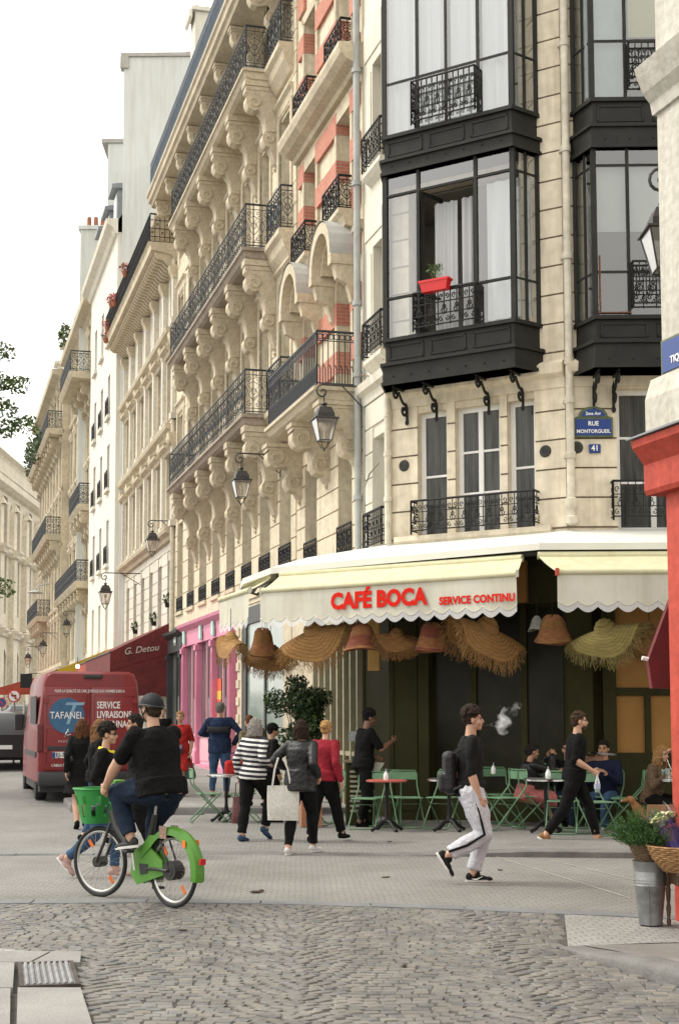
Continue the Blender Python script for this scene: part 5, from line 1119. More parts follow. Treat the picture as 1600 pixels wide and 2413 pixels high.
# ================================================================ AWNINGS
AWN = mat('cream_awning_canvas', (0.58, 0.555, 0.37), .85, .06, 1.2, .12, 8, streak=.10); VAL = mat('grey_cream_valance', (0.58, 0.56, 0.47), .9, .07, 1.5, .15, 8, streak=.12); WAW = mat('white_awning_cover', (.66, .655, .60), .7, .05, 1, .05, 5)
FRG = mat('white_fringe', (.74, .74, .72), .95, .15, 40, stretch=(30, 30, .5)); REDT = mat('red_lettering', (.60, .018, .010), .8, .03, 3, spec=.1)
def lerp(a, c, t): return Vector(a) + (Vector(c) - Vector(a)) * t
def awning(label, T0, T1, B0_, B1_, drop=.48, words=(), scal=.27, arms=True):
    mid = (Vector(T0) + Vector(T1)) / 2; t = thing('awning', label, 'awning', (mid.x, mid.y, T0[2]), 0, 'cream awnings over the café'); o = t.location.copy()
    R = lambda p: Vector(p) - o
    b = MB(); n = 14
    for i in range(n):
        a0, a1 = i / n, (i + 1) / n
        for j in range(4):
            s0, s1 = j / 4, (j + 1) / 4
            def P(a, s): p = lerp(lerp(T0, T1, a), lerp(B0_, B1_, a), s); p.z -= .05 * sin(pi * s) * (0.4 + .6 * abs(sin(pi * a * 3))); return R(p)
            b.add([P(a0, s0), P(a1, s0), P(a1, s1), P(a0, s1)], [(0, 1, 2, 3)])
    me = b.build('canopy', AWN, t, smooth=0)
    b = MB(); b.tube([R(T0), R(T1)], .06, 10); b.tube([R(B0_), R(B1_)], .045, 10); b.build('roller', AWN, t, smooth=40)
    d = (Vector(B1_) - Vector(B0_)); ln = d.length; d.normalize(); nn = Vector((d.y, -d.x, 0)).normalized()
    ns = max(2, round(ln / scal)); b = MB(); g = MB(); m = 10
    def W(s, z): return R(Vector(B0_) + d * s + nn * (.012 + .018 * sin(s * 4.1 + z * 2) * (-z / drop)) + Vector((0, 0, z - .04)))
    def scp(q): return -drop + .075 * (1 - sin(pi * q)) 
    for i in range(ns):
        for k in range(m):
            q0, q1 = k / m, (k + 1) / m; s0, s1 = (i + q0) * ln / ns, (i + q1) * ln / ns
            for (za, zb) in ((0, -.2), (-.2, None)):
                z0_, z1_ = (zb, zb) if zb else (scp(q0) + .03, scp(q1) + .03); b.add([W(s0, za), W(s1, za), W(s1, z1_), W(s0, z0_)], [(0, 1, 2, 3)])
            for h in range(2):
                sa = s0 + (s1 - s0) * (h + .15) / 2; sb = s0 + (s1 - s0) * (h + .85) / 2; qa = q0 + (q1 - q0) * (h + .5) / 2
                g.add([W(sa, scp(qa) + .04) + nn * .006, W(sb, scp(qa) + .04) + nn * .006, W(sb, scp(qa) - .055) + nn * .01, W(sa, scp(qa) - .055) + nn * .01], [(0, 1, 2, 3)])
        b.tube([W((i + k / 6) * ln / ns, scp(k / 6) + .035) + nn * .006 for k in range(7)], .007, 4)
    v = b.build('valance', VAL, t, smooth=0); g.build('fringe', FRG, v)
    rz = atan2(d.y, d.x)
    for s, size, frac, dz, bold in words:
        p = R(Vector(B0_) + d * ln * frac + nn * .034 + Vector((0, 0, dz)))
        text('lettering', s, size, REDT, v, facing(p.x, p.y, p.z, rz), bold, .0012, sx=.93, spacing=1.02)
    if arms:
        b = MB()
        for e in (.02, .98): a = R(lerp(T0, T1, e)); a.z -= .1; c = R(lerp(B0_, B1_, e)); m_ = (a + c) / 2 + d * (.25 if e < .5 else -.25); m_.z = (a.z + c.z) / 2 - .12; c.z -= .03; b.tube([a, m_], .022, 6); b.tube([m_, c], .018, 6)
        b.build('folding_arm', mat('dark_arm', (.03, .03, .03), .5, .1), t)
    b = MB()
    for c in (R(B0_), R(B1_)): b.box(c.x - .02, c.x + .02, c.y - .05, c.y + .04, c.z - .05, c.z + .05)
    b.build('end_cap', mat('red_end_cap', (.5, .06, .03), .5, .1) if 'right' in label else VAL, t)
    return t
awning('long cream scalloped awning lettered CAFÉ BOCA SERVICE CONTINU', (-.30, 23.05, 4.00), (3.30, 20.75, 4.02), (-.60, 22.15, 3.66), (3.02, 19.5, 3.66), .50, [('CAFÉ BOCA', .33, .492, -.25, .05), ('SERVICE CONTINU', .15, .862, -.33, .045)])
awning('plain cream scalloped awning on the right, cut by the red pillar', (3.50, 20.6, 4.04), (8.2, 20.4, 4.04), (3.57, 19.45, 3.68), (8.2, 19.2, 3.68), .47)
awning('short cream awning turned up the street, hanging limp at the far left', (-.95, 25.3, 3.98), (-.42, 23.35, 4.02), (-1.36, 24.3, 3.70), (-.78, 22.45, 3.70), .50, (), .3)
t = thing('awning_cover', 'long white sheet cover folded over the tops of the cream awnings', 'awning cover', (1.5, 22.5, 4.3)); o = t.location
E_ = [(-1.06, 25.6, 4.10), (-.98, 24.6, 4.10), (-.46, 23.1, 4.13), (3.52, 20.55, 4.22), (8.4, 20.35, 4.22)]; I_ = [(.9, 25.8, 4.45), (1.1, 24.6, 4.5), (1.55, 23.05, 4.52), (4.1, 21.35, 4.52), (8.4, 21.2, 4.52)]
b = MB(); V = lambda p, dz=0: Vector(p) - o + Vector((0, 0, dz))
for i in range(4):
    n = 8
    for k in range(n):
        e0, e1, i0, i1 = lerp(E_[i], E_[i + 1], k / n), lerp(E_[i], E_[i + 1], (k + 1) / n), lerp(I_[i], I_[i + 1], k / n), lerp(I_[i], I_[i + 1], (k + 1) / n)
        m0, m1 = lerp(e0, i0, .3), lerp(e1, i1, .3); m0.z += .05; m1.z += .05
        b.add([V(e0), V(e1), V(m1), V(m0)], [(0, 1, 2, 3)]); b.add([V(m0), V(m1), V(i1), V(i0)], [(0, 1, 2, 3)]); b.add([V(e0, -.10), V(e1, -.10), V(e1), V(e0)], [(0, 1, 2, 3)]); b.add([V(e0, -.10), V(e1, -.10), V(i1, -.25), V(i0, -.25)], [(3, 2, 1, 0)])
b.build('cover', WAW, t)
b = MB(); 
for i in range(4): b.tube([V(lerp(E_[i], I_[i], .12), -.16), V(lerp(E_[i + 1], I_[i + 1], .12), -.16)], .045, 6)
b.build('support_rail', MATS['dark_arm'], t)
text('lettering', ' ', .1, REDT, t, facing(0, 0, 0)) if False else None
# street-side red and yellow awnings
RDC = mat('dark_red_canvas', (.165, .022, .022), .85, .2, 2.5, .1, 6, fine=10.0); RDC2 = mat('brick_red_canvas', (.36, .06, .035), .85, .15, 2.5, .1, 6); YLC = mat('mustard_canvas', (.55, .36, .03), .85, .12, 2); WLT = mat('off_white_lettering', (.50, .42, .38), .8, .05)
def side_awning(lab, f, u0, u1, zt, zo, zb, out, m, word=None, zt2=None):
    t = thing('awning', lab, 'awning', f.Wd(u0, 0, 0), f.rz, 'coloured awnings up the street'); w_ = u1 - u0
    b = MB(); n = 12
    for i in range(n):
        xa, xb = w_ * i / n, w_ * (i + 1) / n; b.quad((xa, 0, zt), (xa, -out, zo), (xb, -out, zo), (xb, 0, zt)); b.quad((xa, -out, zo), (xa, -out - .02, zb + .04 * (i % 2)), (xb, -out - .02, zb + .04 * ((i + 1) % 2)), (xb, -out, zo))
    b.build('canopy', m, t)
    b = MB(); b.add([(w_, 0, zt), (w_, -out, zo), (w_, -out - .02, zb), (w_, -out * .5, zb + .03), (w_, 0, zb)], [(0, 1, 2, 3, 4)]); b.add([(w_ + .012, 0, zt - 1.0), (w_ + .012, -out, zo - .62), (w_ + .02, -out, zo - .60), (w_ + .02, 0, zt - .98)], [(0, 1, 2, 3)]); ck = b.build('side_cloth', m, t)
    if word: text('lettering', word[0], word[1], WLT, ck, Matrix.Translation((w_ + .03, -out * .52, (zt + zo) / 2 - .42)) @ Matrix.Rotation(radians(90), 4, 'Z') @ Matrix.Rotation(radians(90), 4, 'X') @ Matrix.Rotation(radians(word[2]), 4, 'Z'), .008, shear=.35)
    b = MB(); b.tube([(0, -out, zo), (w_, -out, zo)], .03, 6); b.tube([(w_ - .05, 0, zt - .2), (w_ - .05, -out, zo - .05)], .02, 5); b.build('bar', MATS['dark_arm'], t)
    return t
side_awning('deep dark red awning with white script on its side cloth, beside the van', f4, f4.U(330), f4.U(408), 4.75, 3.75, 2.35, 2.0, RDC, ('G. Detou', .29, 8))
side_awning('brick red awning behind the dark red one', f4, .2, f4.U(326), 4.55, 3.75, 3.1, 1.9, RDC2)
side_awning('mustard yellow awning above the van roof', f5, .3, L5 - .3, 4.5, 3.6, 3.3, 2.2, YLC)
side_awning('far red awning up the street behind the black car', f7, 2, L7 - 1, 4.4, 3.4, 3.0, 3.4, RDC2)
t = thing('string_lamp', 'small lit bulb at the tip of the mustard awning', 'lamp', px(183, 1571, 46)); b = MB(); b.ell((0, 0, 0), (.07, .07, .07), 8, 6); b.build('bulb', emis('warm_bulb', (1, .85, .5), 6), t); b = MB(); b.cyl((0, 0, .06), (0, 0, .3), .01, n=5); b.build('cord', IRON, t)
# ================================================================ STRAW HATS UNDER THE AWNINGS
def straw(name, c1, c2): 
    m = mat(name, c1, .9, .25, 9, .7, 60, col2=c2, stretch=(1, 1, 6)); return m
S1 = straw('golden_straw', (.36, .205, .07), (.21, .11, .035)); S2 = straw('brown_straw', (.26, .13, .035), (.13, .06, .02)); S3 = straw('green_straw', (.26, .21, .07), (.14, .11, .035)); S1B = straw('golden_straw_dark', (.27, .13, .03), (.17, .075, .018)); S2B = straw('brown_straw_dark', (.13, .06, .018), (.07, .03, .01)); S3B = straw('green_straw_dark', (.19, .15, .03), (.10, .085, .02)); S4 = straw('orange_straw', (.29, .125, .045), (.16, .06, .025)); S5 = straw('red_straw', (.22, .06, .03), (.12, .03, .018))  # the B materials are darker straw tones for every other brim coil
def brim_hat(lab, loc, R, rz, tilt, roll, m, fold=.35, fr=260, seed=0, m2=None):
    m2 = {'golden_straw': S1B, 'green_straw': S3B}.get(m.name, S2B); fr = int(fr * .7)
    """big floppy straw hat: crown, folded brim of coiled straw, frayed edge"""
    t = thing('straw_hat', lab, 'straw hat', loc, rz, 'straw hats hung along the awning edge'); rnd = random.Random(seed)
    X = Matrix.Rotation(tilt, 4, 'X') @ Matrix.Rotation(roll, 4, 'Y')
    def surf(r, a):
        x, y = R * r * cos(a), R * r * sin(a); rho = R * fold; q = min(abs(y) / rho, 1.45); ex = abs(y) - q * rho; sg = 1 if y > 0 else -1
        yy = sg * (rho * sin(q) + ex * cos(1.45)); z = -rho * (1 - cos(q)) - ex * sin(1.45) + .05 * R * r * sin(4 * a + seed) - .10 * R * (x / R) ** 2
        if r < .30: z += R * .26 * (1 - (r / .30) ** 2) ** .5
        return X @ Vector((x, yy, z))
    b = MB(); nr, na = 22, 56
    vs = [surf(max(.001, j / nr), 2 * pi * i / na) + (X.to_3x3() @ Vector((0, 0, .007 * (-1) ** j))) for j in range(nr + 1) for i in range(na)]
    b.add(vs, [(j * na + i, j * na + (i + 1) % na, (j + 1) * na + (i + 1) % na, (j + 1) * na + i) for j in range(nr) for i in range(na)])
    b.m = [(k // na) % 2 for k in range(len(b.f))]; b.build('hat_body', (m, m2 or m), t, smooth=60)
    g = MB()
    for _ in range(fr):
        a = rnd.uniform(0, 2 * pi); p = surf(.98, a); q = surf(1.1 + rnd.random() * .14, a + rnd.uniform(-.2, .2)); q.z -= rnd.uniform(.0, .09); m_ = (p + q) / 2 + Vector((rnd.uniform(-.02, .02), rnd.uniform(-.02, .02), 0)); g.tube([p, m_, q], .0024, 3, caps=False)
    g.build('frayed_edge', m, t)
    b = MB(); b.cyl(X @ Vector((0, 0, R * .3)), X @ Vector((0, 0, R * .3)) + Vector((0, 0, .35)), .006, n=4); b.build('string', IRON, t); return t
def bell_hat(lab, loc, w_, h, m, m2, rz=0, seed=0):
    """crocheted bell-shaped straw bag-hat"""
    t = thing('straw_hat', lab, 'straw hat', loc, rz, 'straw hats hung along the awning edge'); rnd = random.Random(seed); n = 28; b = MB(); prof = [(.02, h * .5), (.16, h * .48), (.26, h * .36), (.30, h * .2), (.33, h * .0), (.38, -h * .2), (.45, -h * .38), (.5, -h * .48), (.47, -h * .5), (.4, -h * .42)]
    vs = []
    for k, (r, z) in enumerate(prof):
        for i in range(n): a = 2 * pi * i / n; rr = r * w_ * (1 + .07 * sin(3 * a + seed) + .04 * sin(7 * a + k)); vs.append((rr * cos(a), rr * .6 * sin(a), z + .02 * sin(2 * a + seed)))
    for k in range(len(prof) - 1):
        b.mi = 1 if k in (2, 3, 6) else 0
        b.f += []; 
        for i in range(n): b.f.append((k * n + i, k * n + (i + 1) % n, (k + 1) * n + (i + 1) % n, (k + 1) * n + i)); b.m.append(b.mi)
    b.v = [tuple(v) for v in vs]; b.build('hat_body', (m, m2), t, smooth=50)
    b = MB(); b.cyl((0, 0, h * .5), (0, 0, h * .5 + .3), .006, n=4); b.build('string', IRON, t); return t
brim_hat('straw hat with its brim curled open, farthest left under the short awning', px(545, 1504, 22.6), .42, radians(-70), radians(8), radians(12), S1, .38, 300, seed=1)
bell_hat('limp patched brown straw hat between the two big brims on the left', px(618, 1514, 22.6), .50, .44, S4, S2, .4, 2)
brim_hat('frayed dark straw hat low on the left, its fringe trailing', px(640, 1534, 22.9), .42, radians(-10), radians(10), radians(-6), S2, .4, 700, seed=3)
brim_hat('large golden straw hat with a wide sagging brim, left of the red bell hats', px(742, 1482, 22.0), .62, radians(-22), radians(14), radians(-16), S1, .40, 700, seed=4)
bell_hat('red and orange bell-shaped straw hat, left of its twin', px(855, 1500, 21.3), .56, .42, S5, S4, .1, 5)
brim_hat('dark shaggy straw hat with long trailing fringe between the two bell hats', px(935, 1494, 21.2), .34, radians(0), radians(10), radians(5), S2, .4, 900, seed=6)
bell_hat('orange and red bell-shaped straw hat below the word BOCA', px(1016, 1502, 20.9), .54, .42, S4, S5, -.2, 7)
brim_hat('large golden straw hat folded over like a tent, in the middle of the café front', px(1148, 1478, 20.6), .60, radians(28), radians(12), radians(17), S1, .42, 800, seed=8)
bell_hat('patchwork orange straw hat hanging in the gap between the awnings', px(1302, 1484, 20.2), .60, .40, S4, S2, .3, 9)
brim_hat('large olive green straw hat with curled brim under the right awning', px(1425, 1480, 19.9), .52, radians(-24), radians(12), radians(-14), S3, .42, 700, seed=10)
brim_hat('brown straw hat with a long fringe beside the red pillar', px(1525, 1484, 20.1), .42, radians(10), radians(14), radians(8), S2, .4, 800, seed=11)
bell_hat('pale grey straw cap half hidden behind the patchwork hat', px(1265, 1470, 20.4), .26, .2, mat('grey_straw', (.34, .35, .31), .9, .2, 20), MATS['grey_straw'], 0, 12)

# ================================================================ CAFÉ CHAIRS AND TABLES
GRN = mat('green_chair_enamel', (0.125, 0.25, 0.13), .4, .12, 6); GRNL = mat('green_chair_slat', (0.16, 0.31, 0.175), .4, .1, 6)
def chair(label, grp='green folding café chairs'):
    t = thing('folding_chair', label, 'chair', (0, 0, 0), 0, grp); w_ = .205
    b = MB(); r = .011
    U1 = [(-w_, -.25, .60), (-w_, -.27, .79), (-w_ + .03, -.275, .835), (w_ - .03, -.275, .835), (w_, -.27, .79), (w_, -.25, .60)]
    b.tube([(-w_, .27, .03), (-w_, -.25, .60)] + U1[1:5] + [(w_, -.25, .60), (w_, .27, .03), (w_ - .03, .29, .012), (-w_ + .03, .29, .012)], r, 7, closed=True)
    b.build('back_frame', GRN, t, smooth=50)
    b = MB(); v = w_ - .03; b.tube([(-v, .17, .44), (-v, -.25, .03), (-v + .03, -.27, .012), (v - .03, -.27, .012), (v, -.25, .03), (v, .17, .44)], r, 7, closed=True); b.cyl((-w_, -.05, .245 + .1), (w_, -.05, .345), .007, n=5); b.build('leg_frame', GRN, t, smooth=50)
    b = MB(); b.bbox(-w_ + .012, w_ - .012, -.17, .20, .435, .452, .006); b.build('seat', GRNL, t)
    b = MB(); n = 8
    vs = [(-w_ + .01 + (2 * w_ - .02) * i / n, -.262 - .018 * sin(pi * i / n) - (.0 if z < .7 else .006), z) for z in (.70, .815) for i in range(n + 1)]; b.add(vs, [(i, i + 1, n + 2 + i, n + 1 + i) for i in range(n)]); b.add([(x, y - .006, z) for x, y, z in vs], [(n + 1 + i, n + 2 + i, i + 1, i) for i in range(n)])
    b.build('backrest', GRNL, t, smooth=0); return t
ch0 = chair('green metal folding chair at the far left of the terrace, seen from its side')
ch0.location = (-1.45, 22.75, gz(22.75) + .006); ch0.rotation_euler = (0, 0, radians(-78))
def G(x, y): return (x, y, gz(y) + cafe_h(x, y) + .004)
CH = [(-.88, 22.55, 80, 'green folding chair facing the one at the far left, beside the striped shirt'), (1.02, 21.35, 160, 'green folding chair behind the red round table, its left side'), (1.62, 21.25, 188, 'green folding chair just right of the red round table'),
      (2.12, 20.9, 150, 'green folding chair behind the backpack of the man blowing smoke'), (2.92, 20.35, 118, 'green folding chair just right of the white tracksuit trousers'), (3.02, 21.15, 200, 'green folding chair at the back against the olive wall, under a little bottle'),
      (3.38, 20.75, -80, 'green folding chair the woman in the pink skirt sits on'), (3.62, 19.6, 165, 'green folding chair partly hidden by the waiter\'s trailing leg'), (4.02, 19.35, 200, 'green folding chair right of the waiter\'s bottle'), (3.95, 20.65, 180, 'green folding chair under the person in the dark coat'),
      (4.62, 20.2, 80, 'green folding chair left of the woman drinking through a straw'), (5.15, 20.15, 175, 'green folding chair the woman drinking through a straw sits on'), (4.42, 20.6, 150, 'green folding chair against the back wall behind the waiter\'s tray'), (1.35, 21.75, 175, 'green folding chair in the back row, left of the dark doorway'), (.42, 22.0, 150, 'green folding chair behind the red sweater, by the dark-shirted server')]
for x, y, a, l in CH: c = dup(ch0, G(x, y), radians(a), l)
def table(label, loc, top, chrome=False, silver=False):
    t = thing('cafe_table', label, 'table', loc, 0, 'round café tables')
    b = MB(); b.lathe([(.0, .745), (.285, .745), (.30, .738), (.30, .722), (.285, .715), (0, .715)], (0, 0, 0), 32); b.build('table_top', top, t, smooth=30)
    if chrome: b = MB(); b.lathe([(.298, .74), (.306, .735), (.306, .712), (.298, .708)], (0, 0, 0), 32); b.build('edge_band', mat('chrome_band', (.75, .75, .75), .2, .05, metal=1), t, smooth=40)
    b = MB(); b.lathe([(.05, .715), (.03, .68), (.024, .6), (.028, .4), (.024, .3), (.034, .2), (.05, .14), (.03, .12)], (0, 0, 0), 12); b.build('pedestal', mat('steel_leg', (.45, .45, .43), .3, .1, metal=.8) if silver else IRON, t, smooth=50)
    b = MB()
    for k in range(4 if not silver else 3): a = 2 * pi * k / (4 if not silver else 3) + .5; b.tube([(.02 * cos(a), .02 * sin(a), .15), (.1 * cos(a), .1 * sin(a), .13), (.2 * cos(a), .2 * sin(a), .05), (.26 * cos(a), .26 * sin(a), .02)], [.028, .026, .022, .028], 7)
    b.build('foot', IRON, t, smooth=50); return t
RTOP = mat('red_table_top', (.42, .10, .075), .35, .06, 3); GTOP = mat('grey_table_top', (.10, .10, .095), .25, .1, 3); STOP = mat('steel_table_top', (.6, .6, .58), .25, .05, 3, metal=.6)
TB = [('round café table with a red top, left of the man blowing smoke', G(1.28, 20.75), RTOP, 0, 0), ('round café table with a chrome rim, half behind the black backpack', G(2.14, 20.3), GTOP, 1, 0), ('round café table with a chrome rim left of the waiter', G(3.42, 19.75), GTOP, 1, 0), ('round café table the woman in the pink skirt sits at', G(3.75, 20.9), STOP, 1, 0), ('round steel café table by the straw drinker, cut by the red pillar', G(5.25, 19.55), STOP, 1, 1), ('small round café table between the two leftmost chairs', G(-1.15, 22.65), STOP, 1, 0)]
for a in TB: table(*a)
WG = glass('clear_bottle_glass', (.85, .95, .92), .7, .05)
def shaker(label, x, y, i): 
    z = G(x, y)[2] + .745; t = thing('sugar_pourer', label, 'sugar pourer', (x, y, z), 0, 'glass sugar pourers on the tables')
    b = MB(); b.lathe([(.035, 0), (.04, .03), (.036, .08), (.02, .11)], (0, 0, 0), 12); b.build('jar', mat('sugar_white', (.72, .72, .70), .4, .03), t, smooth=50)
    b = MB(); b.lathe([(.022, .11), (.02, .125), (.007, .135), (.006, .165)], (0, 0, 0), 8); b.build('spout', mat('steel_spout', (.55, .55, .55), .3, 0, metal=.9), t)
for i, (x, y, l) in enumerate([(1.27, 20.72, 'sugar pourer on the red table top'), (3.45, 19.7, 'sugar pourer on the table left of the waiter'), (2.9, 21.2, 'sugar pourer above the chair right of the smoker'), (3.72, 20.9, 'sugar pourer in front of the woman in the pink skirt')]): shaker(l, x, y, i)
for x, y, l, h in ((5.18, 19.65, 'clear water bottle on the steel table by the red pillar', .26), (5.05, 19.5, 'tall empty glass on the steel table by the red pillar', .14), (3.62, 20.95, 'green glass bottle beside the woman in the pink skirt', .24)):
    t = thing('bottle' if h > .2 else 'drinking_glass', l, 'bottle' if h > .2 else 'glass', (x, y, G(x, y)[2] + .746)); b = MB()
    if h > .2: b.lathe([(.034, 0), (.036, .01), (.036, h * .6), (.014, h * .8), (.013, h)], (0, 0, 0), 12)
    else: b.lathe([(.03, 0), (.038, h), (.035, h), (.028, .01)], (0, 0, 0), 12)
    b.build('glass_body', WG if 'green' not in l else mat('green_glass', (.03, .16, .08), .1, .05), t, smooth=50); b = MB(); b.lathe([(.0, .012), (.026, .012), (.03, h * .4), (0, h * .4)], (0, 0, 0), 10); b.build('drink', mat('amber_drink', (.2, .14, .08), .2, .05), t)
# menu stand, folded menus
t = thing('menu_stand', 'waist-high olive service stand with slatted front and papers, beside the dark-shirted server', 'stand', G(.95, 22.1)); b = MB(); b.bbox(-.22, .22, -.16, .16, 0, .95, .01); b.build('cabinet', OLIVE, t); b = MB()
for k in range(9): b.box(-.16, .16, -.18, -.155, .2 + k * .075, .235 + k * .075)
b.build('slats', mat('cream_slats', (.36, .34, .24), .6, .1), t); b = MB(); b.bbox(-.26, .26, -.2, .2, .95, .985, .008); b.build('top', mat('dull_wood', (.2, .16, .1), .5, .2, 8), t)
t = thing('card_holder', 'chalk card in a steel holder on the service stand', 'card holder', G(.88, 22.05)[:2] + (1.0,)); b = MB(); b.lathe([(.06, 0), (.05, .02), (.01, .03), (.008, .3)], (0, 0, 0), 10); b.build('stem', MATS['steel_leg'], t); b = MB(); b.box(-.11, .11, -.01, .01, .3, .46); b.build('card', mat('chalk_card', (.12, .13, .12), .7, .3, 25, col2=(.4, .4, .38)), t)
t = thing('paper_menu', 'white folded menus sticking out over the service stand', 'menu', G(1.12, 21.95)[:2] + (.93,)); b = MB(); b.add([(-.1, -.05, .06), (.2, -.12, .05), (.1, -.14, -.1), (-.05, -.1, -.02)], [(0, 1, 2, 3)]); b.add([(-.1, -.05, .065), (.2, -.12, .055), (.14, .1, .06), (-.1, .12, .06)], [(0, 1, 2, 3)]); b.build('paper', mat('menu_paper', (.55, .52, .42), .8, .05), t)
# potted shrub by the doors
def shrub(name, lab, loc, n, cr, zc, size, seed, potr=.22, poth=.4, mts=None):
    t = thing(name, lab, 'plant', loc); rnd = random.Random(seed); b = MB(); b.lathe([(potr * .7, 0), (potr, poth), (potr * 1.08, poth), (potr * 1.08, poth - .04), (potr * .9, poth - .03)], (0, 0, 0), 18); b.build('pot', mat('dark_pot', (.04, .04, .035), .6, .2), t, smooth=40)
    b = MB()
    for q in range(9): a = rnd.uniform(0, 6.3); e = Vector((cr[0] * .7 * cos(a), cr[1] * .7 * sin(a), zc + rnd.uniform(-.3, .4))); b.tube([(0, 0, poth - .05), (.03 * cos(a), .03 * sin(a), poth + (zc - poth) * .5), e], [.02, .014, .005], 5)
    b.build('stem', mat('brown_bark', (.09, .065, .045), .9, .3, 12), t)
    b = MB()
    for q in range(26):
        while True:
            v = Vector((rnd.uniform(-1, 1), rnd.uniform(-1, 1), rnd.uniform(-1, 1)))
            if v.length < 1: break
        leaves(b, n // 26, (v.x * cr[0], v.y * cr[1], zc + v.z * cr[2]), (.22, .2, .2), size, rnd, .2, 2.4)
    b.build('foliage', mts or (LEAFD, mat('olive_leaf', (.11, .17, .05), .5, .25, 8)), t); return t
shrub('potted_shrub', 'bushy dark green shrub in a pot between the red sweater and the stone pier', (0.0, 24.2, gz(24.2) + .01), 4600, (.46, .40, .58), 1.66, .05, 3)

# ================================================================ RED VAN
VR = mat('red_van_paint', (.22, .020, .022), .45, .15, 1.5, spec=.4, coat=.2); RUB = mat('black_rubber', (.018, .018, .018), .8, .2, 9); CHR = mat('dull_chrome', (.55, .55, .55), .25, .1, metal=1); BPL = mat('black_plastic', (.025, .025, .027), .55, .15, 4)
hd = atan2(.2474, .969); V0 = Vector((-4.06, 27.65, gz(27.65)))
van = thing('delivery_van', 'red delivery van with a round blue logo on its rear doors, parked on the left', 'van', V0, hd); VW = 1.0; VL = 5.2
def shellbox(b, secs):
    """loft closed cross sections [(y, half width bottom, half width top, z0, z1, round)]"""
    rings = []
    for (y, wb, wt, z0, z1, r) in secs:
        R = []
        for sx in (1, -1):
            q = [(wb, z0), (wb, z0 + (z1 - z0) * .45), (wt + (wb - wt) * .25, z1 - r * 1.6), (wt, z1 - r), (wt - r * .3, z1 - r * .3), (wt - r, z1)]
            if sx < 0: q = [(-x, z) for x, z in reversed(q)]
            R += [(x, y, z) for x, z in q]
        rings.append(R)
    k = len(rings[0]); vs = [v for R in rings for v in R]; fs = [(i * k + j, i * k + (j + 1) % k, (i + 1) * k + (j + 1) % k, (i + 1) * k + j) for i in range(len(rings) - 1) for j in range(k)] + [tuple(range(k - 1, -1, -1)), tuple((len(rings) - 1) * k + j for j in range(k))]
    b.add(vs, fs)
b = MB(); shellbox(b, [(0, .985, .86, .42, 2.47, .12), (.06, 1.01, .89, .38, 2.52, .14), (3.6, 1.02, .89, .36, 2.54, .14), (4.1, 1.02, .86, .36, 2.42, .2), (4.7, 1.0, .78, .36, 1.75, .2), (5.3, .95, .8, .36, 1.15, .12), (5.55, .88, .75, .4, .95, .1)]); b.build('body', VR, van, smooth=40)
for sx in (-1, 1):
    b = MB(); x0, x1 = (.012, .90) if sx > 0 else (-.90, -.012)
    b.bbox(x0, x1, -.035, .02, .60, 2.22, .02)
    for (a, c, e, f) in ((x0 + .06, x1 - .06, 1.50, 2.05), (x0 + .06, x1 - .06, .74, 1.42)):
        b.tube([(a, -.037, e), (c, -.037, e), (c, -.037, f), (a, -.037, f)], .008, 4, closed=True)
    d = b.build('rear_door', VR, van, smooth=40)
    h = MB(); h.box(sx * .86 - .04, sx * .86 + .04, -.06, -.03, 1.9, 2.0); h.box(sx * .86 - .04, sx * .86 + .04, -.06, -.03, .95, 1.05); h.build('hinge', VR, d)
    if sx < 0: h = MB(); h.bbox(-.14, -.04, -.07, -.03, 1.08, 1.16, .01); h.build('handle', BPL, d)
    l = MB(); l.bbox(sx * .955 - .06, sx * .955 + .06, -.02, .03, .95, 1.5, .02); l.build('tail_light', mat('dark_red_lens', (.12, .01, .012), .25, .2, 8), van)
b = MB(); b.bbox(-1.0, 1.0, -.16, .06, .30, .58, .05); b.box(-.3, .3, -.2, -.1, .56, .60); b.build('rear_bumper', BPL, van, smooth=40)
b = MB(); b.bbox(-.14, .22, -.06, 0, 2.38, 2.46, .02); b.build('brake_light', BPL, van)
b = MB(); b.bbox(-.84, .05, -.052, -.03, .99, 1.07, .01); b.build('plate_trim', BPL, van)
b = MB(); b.bbox(-.73, -.21, -.05, -.035, .84, .96, .006); pl = b.build('number_plate', mat('plate_white', (.68, .68, .66), .4, .05), van); b = MB(); b.box(-.73, -.67, -.053, -.049, .845, .955); b.build('plate_band', BLUE, pl)
text('plate_lettering', 'EJ-771-HS', .115, IRON, pl, facing(-.44, -.054, .9), .01, sx=.95)
VWH = mat('white_van_lettering', (.72, .68, .66), .5, .03)
text('lettering', 'POUR LA QUALITÉ DE L\'AIR, JE ROULE AUX NORMES EURO 6', .080, VWH, van, facing(-.02, -.042, 2.135), .010, sx=.62)
for i, s in enumerate(('SERVICE', 'LIVRAISONS', 'DÉPANNAGE')): text('lettering', s, .185, VWH, van, facing(.12, -.042, 1.86 - i * .185), .02, align='LEFT', sx=.68)
text('lettering', 'L\'ABUS D\'ALCOOL EST DANGEREUX', .072, VWH, van, facing(-.74, -.042, .70), .008, align='LEFT', sx=.9); text('lettering', 'PEUGEOT', .06, CHR, van, facing(-.44, -.042, 1.16), .01, spacing=1.5)
b = MB(); b.lathe([(0, -.05), (.34, -.05), (.345, -.04), (0, -.04)], (-.46, 0, 1.66), 40, 'Y'); lg = b.build('round_logo', mat('logo_blue', (.03, .12, .24), .45, .2, 3), van)
text('lettering', 'TAFANEL', .19, VWH, lg, facing(-.46, -.056, 1.66), .004, sx=.82); text('lettering', 'T', .62, mat('logo_pale_blue', (.2, .34, .44), .5, .1), lg, facing(-.44, -.053, 1.68), .0, shear=.35)
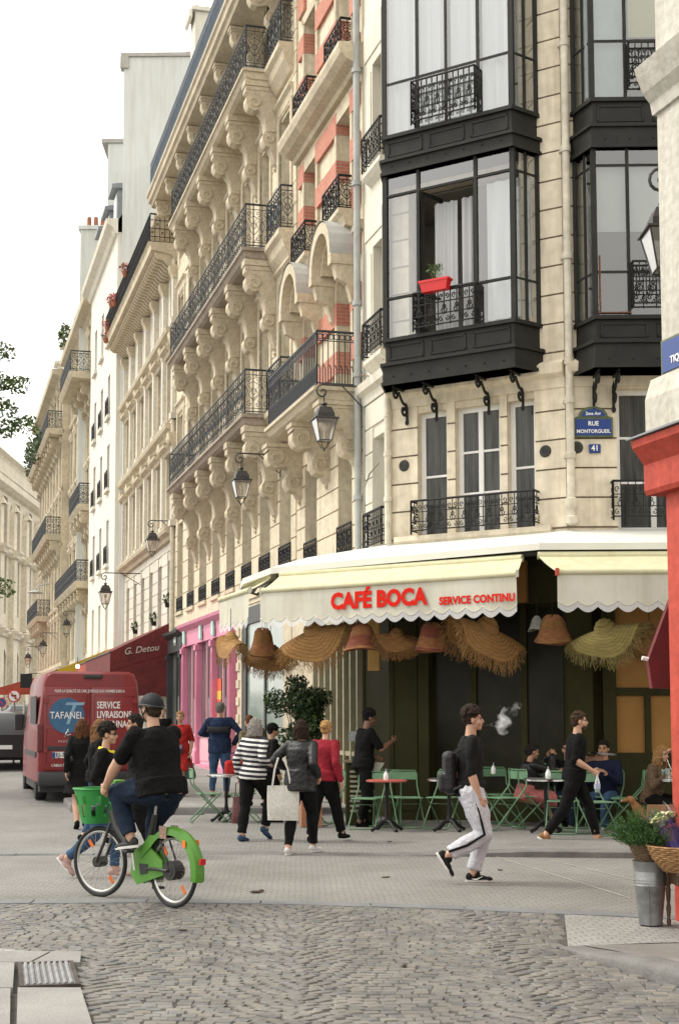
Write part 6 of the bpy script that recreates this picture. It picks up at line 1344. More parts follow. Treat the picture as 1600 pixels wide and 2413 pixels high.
b = MB(); b.tube([(-.48, -.045, 1.30), (-.45, -.045, 1.35), (-.42, -.045, 1.36), (-.40, -.045, 1.31), (-.43, -.045, 1.27), (-.40, -.045, 1.22)], .012, 5); b.tube([(-.45, -.045, 1.33), (-.49, -.045, 1.24)], .010, 5); b.tube([(-.44, -.045, 1.28), (-.38, -.045, 1.3)], .01, 5); b.ell((-.43, -.045, 1.38), (.025, .01, .025), 8, 6); b.build('lion_badge', CHR, van)
def wheel_mesh(r, w_, rim=.62):
    b = MB(); n = 28; b.lathe([(r * rim, -w_ / 2), (r * .93, -w_ / 2), (r, -w_ * .36), (r, w_ * .36), (r * .93, w_ / 2), (r * rim, w_ / 2)], (0, 0, 0), n, 'X'); t_ = b.mesh('tyre', RUB, 40)
    c = MB(); c.lathe([(0, -w_ * .3), (r * .2, -w_ * .38), (r * .5, -w_ * .25), (r * rim, -w_ * .42), (r * rim, w_ * .42), (r * .5, w_ * .25), (r * .2, w_ * .38), (0, w_ * .3)], (0, 0, 0), n, 'X'); return t_, c.mesh('rim', mat('wheel_steel', (.3, .3, .3), .4, .2, metal=.7), 30)
tm, rm = wheel_mesh(.35, .22)
for x in (-.88, .88):
    for y in (.85, 4.6): o_ = put('wheel', tm, van, (x, y, .35)); put('rim', rm, o_)
b = MB(); b.box(-.95, .95, .1, 5.2, .18, .4); b.build('underbody', BPL, van)
b = MB(); b.box(-1.032, -1.018, 3.9, 4.6, 1.45, 2.0); b.box(1.018, 1.032, 3.9, 4.6, 1.45, 2.0); b.build('side_window', PANE, van)
b = MB(); b.box(-1.035, -1.015, .2, 3.6, .85, .95); b.box(1.015, 1.035, .2, 3.6, .85, .95); b.box(-1.03, -1.015, .3, 2.0, 1.5, 2.05); b.build('side_trim', BPL, van)
for sx in (-1, 1): b = MB(); b.bbox(sx * 1.05 - .02, sx * 1.05 + .15 * sx + .02, 4.3, 4.42, 1.35, 1.7, .02) if sx > 0 else b.bbox(-1.22, -1.03, 4.3, 4.42, 1.35, 1.7, .02); b.build('mirror', BPL, van)
# ================================================================ BLACK CAR
C0 = px(18, 1825, 38.5); car = thing('parked_car', 'black car seen from behind beyond the red van at the left edge', 'car', (C0.x - .15, 38.5, gz(38.5)), hd)
CP2 = mat('black_car_paint', (.010, .010, .012), .35, .1, spec=.4, coat=.15)
b = MB(); shellbox(b, [(0, .86, .84, .36, .98, .1), (.12, .9, .88, .28, 1.02, .08), (2.0, .92, .88, .26, 1.05, .08), (4.0, .9, .84, .28, .95, .1), (4.35, .8, .72, .34, .8, .1)]); b.build('body', CP2, car, smooth=40)
b = MB(); shellbox(b, [(.15, .84, .74, .95, 1.02, .02), (.55, .84, .64, .98, 1.54, .08), (1.2, .85, .66, .98, 1.62, .1), (2.4, .85, .66, .98, 1.6, .1), (3.2, .84, .7, .98, 1.05, .03)]); b.build('cabin', mat('car_cabin', (.012, .012, .014), .25, .1, spec=.5, coat=.3), car, smooth=40)
b = MB(); b.add([(-.66, .2, 1.08), (.66, .2, 1.08), (.54, .5, 1.46), (-.54, .5, 1.46)], [(0, 1, 2, 3)]); b.build('rear_window', PANE, car)
for sx in (-1, 1): b = MB(); b.bbox(sx * .75 - .11, sx * .75 + .11, -.02, .08, .80, .94, .02); b.build('tail_light', mat('red_lens', (.35, .012, .012), .2, .1), car)
b = MB(); b.box(-.26, .26, -.015, .02, .58, .69); b.build('number_plate', MATS['plate_white'], car); tm2, rm2 = wheel_mesh(.33, .21)
for x in (-.78, .78):
    for y in (.75, 3.4): o_ = put('wheel', tm2, car, (x, y, .33)); put('rim', rm2, o_)
c2 = dup(car, (C0.x - 1.6, 50, gz(50)), hd + .05, 'second dark car farther up the street behind the black one')
# signs at far left
def road_sign(lab, loc, r, kind):
    t = thing('road_sign', lab, 'road sign', loc, 0); b = MB(); b.cyl((0, .03, -2.2), (0, .03, r), .03, n=8); b.build('post', mat('grey_post', (.2, .2, .2), .5, .1), t)
    b = MB(); b.lathe([(0, 0), (r, 0), (r, .02), (0, .02)], (0, -.03, 0), 28, 'Y'); b.build('disc', mat('sign_red', (.5, .04, .03), .45, .05), t)
    b = MB(); b.lathe([(0, 0), (r * .8, 0), (r * .8, .02), (0, .02)], (0, -.04, 0), 28, 'Y'); b.build('face', mat('sign_white', (.7, .68, .66), .45, .03) if kind == 'turn' else BLUE, t)
    if kind == 'turn':
        b = MB(); q = r; b.prism([(.12 * q, -.5 * q), (.3 * q, -.5 * q), (.3 * q, .2 * q), (-.15 * q, .2 * q), (-.15 * q, .36 * q), (-.5 * q, .1 * q), (-.15 * q, -.16 * q), (-.15 * q, .02 * q), (.12 * q, .02 * q)], -.055, -.042, lambda a, c, y: (a, y, c)); b.build('arrow', IRON, t)
        b = MB(); b.prism([(-.62 * q, .5 * q), (-.5 * q, .62 * q), (.62 * q, -.5 * q), (.5 * q, -.62 * q)], -.07, -.058, lambda a, c, y: (a, y, c)); b.build('red_bar', MATS['sign_red'], t)
    else: b = MB(); q = r; b.prism([(-.62 * q, .5 * q), (-.5 * q, .62 * q), (.62 * q, -.5 * q), (.5 * q, -.62 * q)], -.07, -.045, lambda a, c, y: (a, y, c)); b.build('red_bar', MATS['sign_red'], t)
road_sign('round white and red no left turn sign above the black car', px(34, 1641, 42), .19, 'turn'); road_sign('small round blue and red no parking sign at the left edge', px(4, 1656, 52), .18, 'park')
t = thing('hanging_sign', 'small dark shop sign hanging over the far pavement', 'sign', px(62, 1605, 60)); b = MB(); b.bbox(-.25, .25, -.03, .03, -.3, .3, .01); b.build('board', IRON, t); b = MB(); b.cyl((0, 0, .3), (.6, .3, .34), .015, n=5); b.build('arm', IRON, t)
t = thing('street_lamp', 'modern grey street lamp with a flat shade on a curved arm, far left', 'street lamp', px(84, 1395, 88)); b = MB(); b.lathe([(.05, .12), (.3, .05), (.5, -.05), (.48, -.08), (0, -.05)], (0, 0, 0), 14); b.build('lamp_shade', MATS['grey_zinc_pipe'], t, smooth=40); b = MB(); b.tube([(0, 0, .1), (.2, 0, .4), (.8, 0, .5), (1.6, 0, .2)], .05, 6); b.build('arm', MATS['grey_zinc_pipe'], t)
# tree at the left edge
t = thing('street_tree', 'leafy plane tree whose branch tips enter at the left edge', 'tree', (-9.6, 30, 0)); rnd = random.Random(5)
b = MB(); b.tube([(0, 0, 0), (.05, 0, 2.5), (-.05, .1, 5), (.1, 0, 7), (.0, 0, 9)], [.24, .19, .16, .11, .05], 10); tr_ = []
for q in range(22):
    a = rnd.uniform(0, 6.28); z = rnd.uniform(4.0, 8.6); ln = rnd.uniform(1.0, 2.3); e = Vector((ln * cos(a), ln * sin(a), z + ln * .35)); m_ = Vector((ln * .5 * cos(a), ln * .5 * sin(a), z + ln * .28)); b.tube([(0, 0, z), m_, e], [.06, .035, .012], 6); tr_ += [m_, e]
    for w_ in range(3): e2 = e + Vector((rnd.uniform(-.6, .6), rnd.uniform(-.6, .6), rnd.uniform(-.5, .4))); b.tube([m_ if w_ else e, e2], [.02, .006], 4); tr_.append(e2)
tips = [px(38, 905, 30) - Vector((-9.6, 30, 0)), px(62, 1000, 30) - Vector((-9.6, 30, 0)), px(10, 960, 30) - Vector((-9.6, 30, 0)), px(8, 1385, 30) - Vector((-9.6, 30, 0)), px(6, 830, 30) - Vector((-9.6, 30, 0)), px(15, 1010, 30) - Vector((-9.6, 30, 0)), px(0, 900, 30) - Vector((-9.6, 30, 0))]
for e in tips: b.tube([(.1, 0, e.z - 1.2), (e.x * .5, 0, e.z - .4), e], [.06, .03, .008], 5)
b.build('trunk', mat('grey_brown_bark', (.12, .10, .08), .9, .3, 8, .5, 30), t, smooth=60)
b = MB()
for e in tr_: leaves(b, 150, e, (.5, .5, .42), .07, rnd, 0, 1.9)
for e in tips: leaves(b, 130, e, (.30, .3, .22), .055, rnd, 0, 1.9); leaves(b, 60, e + Vector((-.35, 0, .05)), (.35, .3, .25), .055, rnd, 0, 1.9)
b.build('crown', (mat('tree_leaf', (.12, .20, .05), .6, .25, 6), mat('tree_leaf_dark', (.065, .12, .035), .6, .2, 6)), t)

# ================================================================ FLOWER STALL AT THE RIGHT EDGE
ZB = mat('galvanised_bucket', (.36, .37, .37), .38, .25, 5, metal=.65)
BK = (2.82, 11.5, .01)
t = thing('zinc_bucket', 'tall dented galvanised bucket standing on the pale ramp setts', 'bucket', BK)
b = MB(); b.X = Matrix.Diagonal((.76, .76, .76, 1)); b.lathe([(.118, 0), (.121, .02), (.160, .40), (.165, .41), (.160, .42), (.175, .66), (.182, .665), (.178, .655), (.12, .05), (0, .05)], (0, 0, 0), 40); [b.tube([(r_ * cos(2 * pi * k / 40), r_ * sin(2 * pi * k / 40), z) for k in range(40)], .004, 4, closed=True) for r_, z in ((.168, .44), (.170, .47), (.127, .01))]; b.cyl((.168 * cos(-1.9), .168 * sin(-1.9), .42), (.128 * cos(-1.9), .128 * sin(-1.9), .01), .005, n=5); b.build('bucket_body', ZB, t, smooth=40)
WIC = mat('dark_wicker', (.20, .14, .07), .85, .3, 30, .6, 90, col2=(.07, .045, .025)); WIL = mat('honey_wicker', (.42, .24, .10), .8, .25, 25, .6, 90, col2=(.20, .10, .035))
def wicker(b, prof, n, c=(0, 0, 0), sx=1.0, sy=1.0, rows=12, r=.006):
    c = Vector(c)
    for k in range(rows):
        f = k / (rows - 1) * (len(prof) - 1); i = min(int(f), len(prof) - 2); fr_ = f - i; rr = prof[i][0] + (prof[i + 1][0] - prof[i][0]) * fr_; z = prof[i][1] + (prof[i + 1][1] - prof[i][1]) * fr_
        b.tube([c + Vector(((rr + .006 * (1 if (j + k) % 2 else -1)) * sx * cos(2 * pi * j / n), (rr + .006 * (1 if (j + k) % 2 else -1)) * sy * sin(2 * pi * j / n), z)) for j in range(n)], r, 5, closed=True)
    for j in range(0, n, 2): a = 2 * pi * (j + .5) / n; b.tube([c + Vector((rr_ * sx * cos(a), rr_ * sy * sin(a), z)) for rr_, z in prof], r * .8, 4)
t = thing('wicker_pot', 'dark wicker pot sitting in the mouth of the zinc bucket', 'plant pot', (BK[0], BK[1], .47)); b = MB(); b.X = Matrix.Scale(.76, 4); b.lathe([(.12, 0), (.205, .235), (.20, .235), (.11, .01)], (0, 0, 0), 30); wicker(b, [(.125, 0), (.212, .24)], 40, rows=15, r=.008); b.build('pot', WIC, t)
t = thing('rosemary_plant', 'feathery green herb plant growing out of the dark wicker pot', 'plant', (BK[0] - .02, BK[1], .615)); rnd = random.Random(8); b = MB(); b.X = Matrix.Scale(.74, 4)
for k in range(620):
    a = rnd.uniform(0, 6.28); sp_ = rnd.uniform(.05, 1) ** .7; L_ = rnd.uniform(.24, .46); d = Vector((cos(a) * sp_ * 1.0, sin(a) * sp_ * .9, 1.0 - .35 * sp_)).normalized(); p0 = Vector((cos(a) * .14 * sp_, sin(a) * .14 * sp_, .0)); p1 = p0 + d * L_ * .5; p2 = p0 + d * L_ + Vector((0, 0, .05 - .12 * sp_))
    b.mi = rnd.choice((0, 0, 1)); b.tube([p0, p1, p2], [.004, .004, .0015], 3, caps=False)
    for q in range(9): c = p0 + (p2 - p0) * (q + 3) / 12; s = Vector((rnd.uniform(-1, 1), rnd.uniform(-1, 1), rnd.uniform(0, 1.2))).normalized() * .042; w__ = s.cross(Vector((rnd.uniform(-1, 1), rnd.uniform(-1, 1), 0))).normalized() * .005; b.add([c - w__, c + w__, c + s], [(0, 1, 2)])
b.build('foliage', (mat('herb_green', (.055, .15, .022), .6, .25, 7), mat('herb_dark', (.03, .08, .018), .6, .2, 7)), t)
SB = (3.14, 11.3, .01)
t = thing('wooden_stool', 'dark turned-leg wooden stool carrying the wicker tray', 'stool', SB); WD = mat('dark_brown_wood', (.10, .05, .022), .5, .3, 6, stretch=(8, 8, 1)); b = MB(); b.bbox(-.20, .4, -.18, .18, .41, .45, .01); b.box(-.19, .38, -.16, .16, .34, .41); b.build('seat', WD, t)
for x in (-.13, -.02, .35):
    for y in (-.14, .14): b = MB(); b.X = Matrix.Scale(.68, 4); x, y = x / .68, y / .68; b.lathe([(.022, 0), (.028, .05), (.018, .08), (.03, .2), (.018, .26), (.026, .3), (.03, .42), (.022, .46), (.035, .48), (.035, .60)], (x, y, 0), 12); b.build('leg', WD, t, smooth=50)
t = thing('wicker_tray', 'honey-coloured oval wicker basket holding the wrapped bouquets', 'basket', (SB[0] + .04, SB[1] - .03, .46)); b = MB(); wicker(b, [(.26, 0), (.33, .09), (.37, .19)], 44, sx=1.15, sy=.8, rows=13, r=.009); b.lathe([(.0, .0), (.25, .0), (.35, .17)], (0, 0, 0), 30, sx=1.15, sy=.8); b.build('basket_body', WIL, t); 
def bouquet(lab, loc, tilt, cols, h=.40, r=.17, mark=False, wrapm=None, seed=1):
    t = thing('bouquet', lab, 'bouquet', loc, 0, 'wrapped bouquets in the wicker basket'); rnd = random.Random(seed); X = Matrix.Rotation(tilt[0], 4, 'X') @ Matrix.Rotation(tilt[1], 4, 'Y')
    b = MB(); b.X = X; n = 14; vs = []
    for k, (rr, z) in enumerate(((.05, 0), (r * .65, h * .5), (r, h))):
        for i in range(n): a = 2 * pi * i / n; q = 1 + (.10 * (1 if i % 2 else -1) if k else 0); vs.append((rr * q * cos(a), rr * q * sin(a), z + (.035 * (1 if i % 2 else -1) if k == 2 else 0)))
    b.add(vs, [(k * n + i, k * n + (i + 1) % n, (k + 1) * n + (i + 1) % n, (k + 1) * n + i) for k in range(2) for i in range(n)]); b.build('wrapping_paper', wrapm, t)
    g = MB(); g.X = X; vs = []
    for k, (rr, z) in enumerate(((r * .66, h * .5), (r * 1.12, h * 1.0), (r * 1.32, h * 1.3))):
        for i in range(n): a = 2 * pi * i / n; vs.append((rr * (1 + .06 * (-1) ** i) * cos(a), rr * (1 + .06 * (-1) ** i) * sin(a), z + .05 * (-1) ** i * (k == 2)))
    g.add(vs, [(k * n + i, k * n + (i + 1) % n, (k + 1) * n + (i + 1) % n, (k + 1) * n + i) for k in range(2) for i in range(n)]); g.build('clear_film', glass('cellophane', (.95, .96, .98), .86, .08), t)
    b = MB(); b.X = X
    for k in range(46):
        a, q = rnd.uniform(0, 6.28), rnd.random() ** .5; c = Vector((q * r * .95 * cos(a), q * r * .95 * sin(a), h * (1.08 + .16 * (1 - q * q)))); b.mi = rnd.randrange(len(cols)); s = rnd.uniform(.018, .03)
        for p in range(9): d = Vector((cos(p * .7) * s, sin(p * .7) * s, rnd.uniform(.0, .6) * s)); e = Vector((-d.y, d.x, 0)) * .4; b.add([c, c + d * .6 + e, c + d * 1.1, c + d * .6 - e], [(0, 1, 2, 3)])
        b.ell(c, (s * .5, s * .5, s * .4), 6, 4)
    b.build('flowers', cols, t); b = MB(); b.X = X; leaves(b, 90, (0, 0, h * 1.0), (r, r, .07), .035, rnd, .5, 2.5); b.build('leaves', (LEAF, LEAFD), t)
    if mark:
        p = X @ Vector((0, -r * .9, h * .62)); b = MB(); M_ = Matrix.Translation((p.x - .02, p.y - .045, p.z)) @ Matrix.Rotation(tilt[0] * .2 - radians(14), 4, 'X'); b.X = M_; b.lathe([(.062, 0), (.062, .004), (.092, .004), (.092, 0)], (0, 0, 0), 28, 'Y'); b.build('round_mark', mat('lilac_print', (.42, .36, .52), .6, .1), t); text('lettering', 'ups', .075, MATS['lilac_print'], t, M_ @ Matrix.Rotation(radians(90), 4, 'X'), .02)
PPR = mat('violet_paper', (.085, .075, .28), .55, .15, 5); P1, P2, P3, P4 = mat('mauve_petal', (.46, .24, .42), .7, .1), mat('cream_petal', (.66, .62, .42), .7, .1), mat('lime_petal', (.42, .5, .14), .7, .1), mat('orange_petal', (.62, .25, .12), .7, .1)
bouquet('wrapped bouquet of mauve and cream flowers in violet paper printed with a ring', (SB[0] + .07, SB[1] - .12, .54), (radians(-8), radians(4)), (P1, P1, P2), .31, .185, True, PPR, 1)
bouquet('slim bouquet of lime green blooms in violet paper, tilted left', (SB[0] - .12, SB[1] + .02, .56), (radians(0), radians(-24)), (P3, P2), .30, .10, False, PPR, 2)
bouquet('bouquet of orange flowers half behind the red pillar', (SB[0] + .26, SB[1] + .0, .56), (radians(-5), radians(12)), (P4, P1, P2), .29, .14, False, PPR, 3)
for x, y, a, l in ((3.22, 11.6, .3, 'brown cardboard sheet standing behind the bouquets on the right'), (2.98, 11.75, -.1, 'brown cardboard sheet propped behind the herb plant')):
    t = thing('cardboard', l, 'cardboard', (x, y, .90), a); b = MB(); b.bbox(-.11, .11, -.005, .005, -.2, .045, .002); b.build('sheet', mat('brown_cardboard', (.33, .19, .09), .9, .1, 6), t)
# ================================================================ PEOPLE
SKIN = mat('light_skin', (.50, .29, .19), .5, .08, 6, .1, 40); SKINT = mat('tanned_skin', (.36, .19, .11), .5, .08, 6, .1, 40); SKIND = mat('brown_skin', (.17, .085, .05), .5, .08, 6)
def cloth(n, c, var=.15, rough=.9, sc=7): return mat(n, c, rough, var, sc, .35, 60, fine=40.0, spec=.15)
BLK = cloth('black_cotton', (.007, .007, .0072)); CHAR = cloth('charcoal_cotton', (.016, .016, .016)); DNM = cloth('blue_denim', (.055, .105, .19), .2); DKDN = cloth('dark_denim', (.018, .03, .055), .2); WTR = cloth('white_tracksuit', (.56, .56, .60), .025); EYEM = mat('eye_dark', (.02, .015, .012), .15, 0); LIP = mat('lip', (.30, .10, .08), .5, 0); LTH = mat('black_leather', (.011, .011, .0125), .45, .25, 9, .3, 25, spec=.35)
CLD = bpy.data.textures.new('folds', 'CLOUDS'); CLD.noise_scale = .13; CLD.noise_depth = 3; CL2 = bpy.data.textures.new('hair_clumps', 'CLOUDS'); CL2.noise_scale = .02; CL2.noise_depth = 3
def fuse(mb, name, m, parent, vox=.008, sm=3, disp=0.0, tex=None, mats=None):
    """join overlapping volumes into one continuous surface"""
    o = mb.build('tmp', m); r = o.modifiers.new('r', 'REMESH'); r.mode = 'VOXEL'; r.voxel_size = vox; r.use_smooth_shade = True
    if sm: s = o.modifiers.new('s', 'SMOOTH'); s.factor = .5; s.iterations = sm
    if disp: d = o.modifiers.new('d', 'DISPLACE'); d.texture = tex or CLD; d.strength = disp; d.mid_level = .5; d.texture_coords = 'LOCAL'
    me = evalmesh(o); old = o.data; bpy.data.objects.remove(o); bpy.data.meshes.remove(old); me.name = name; me.polygons.foreach_set('use_smooth', [True] * len(me.polygons))
    return put(name, me, parent)
def ik(a, t, l1, l2, hint):
    a, t = Vector(a), Vector(t); d = t - a; L = min(d.length, (l1 + l2) * .999); L = max(L, abs(l1 - l2) + .01); d.normalize()
    x = (l1 * l1 - l2 * l2 + L * L) / (2 * L); h = sqrt(max(0, l1 * l1 - x * x)); n = Vector(hint); n = n - d * n.dot(d); n.normalize()
    return a + d * x + n * h, a + d * L
def limb(b, P, R, n=12, k=5, end=True):
    """tapered limb through points P with radii R, smooth interpolation"""
    pts, rs = [], []
    for i in range(len(P) - 1):
        for q in range(k): t = q / k; pts.append(Vector(P[i]).lerp(Vector(P[i + 1]), t)); rs.append(R[i] + (R[i + 1] - R[i]) * (t * t * (3 - 2 * t)))
    pts.append(Vector(P[-1])); rs.append(R[-1]); b.tube(pts, rs, n)
    b.ell(pts[0], (rs[0],) * 3, 10, 6)
    if end: b.ell(pts[-1], (rs[-1],) * 3, 10, 6)
def person(label, X, Y, rz, H=1.75, hip=None, lean=3, side=0, head=(0, 0), ank=None, hand=None, elb=None, curl=.5, top=BLK, bot=BLK, skin=SKIN, sleeve='short', bottoms='trousers', shoe=BLK, shoel='sneaker', hair='short', hairc=(.04, .025, .015), bulk=1.0, fem=False, vox=.008, grp=None, zoff=0.0, coat=None, legw=1.0, sock=None, seed=1, twist=0):
    zg = gz(Y) + zoff; t = thing('person', label, 'person', (X, Y, zg), radians(rz), grp); rnd = random.Random(seed)
    hip = Vector(hip or (0, 0, .53 * H)); la = radians(lean); sa = radians(side); up = Vector((sin(sa), sin(la), cos(la) * cos(sa))).normalized()
    tw = radians(twist); rt = Vector((cos(tw), sin(tw), 0)); rt = (rt - up * rt.dot(up)).normalized(); fw = up.cross(rt)
    nk = hip + up * (.295 * H); M3 = Matrix((rt, fw, up)).transposed()
    sw = (.104 if not fem else .090) * H * (1 + (bulk - 1) * .45); sh = {s: nk + rt * (s * sw) - up * .022 * H for s in (-1, 1)}
    hj = {s: hip + rt * (s * .050 * H) - Vector((0, 0, .005 * H)) for s in (-1, 1)}
    ank = ank or {-1: (-.055 * H, 0, .045 * H, 0), 1: (.055 * H, 0, .045 * H, 0)}; hand = hand or {}; elb = elb or {}
    kn, an, el, ha = {}, {}, {}, {}
    for s in (-1, 1):
        kn[s], an[s] = ik(hj[s], ank[s][:3], .247 * H, .243 * H, ank[s][4] if len(ank[s]) > 4 else (s * .12, 1, 0))
        hd_ = hand.get(s, sh[s] + Vector((s * .04 * H, .02 * H, -.30 * H)))
        el[s], ha[s] = ik(sh[s], hd_, .172 * H, .150 * H, elb.get(s, (s * .25, -1, -.6)))
    bk = bulk
    # torso sections
    sec = [(-.13, .080, .070), (-.03, .098, .072), (.12, .094, .068), (.35, .080 if fem else .088, .062), (.60, .090 if fem else .099, .068 if fem else .066), (.80, .098 if fem else .108, .070 if fem else .064), (.93, .080, .052), (1.0, .04, .036)]
    def torso(b, add=0.0, lo=-.2, n=20, hi=1.1, belly=0.0):
        rings = [(f, rx, ry) for f, rx, ry in sec if lo <= f <= hi and not (add > .015 and f > .99)] + ([(.972, .048, .044), (1.02, .036, .036)] if add > .015 and hi > 1 else []); vs = []
        for f, rx, ry in rings:
            c = hip + up * (f * .295 * H); bx = (1 + (bk - 1) * (1.0 if f < .7 else .6))
            for j in range(n): a = 2 * pi * j / n; vs.append(c + rt * ((rx * H * bx + add) * cos(a)) + fw * ((ry * H * bx + add + (belly * H * .05 if 0 < f < .5 and sin(a) > 0 else 0)) * sin(a)))
        k = len(rings); b.add(vs, [(i * n + j, i * n + (j + 1) % n, (i + 1) * n + (j + 1) % n, (i + 1) * n + j) for i in range(k - 1) for j in range(n)] + [tuple(range(n - 1, -1, -1)), tuple((k - 1) * n + j for j in range(n))])
        if hi > .9:
            for s in (-1, 1): b.ell(sh[s] - rt * s * .020 * H - up * .006 * H, (.040 * H + add * .8, .031 * H * bk ** .5 + add * .8, .031 * H + add * .8), 12, 8, M3)
            if fem:
                for s in (-1, 1): b.ell(hip + up * (.205 * H) + fw * .045 * H + rt * s * .036 * H, (.034 * H + add, .032 * H + add, .034 * H + add), 10, 8, M3)
    aw = bk ** .5
    def arm(b, s, add=0.0, f=1.0):
        e1 = sh[s].lerp(el[s], min(1, f * 2)); limb(b, [sh[s], sh[s].lerp(el[s], .45 * min(1, f * 2)), e1], [.031 * H * aw + add, .030 * H * aw + add, (.0245 * H * aw + add) if f >= .5 else .029 * H * aw + add])
        if f > .5: t_ = (f - .5) * 2; limb(b, [el[s], el[s].lerp(ha[s], .3 * t_), el[s].lerp(ha[s], t_)], [.0245 * H * aw + add, .0255 * H * aw + add, .0165 * H * aw + add + (add * .4)])
    def leg(b, s, add=0.0, f=1.0, w=1.0):
        limb(b, [hj[s], hj[s].lerp(kn[s], .4), kn[s]], [.054 * H * w * aw + add, .050 * H * w * aw + add, .035 * H * w + add])
        if f > .5: t_ = (f - .5) * 2; limb(b, [kn[s], kn[s].lerp(an[s], .3 * t_), kn[s].lerp(an[s], t_)], [.034 * H * w + add, (.036 * H if w <= 1.05 else .034 * H) * w + add, (.023 * H if w <= 1.05 else .028 * H) * w + add], end=f > .95 and not add)
    # ---- head frame
    hy, hp = radians(head[0]), radians(head[1]); f0 = Vector((-sin(hy), cos(hy), 0)) ; f0 = Vector((fw.x, fw.y, 0)).normalized().to_track_quat('Y', 'Z').to_matrix() @ f0
    hf = (f0 * cos(hp) + Vector((0, 0, sin(hp)))).normalized(); hu = (Vector((0, 0, cos(hp))) - f0 * sin(hp)).normalized(); hr = hf.cross(hu); HM = Matrix((hr, hf, hu)).transposed()
    nt_ = nk + up * .030 * H + Vector((0, 0, .008 * H)) + f0 * .006 * H; hc = nt_ + hu * .060 * H + hf * .010 * H; S_ = H / 1.75
    hp_ = lambda x, y, z: hc + HM @ Vector((x * S_, y * S_, z * S_))
    b = MB(); torso(b); limb(b, [nk - up * .02 * H, nt_ + hu * .02 * H], [.034 * H * (.85 if fem else 1.0), .030 * H * (.85 if fem else 1.0)])
    b.ell(hp_(0, -.008, .022), (.073 * S_, .092 * S_, .090 * S_), 16, 12, HM); b.ell(hp_(0, .022, -.035), (.056 * S_, .066 * S_, .070 * S_), 14, 10, HM); b.ell(hp_(0, .062, -.085), (.030 * S_, .026 * S_, .022 * S_), 10, 8, HM)
    for s in (-1, 1): b.ell(hp_(s * .042, .050, -.030), (.024 * S_, .026 * S_, .030 * S_), 8, 6, HM); b.ell(hp_(s * .074, -.005, -.008), (.010 * S_, .020 * S_, .032 * S_), 8, 8, HM); b.ell(hp_(s * .032, .076, .026), (.026 * S_, .010 * S_, .009 * S_), 8, 6, HM)
    b.tube([hp_(0, .078, .018), hp_(0, .094, -.004), hp_(0, .105, -.026), hp_(0, .090, -.036)], [.009 * S_, .010 * S_, .013 * S_, .010 * S_], 8); b.ell(hp_(0, .080, -.058), (.024 * S_, .014 * S_, .013 * S_), 8, 6, HM)
    for s in (-1, 1):
        arm(b, s); leg(b, s)
        # hand: palm, four fingers, thumb
        d = (ha[s] - el[s]).normalized(); ax = Vector((0, 1, 0)) if abs(d.y) < .8 else Vector((0, 0, 1)); w_ = (ax - d * ax.dot(d)).normalized(); pn = d.cross(w_) * -s; pn = pn if pn.x * s < .2 else -pn
        PM = Matrix((w_, pn, d)).transposed(); pc = ha[s] + d * .024 * H; b.ell(pc, (.023 * H, .0105 * H, .032 * H), 10, 8, PM); cu_ = curl if not isinstance(curl, dict) else curl.get(s, .5)
        for q in range(4):
            base = pc + d * .024 * H + w_ * ((1.5 - q) * .0112 * H); ln = (.024, .027, .025, .020)[3 - q] * H; d1 = (d * cos(cu_ * .7) + pn * sin(cu_ * .7)); d2 = (d * cos(cu_ * 1.7) + pn * sin(cu_ * 1.7)); d3 = (d * cos(cu_ * 2.5) + pn * sin(cu_ * 2.5)); fr_ = max(.0050 * H, vox * .95)
            b.tube([base - d * .01 * H, base + d1 * ln * .9, base + d1 * ln * .9 + d2 * ln * .7, base + d1 * ln * .9 + d2 * ln * .7 + d3 * ln * .5], [fr_ * 1.1, fr_, fr_ * .95, fr_ * .85], 8)
        tb = pc + w_ * .018 * H - d * .012 * H; b.tube([tb, tb + w_ * .016 * H + d * .012 * H + pn * .006 * H, tb + w_ * .018 * H + d * .032 * H + pn * .014 * H], [max(.008 * H, vox), max(.0064 * H, vox * .95), max(.0052 * H, vox * .9)], 8)
    fuse(b, 'body', skin, t, vox, 2)
    for s in (-1, 1): b = MB(); b.ell(hp_(s * .031, .079, .008), (.011 * S_, .007 * S_, .007 * S_), 8, 6, HM); b.build('eye', EYEM, t, smooth=0)
    b = MB()
    for s in (-1, 1): b.tube([hp_(s * .016, .088, .027), hp_(s * .032, .089, .034), hp_(s * .050, .078, .028)], .0042 * S_, 5)
    b.build('eyebrows', mat('hair_tone_%d_%d' % (hairc[0] * 1000, hairc[2] * 1000), hairc, .85, .25, 30, .5, 90, spec=.2, stretch=(3, 3, 1)), t); HMAT = mat('hair_tone_%d_%d' % (hairc[0] * 1000, hairc[2] * 1000), hairc)
    b = MB(); b.tube([hp_(-.022, .086, -.058), hp_(0, .095, -.056), hp_(.022, .086, -.058)], [.003 * S_, .006 * S_, .003 * S_], 6); b.build('lips', LIP, t)
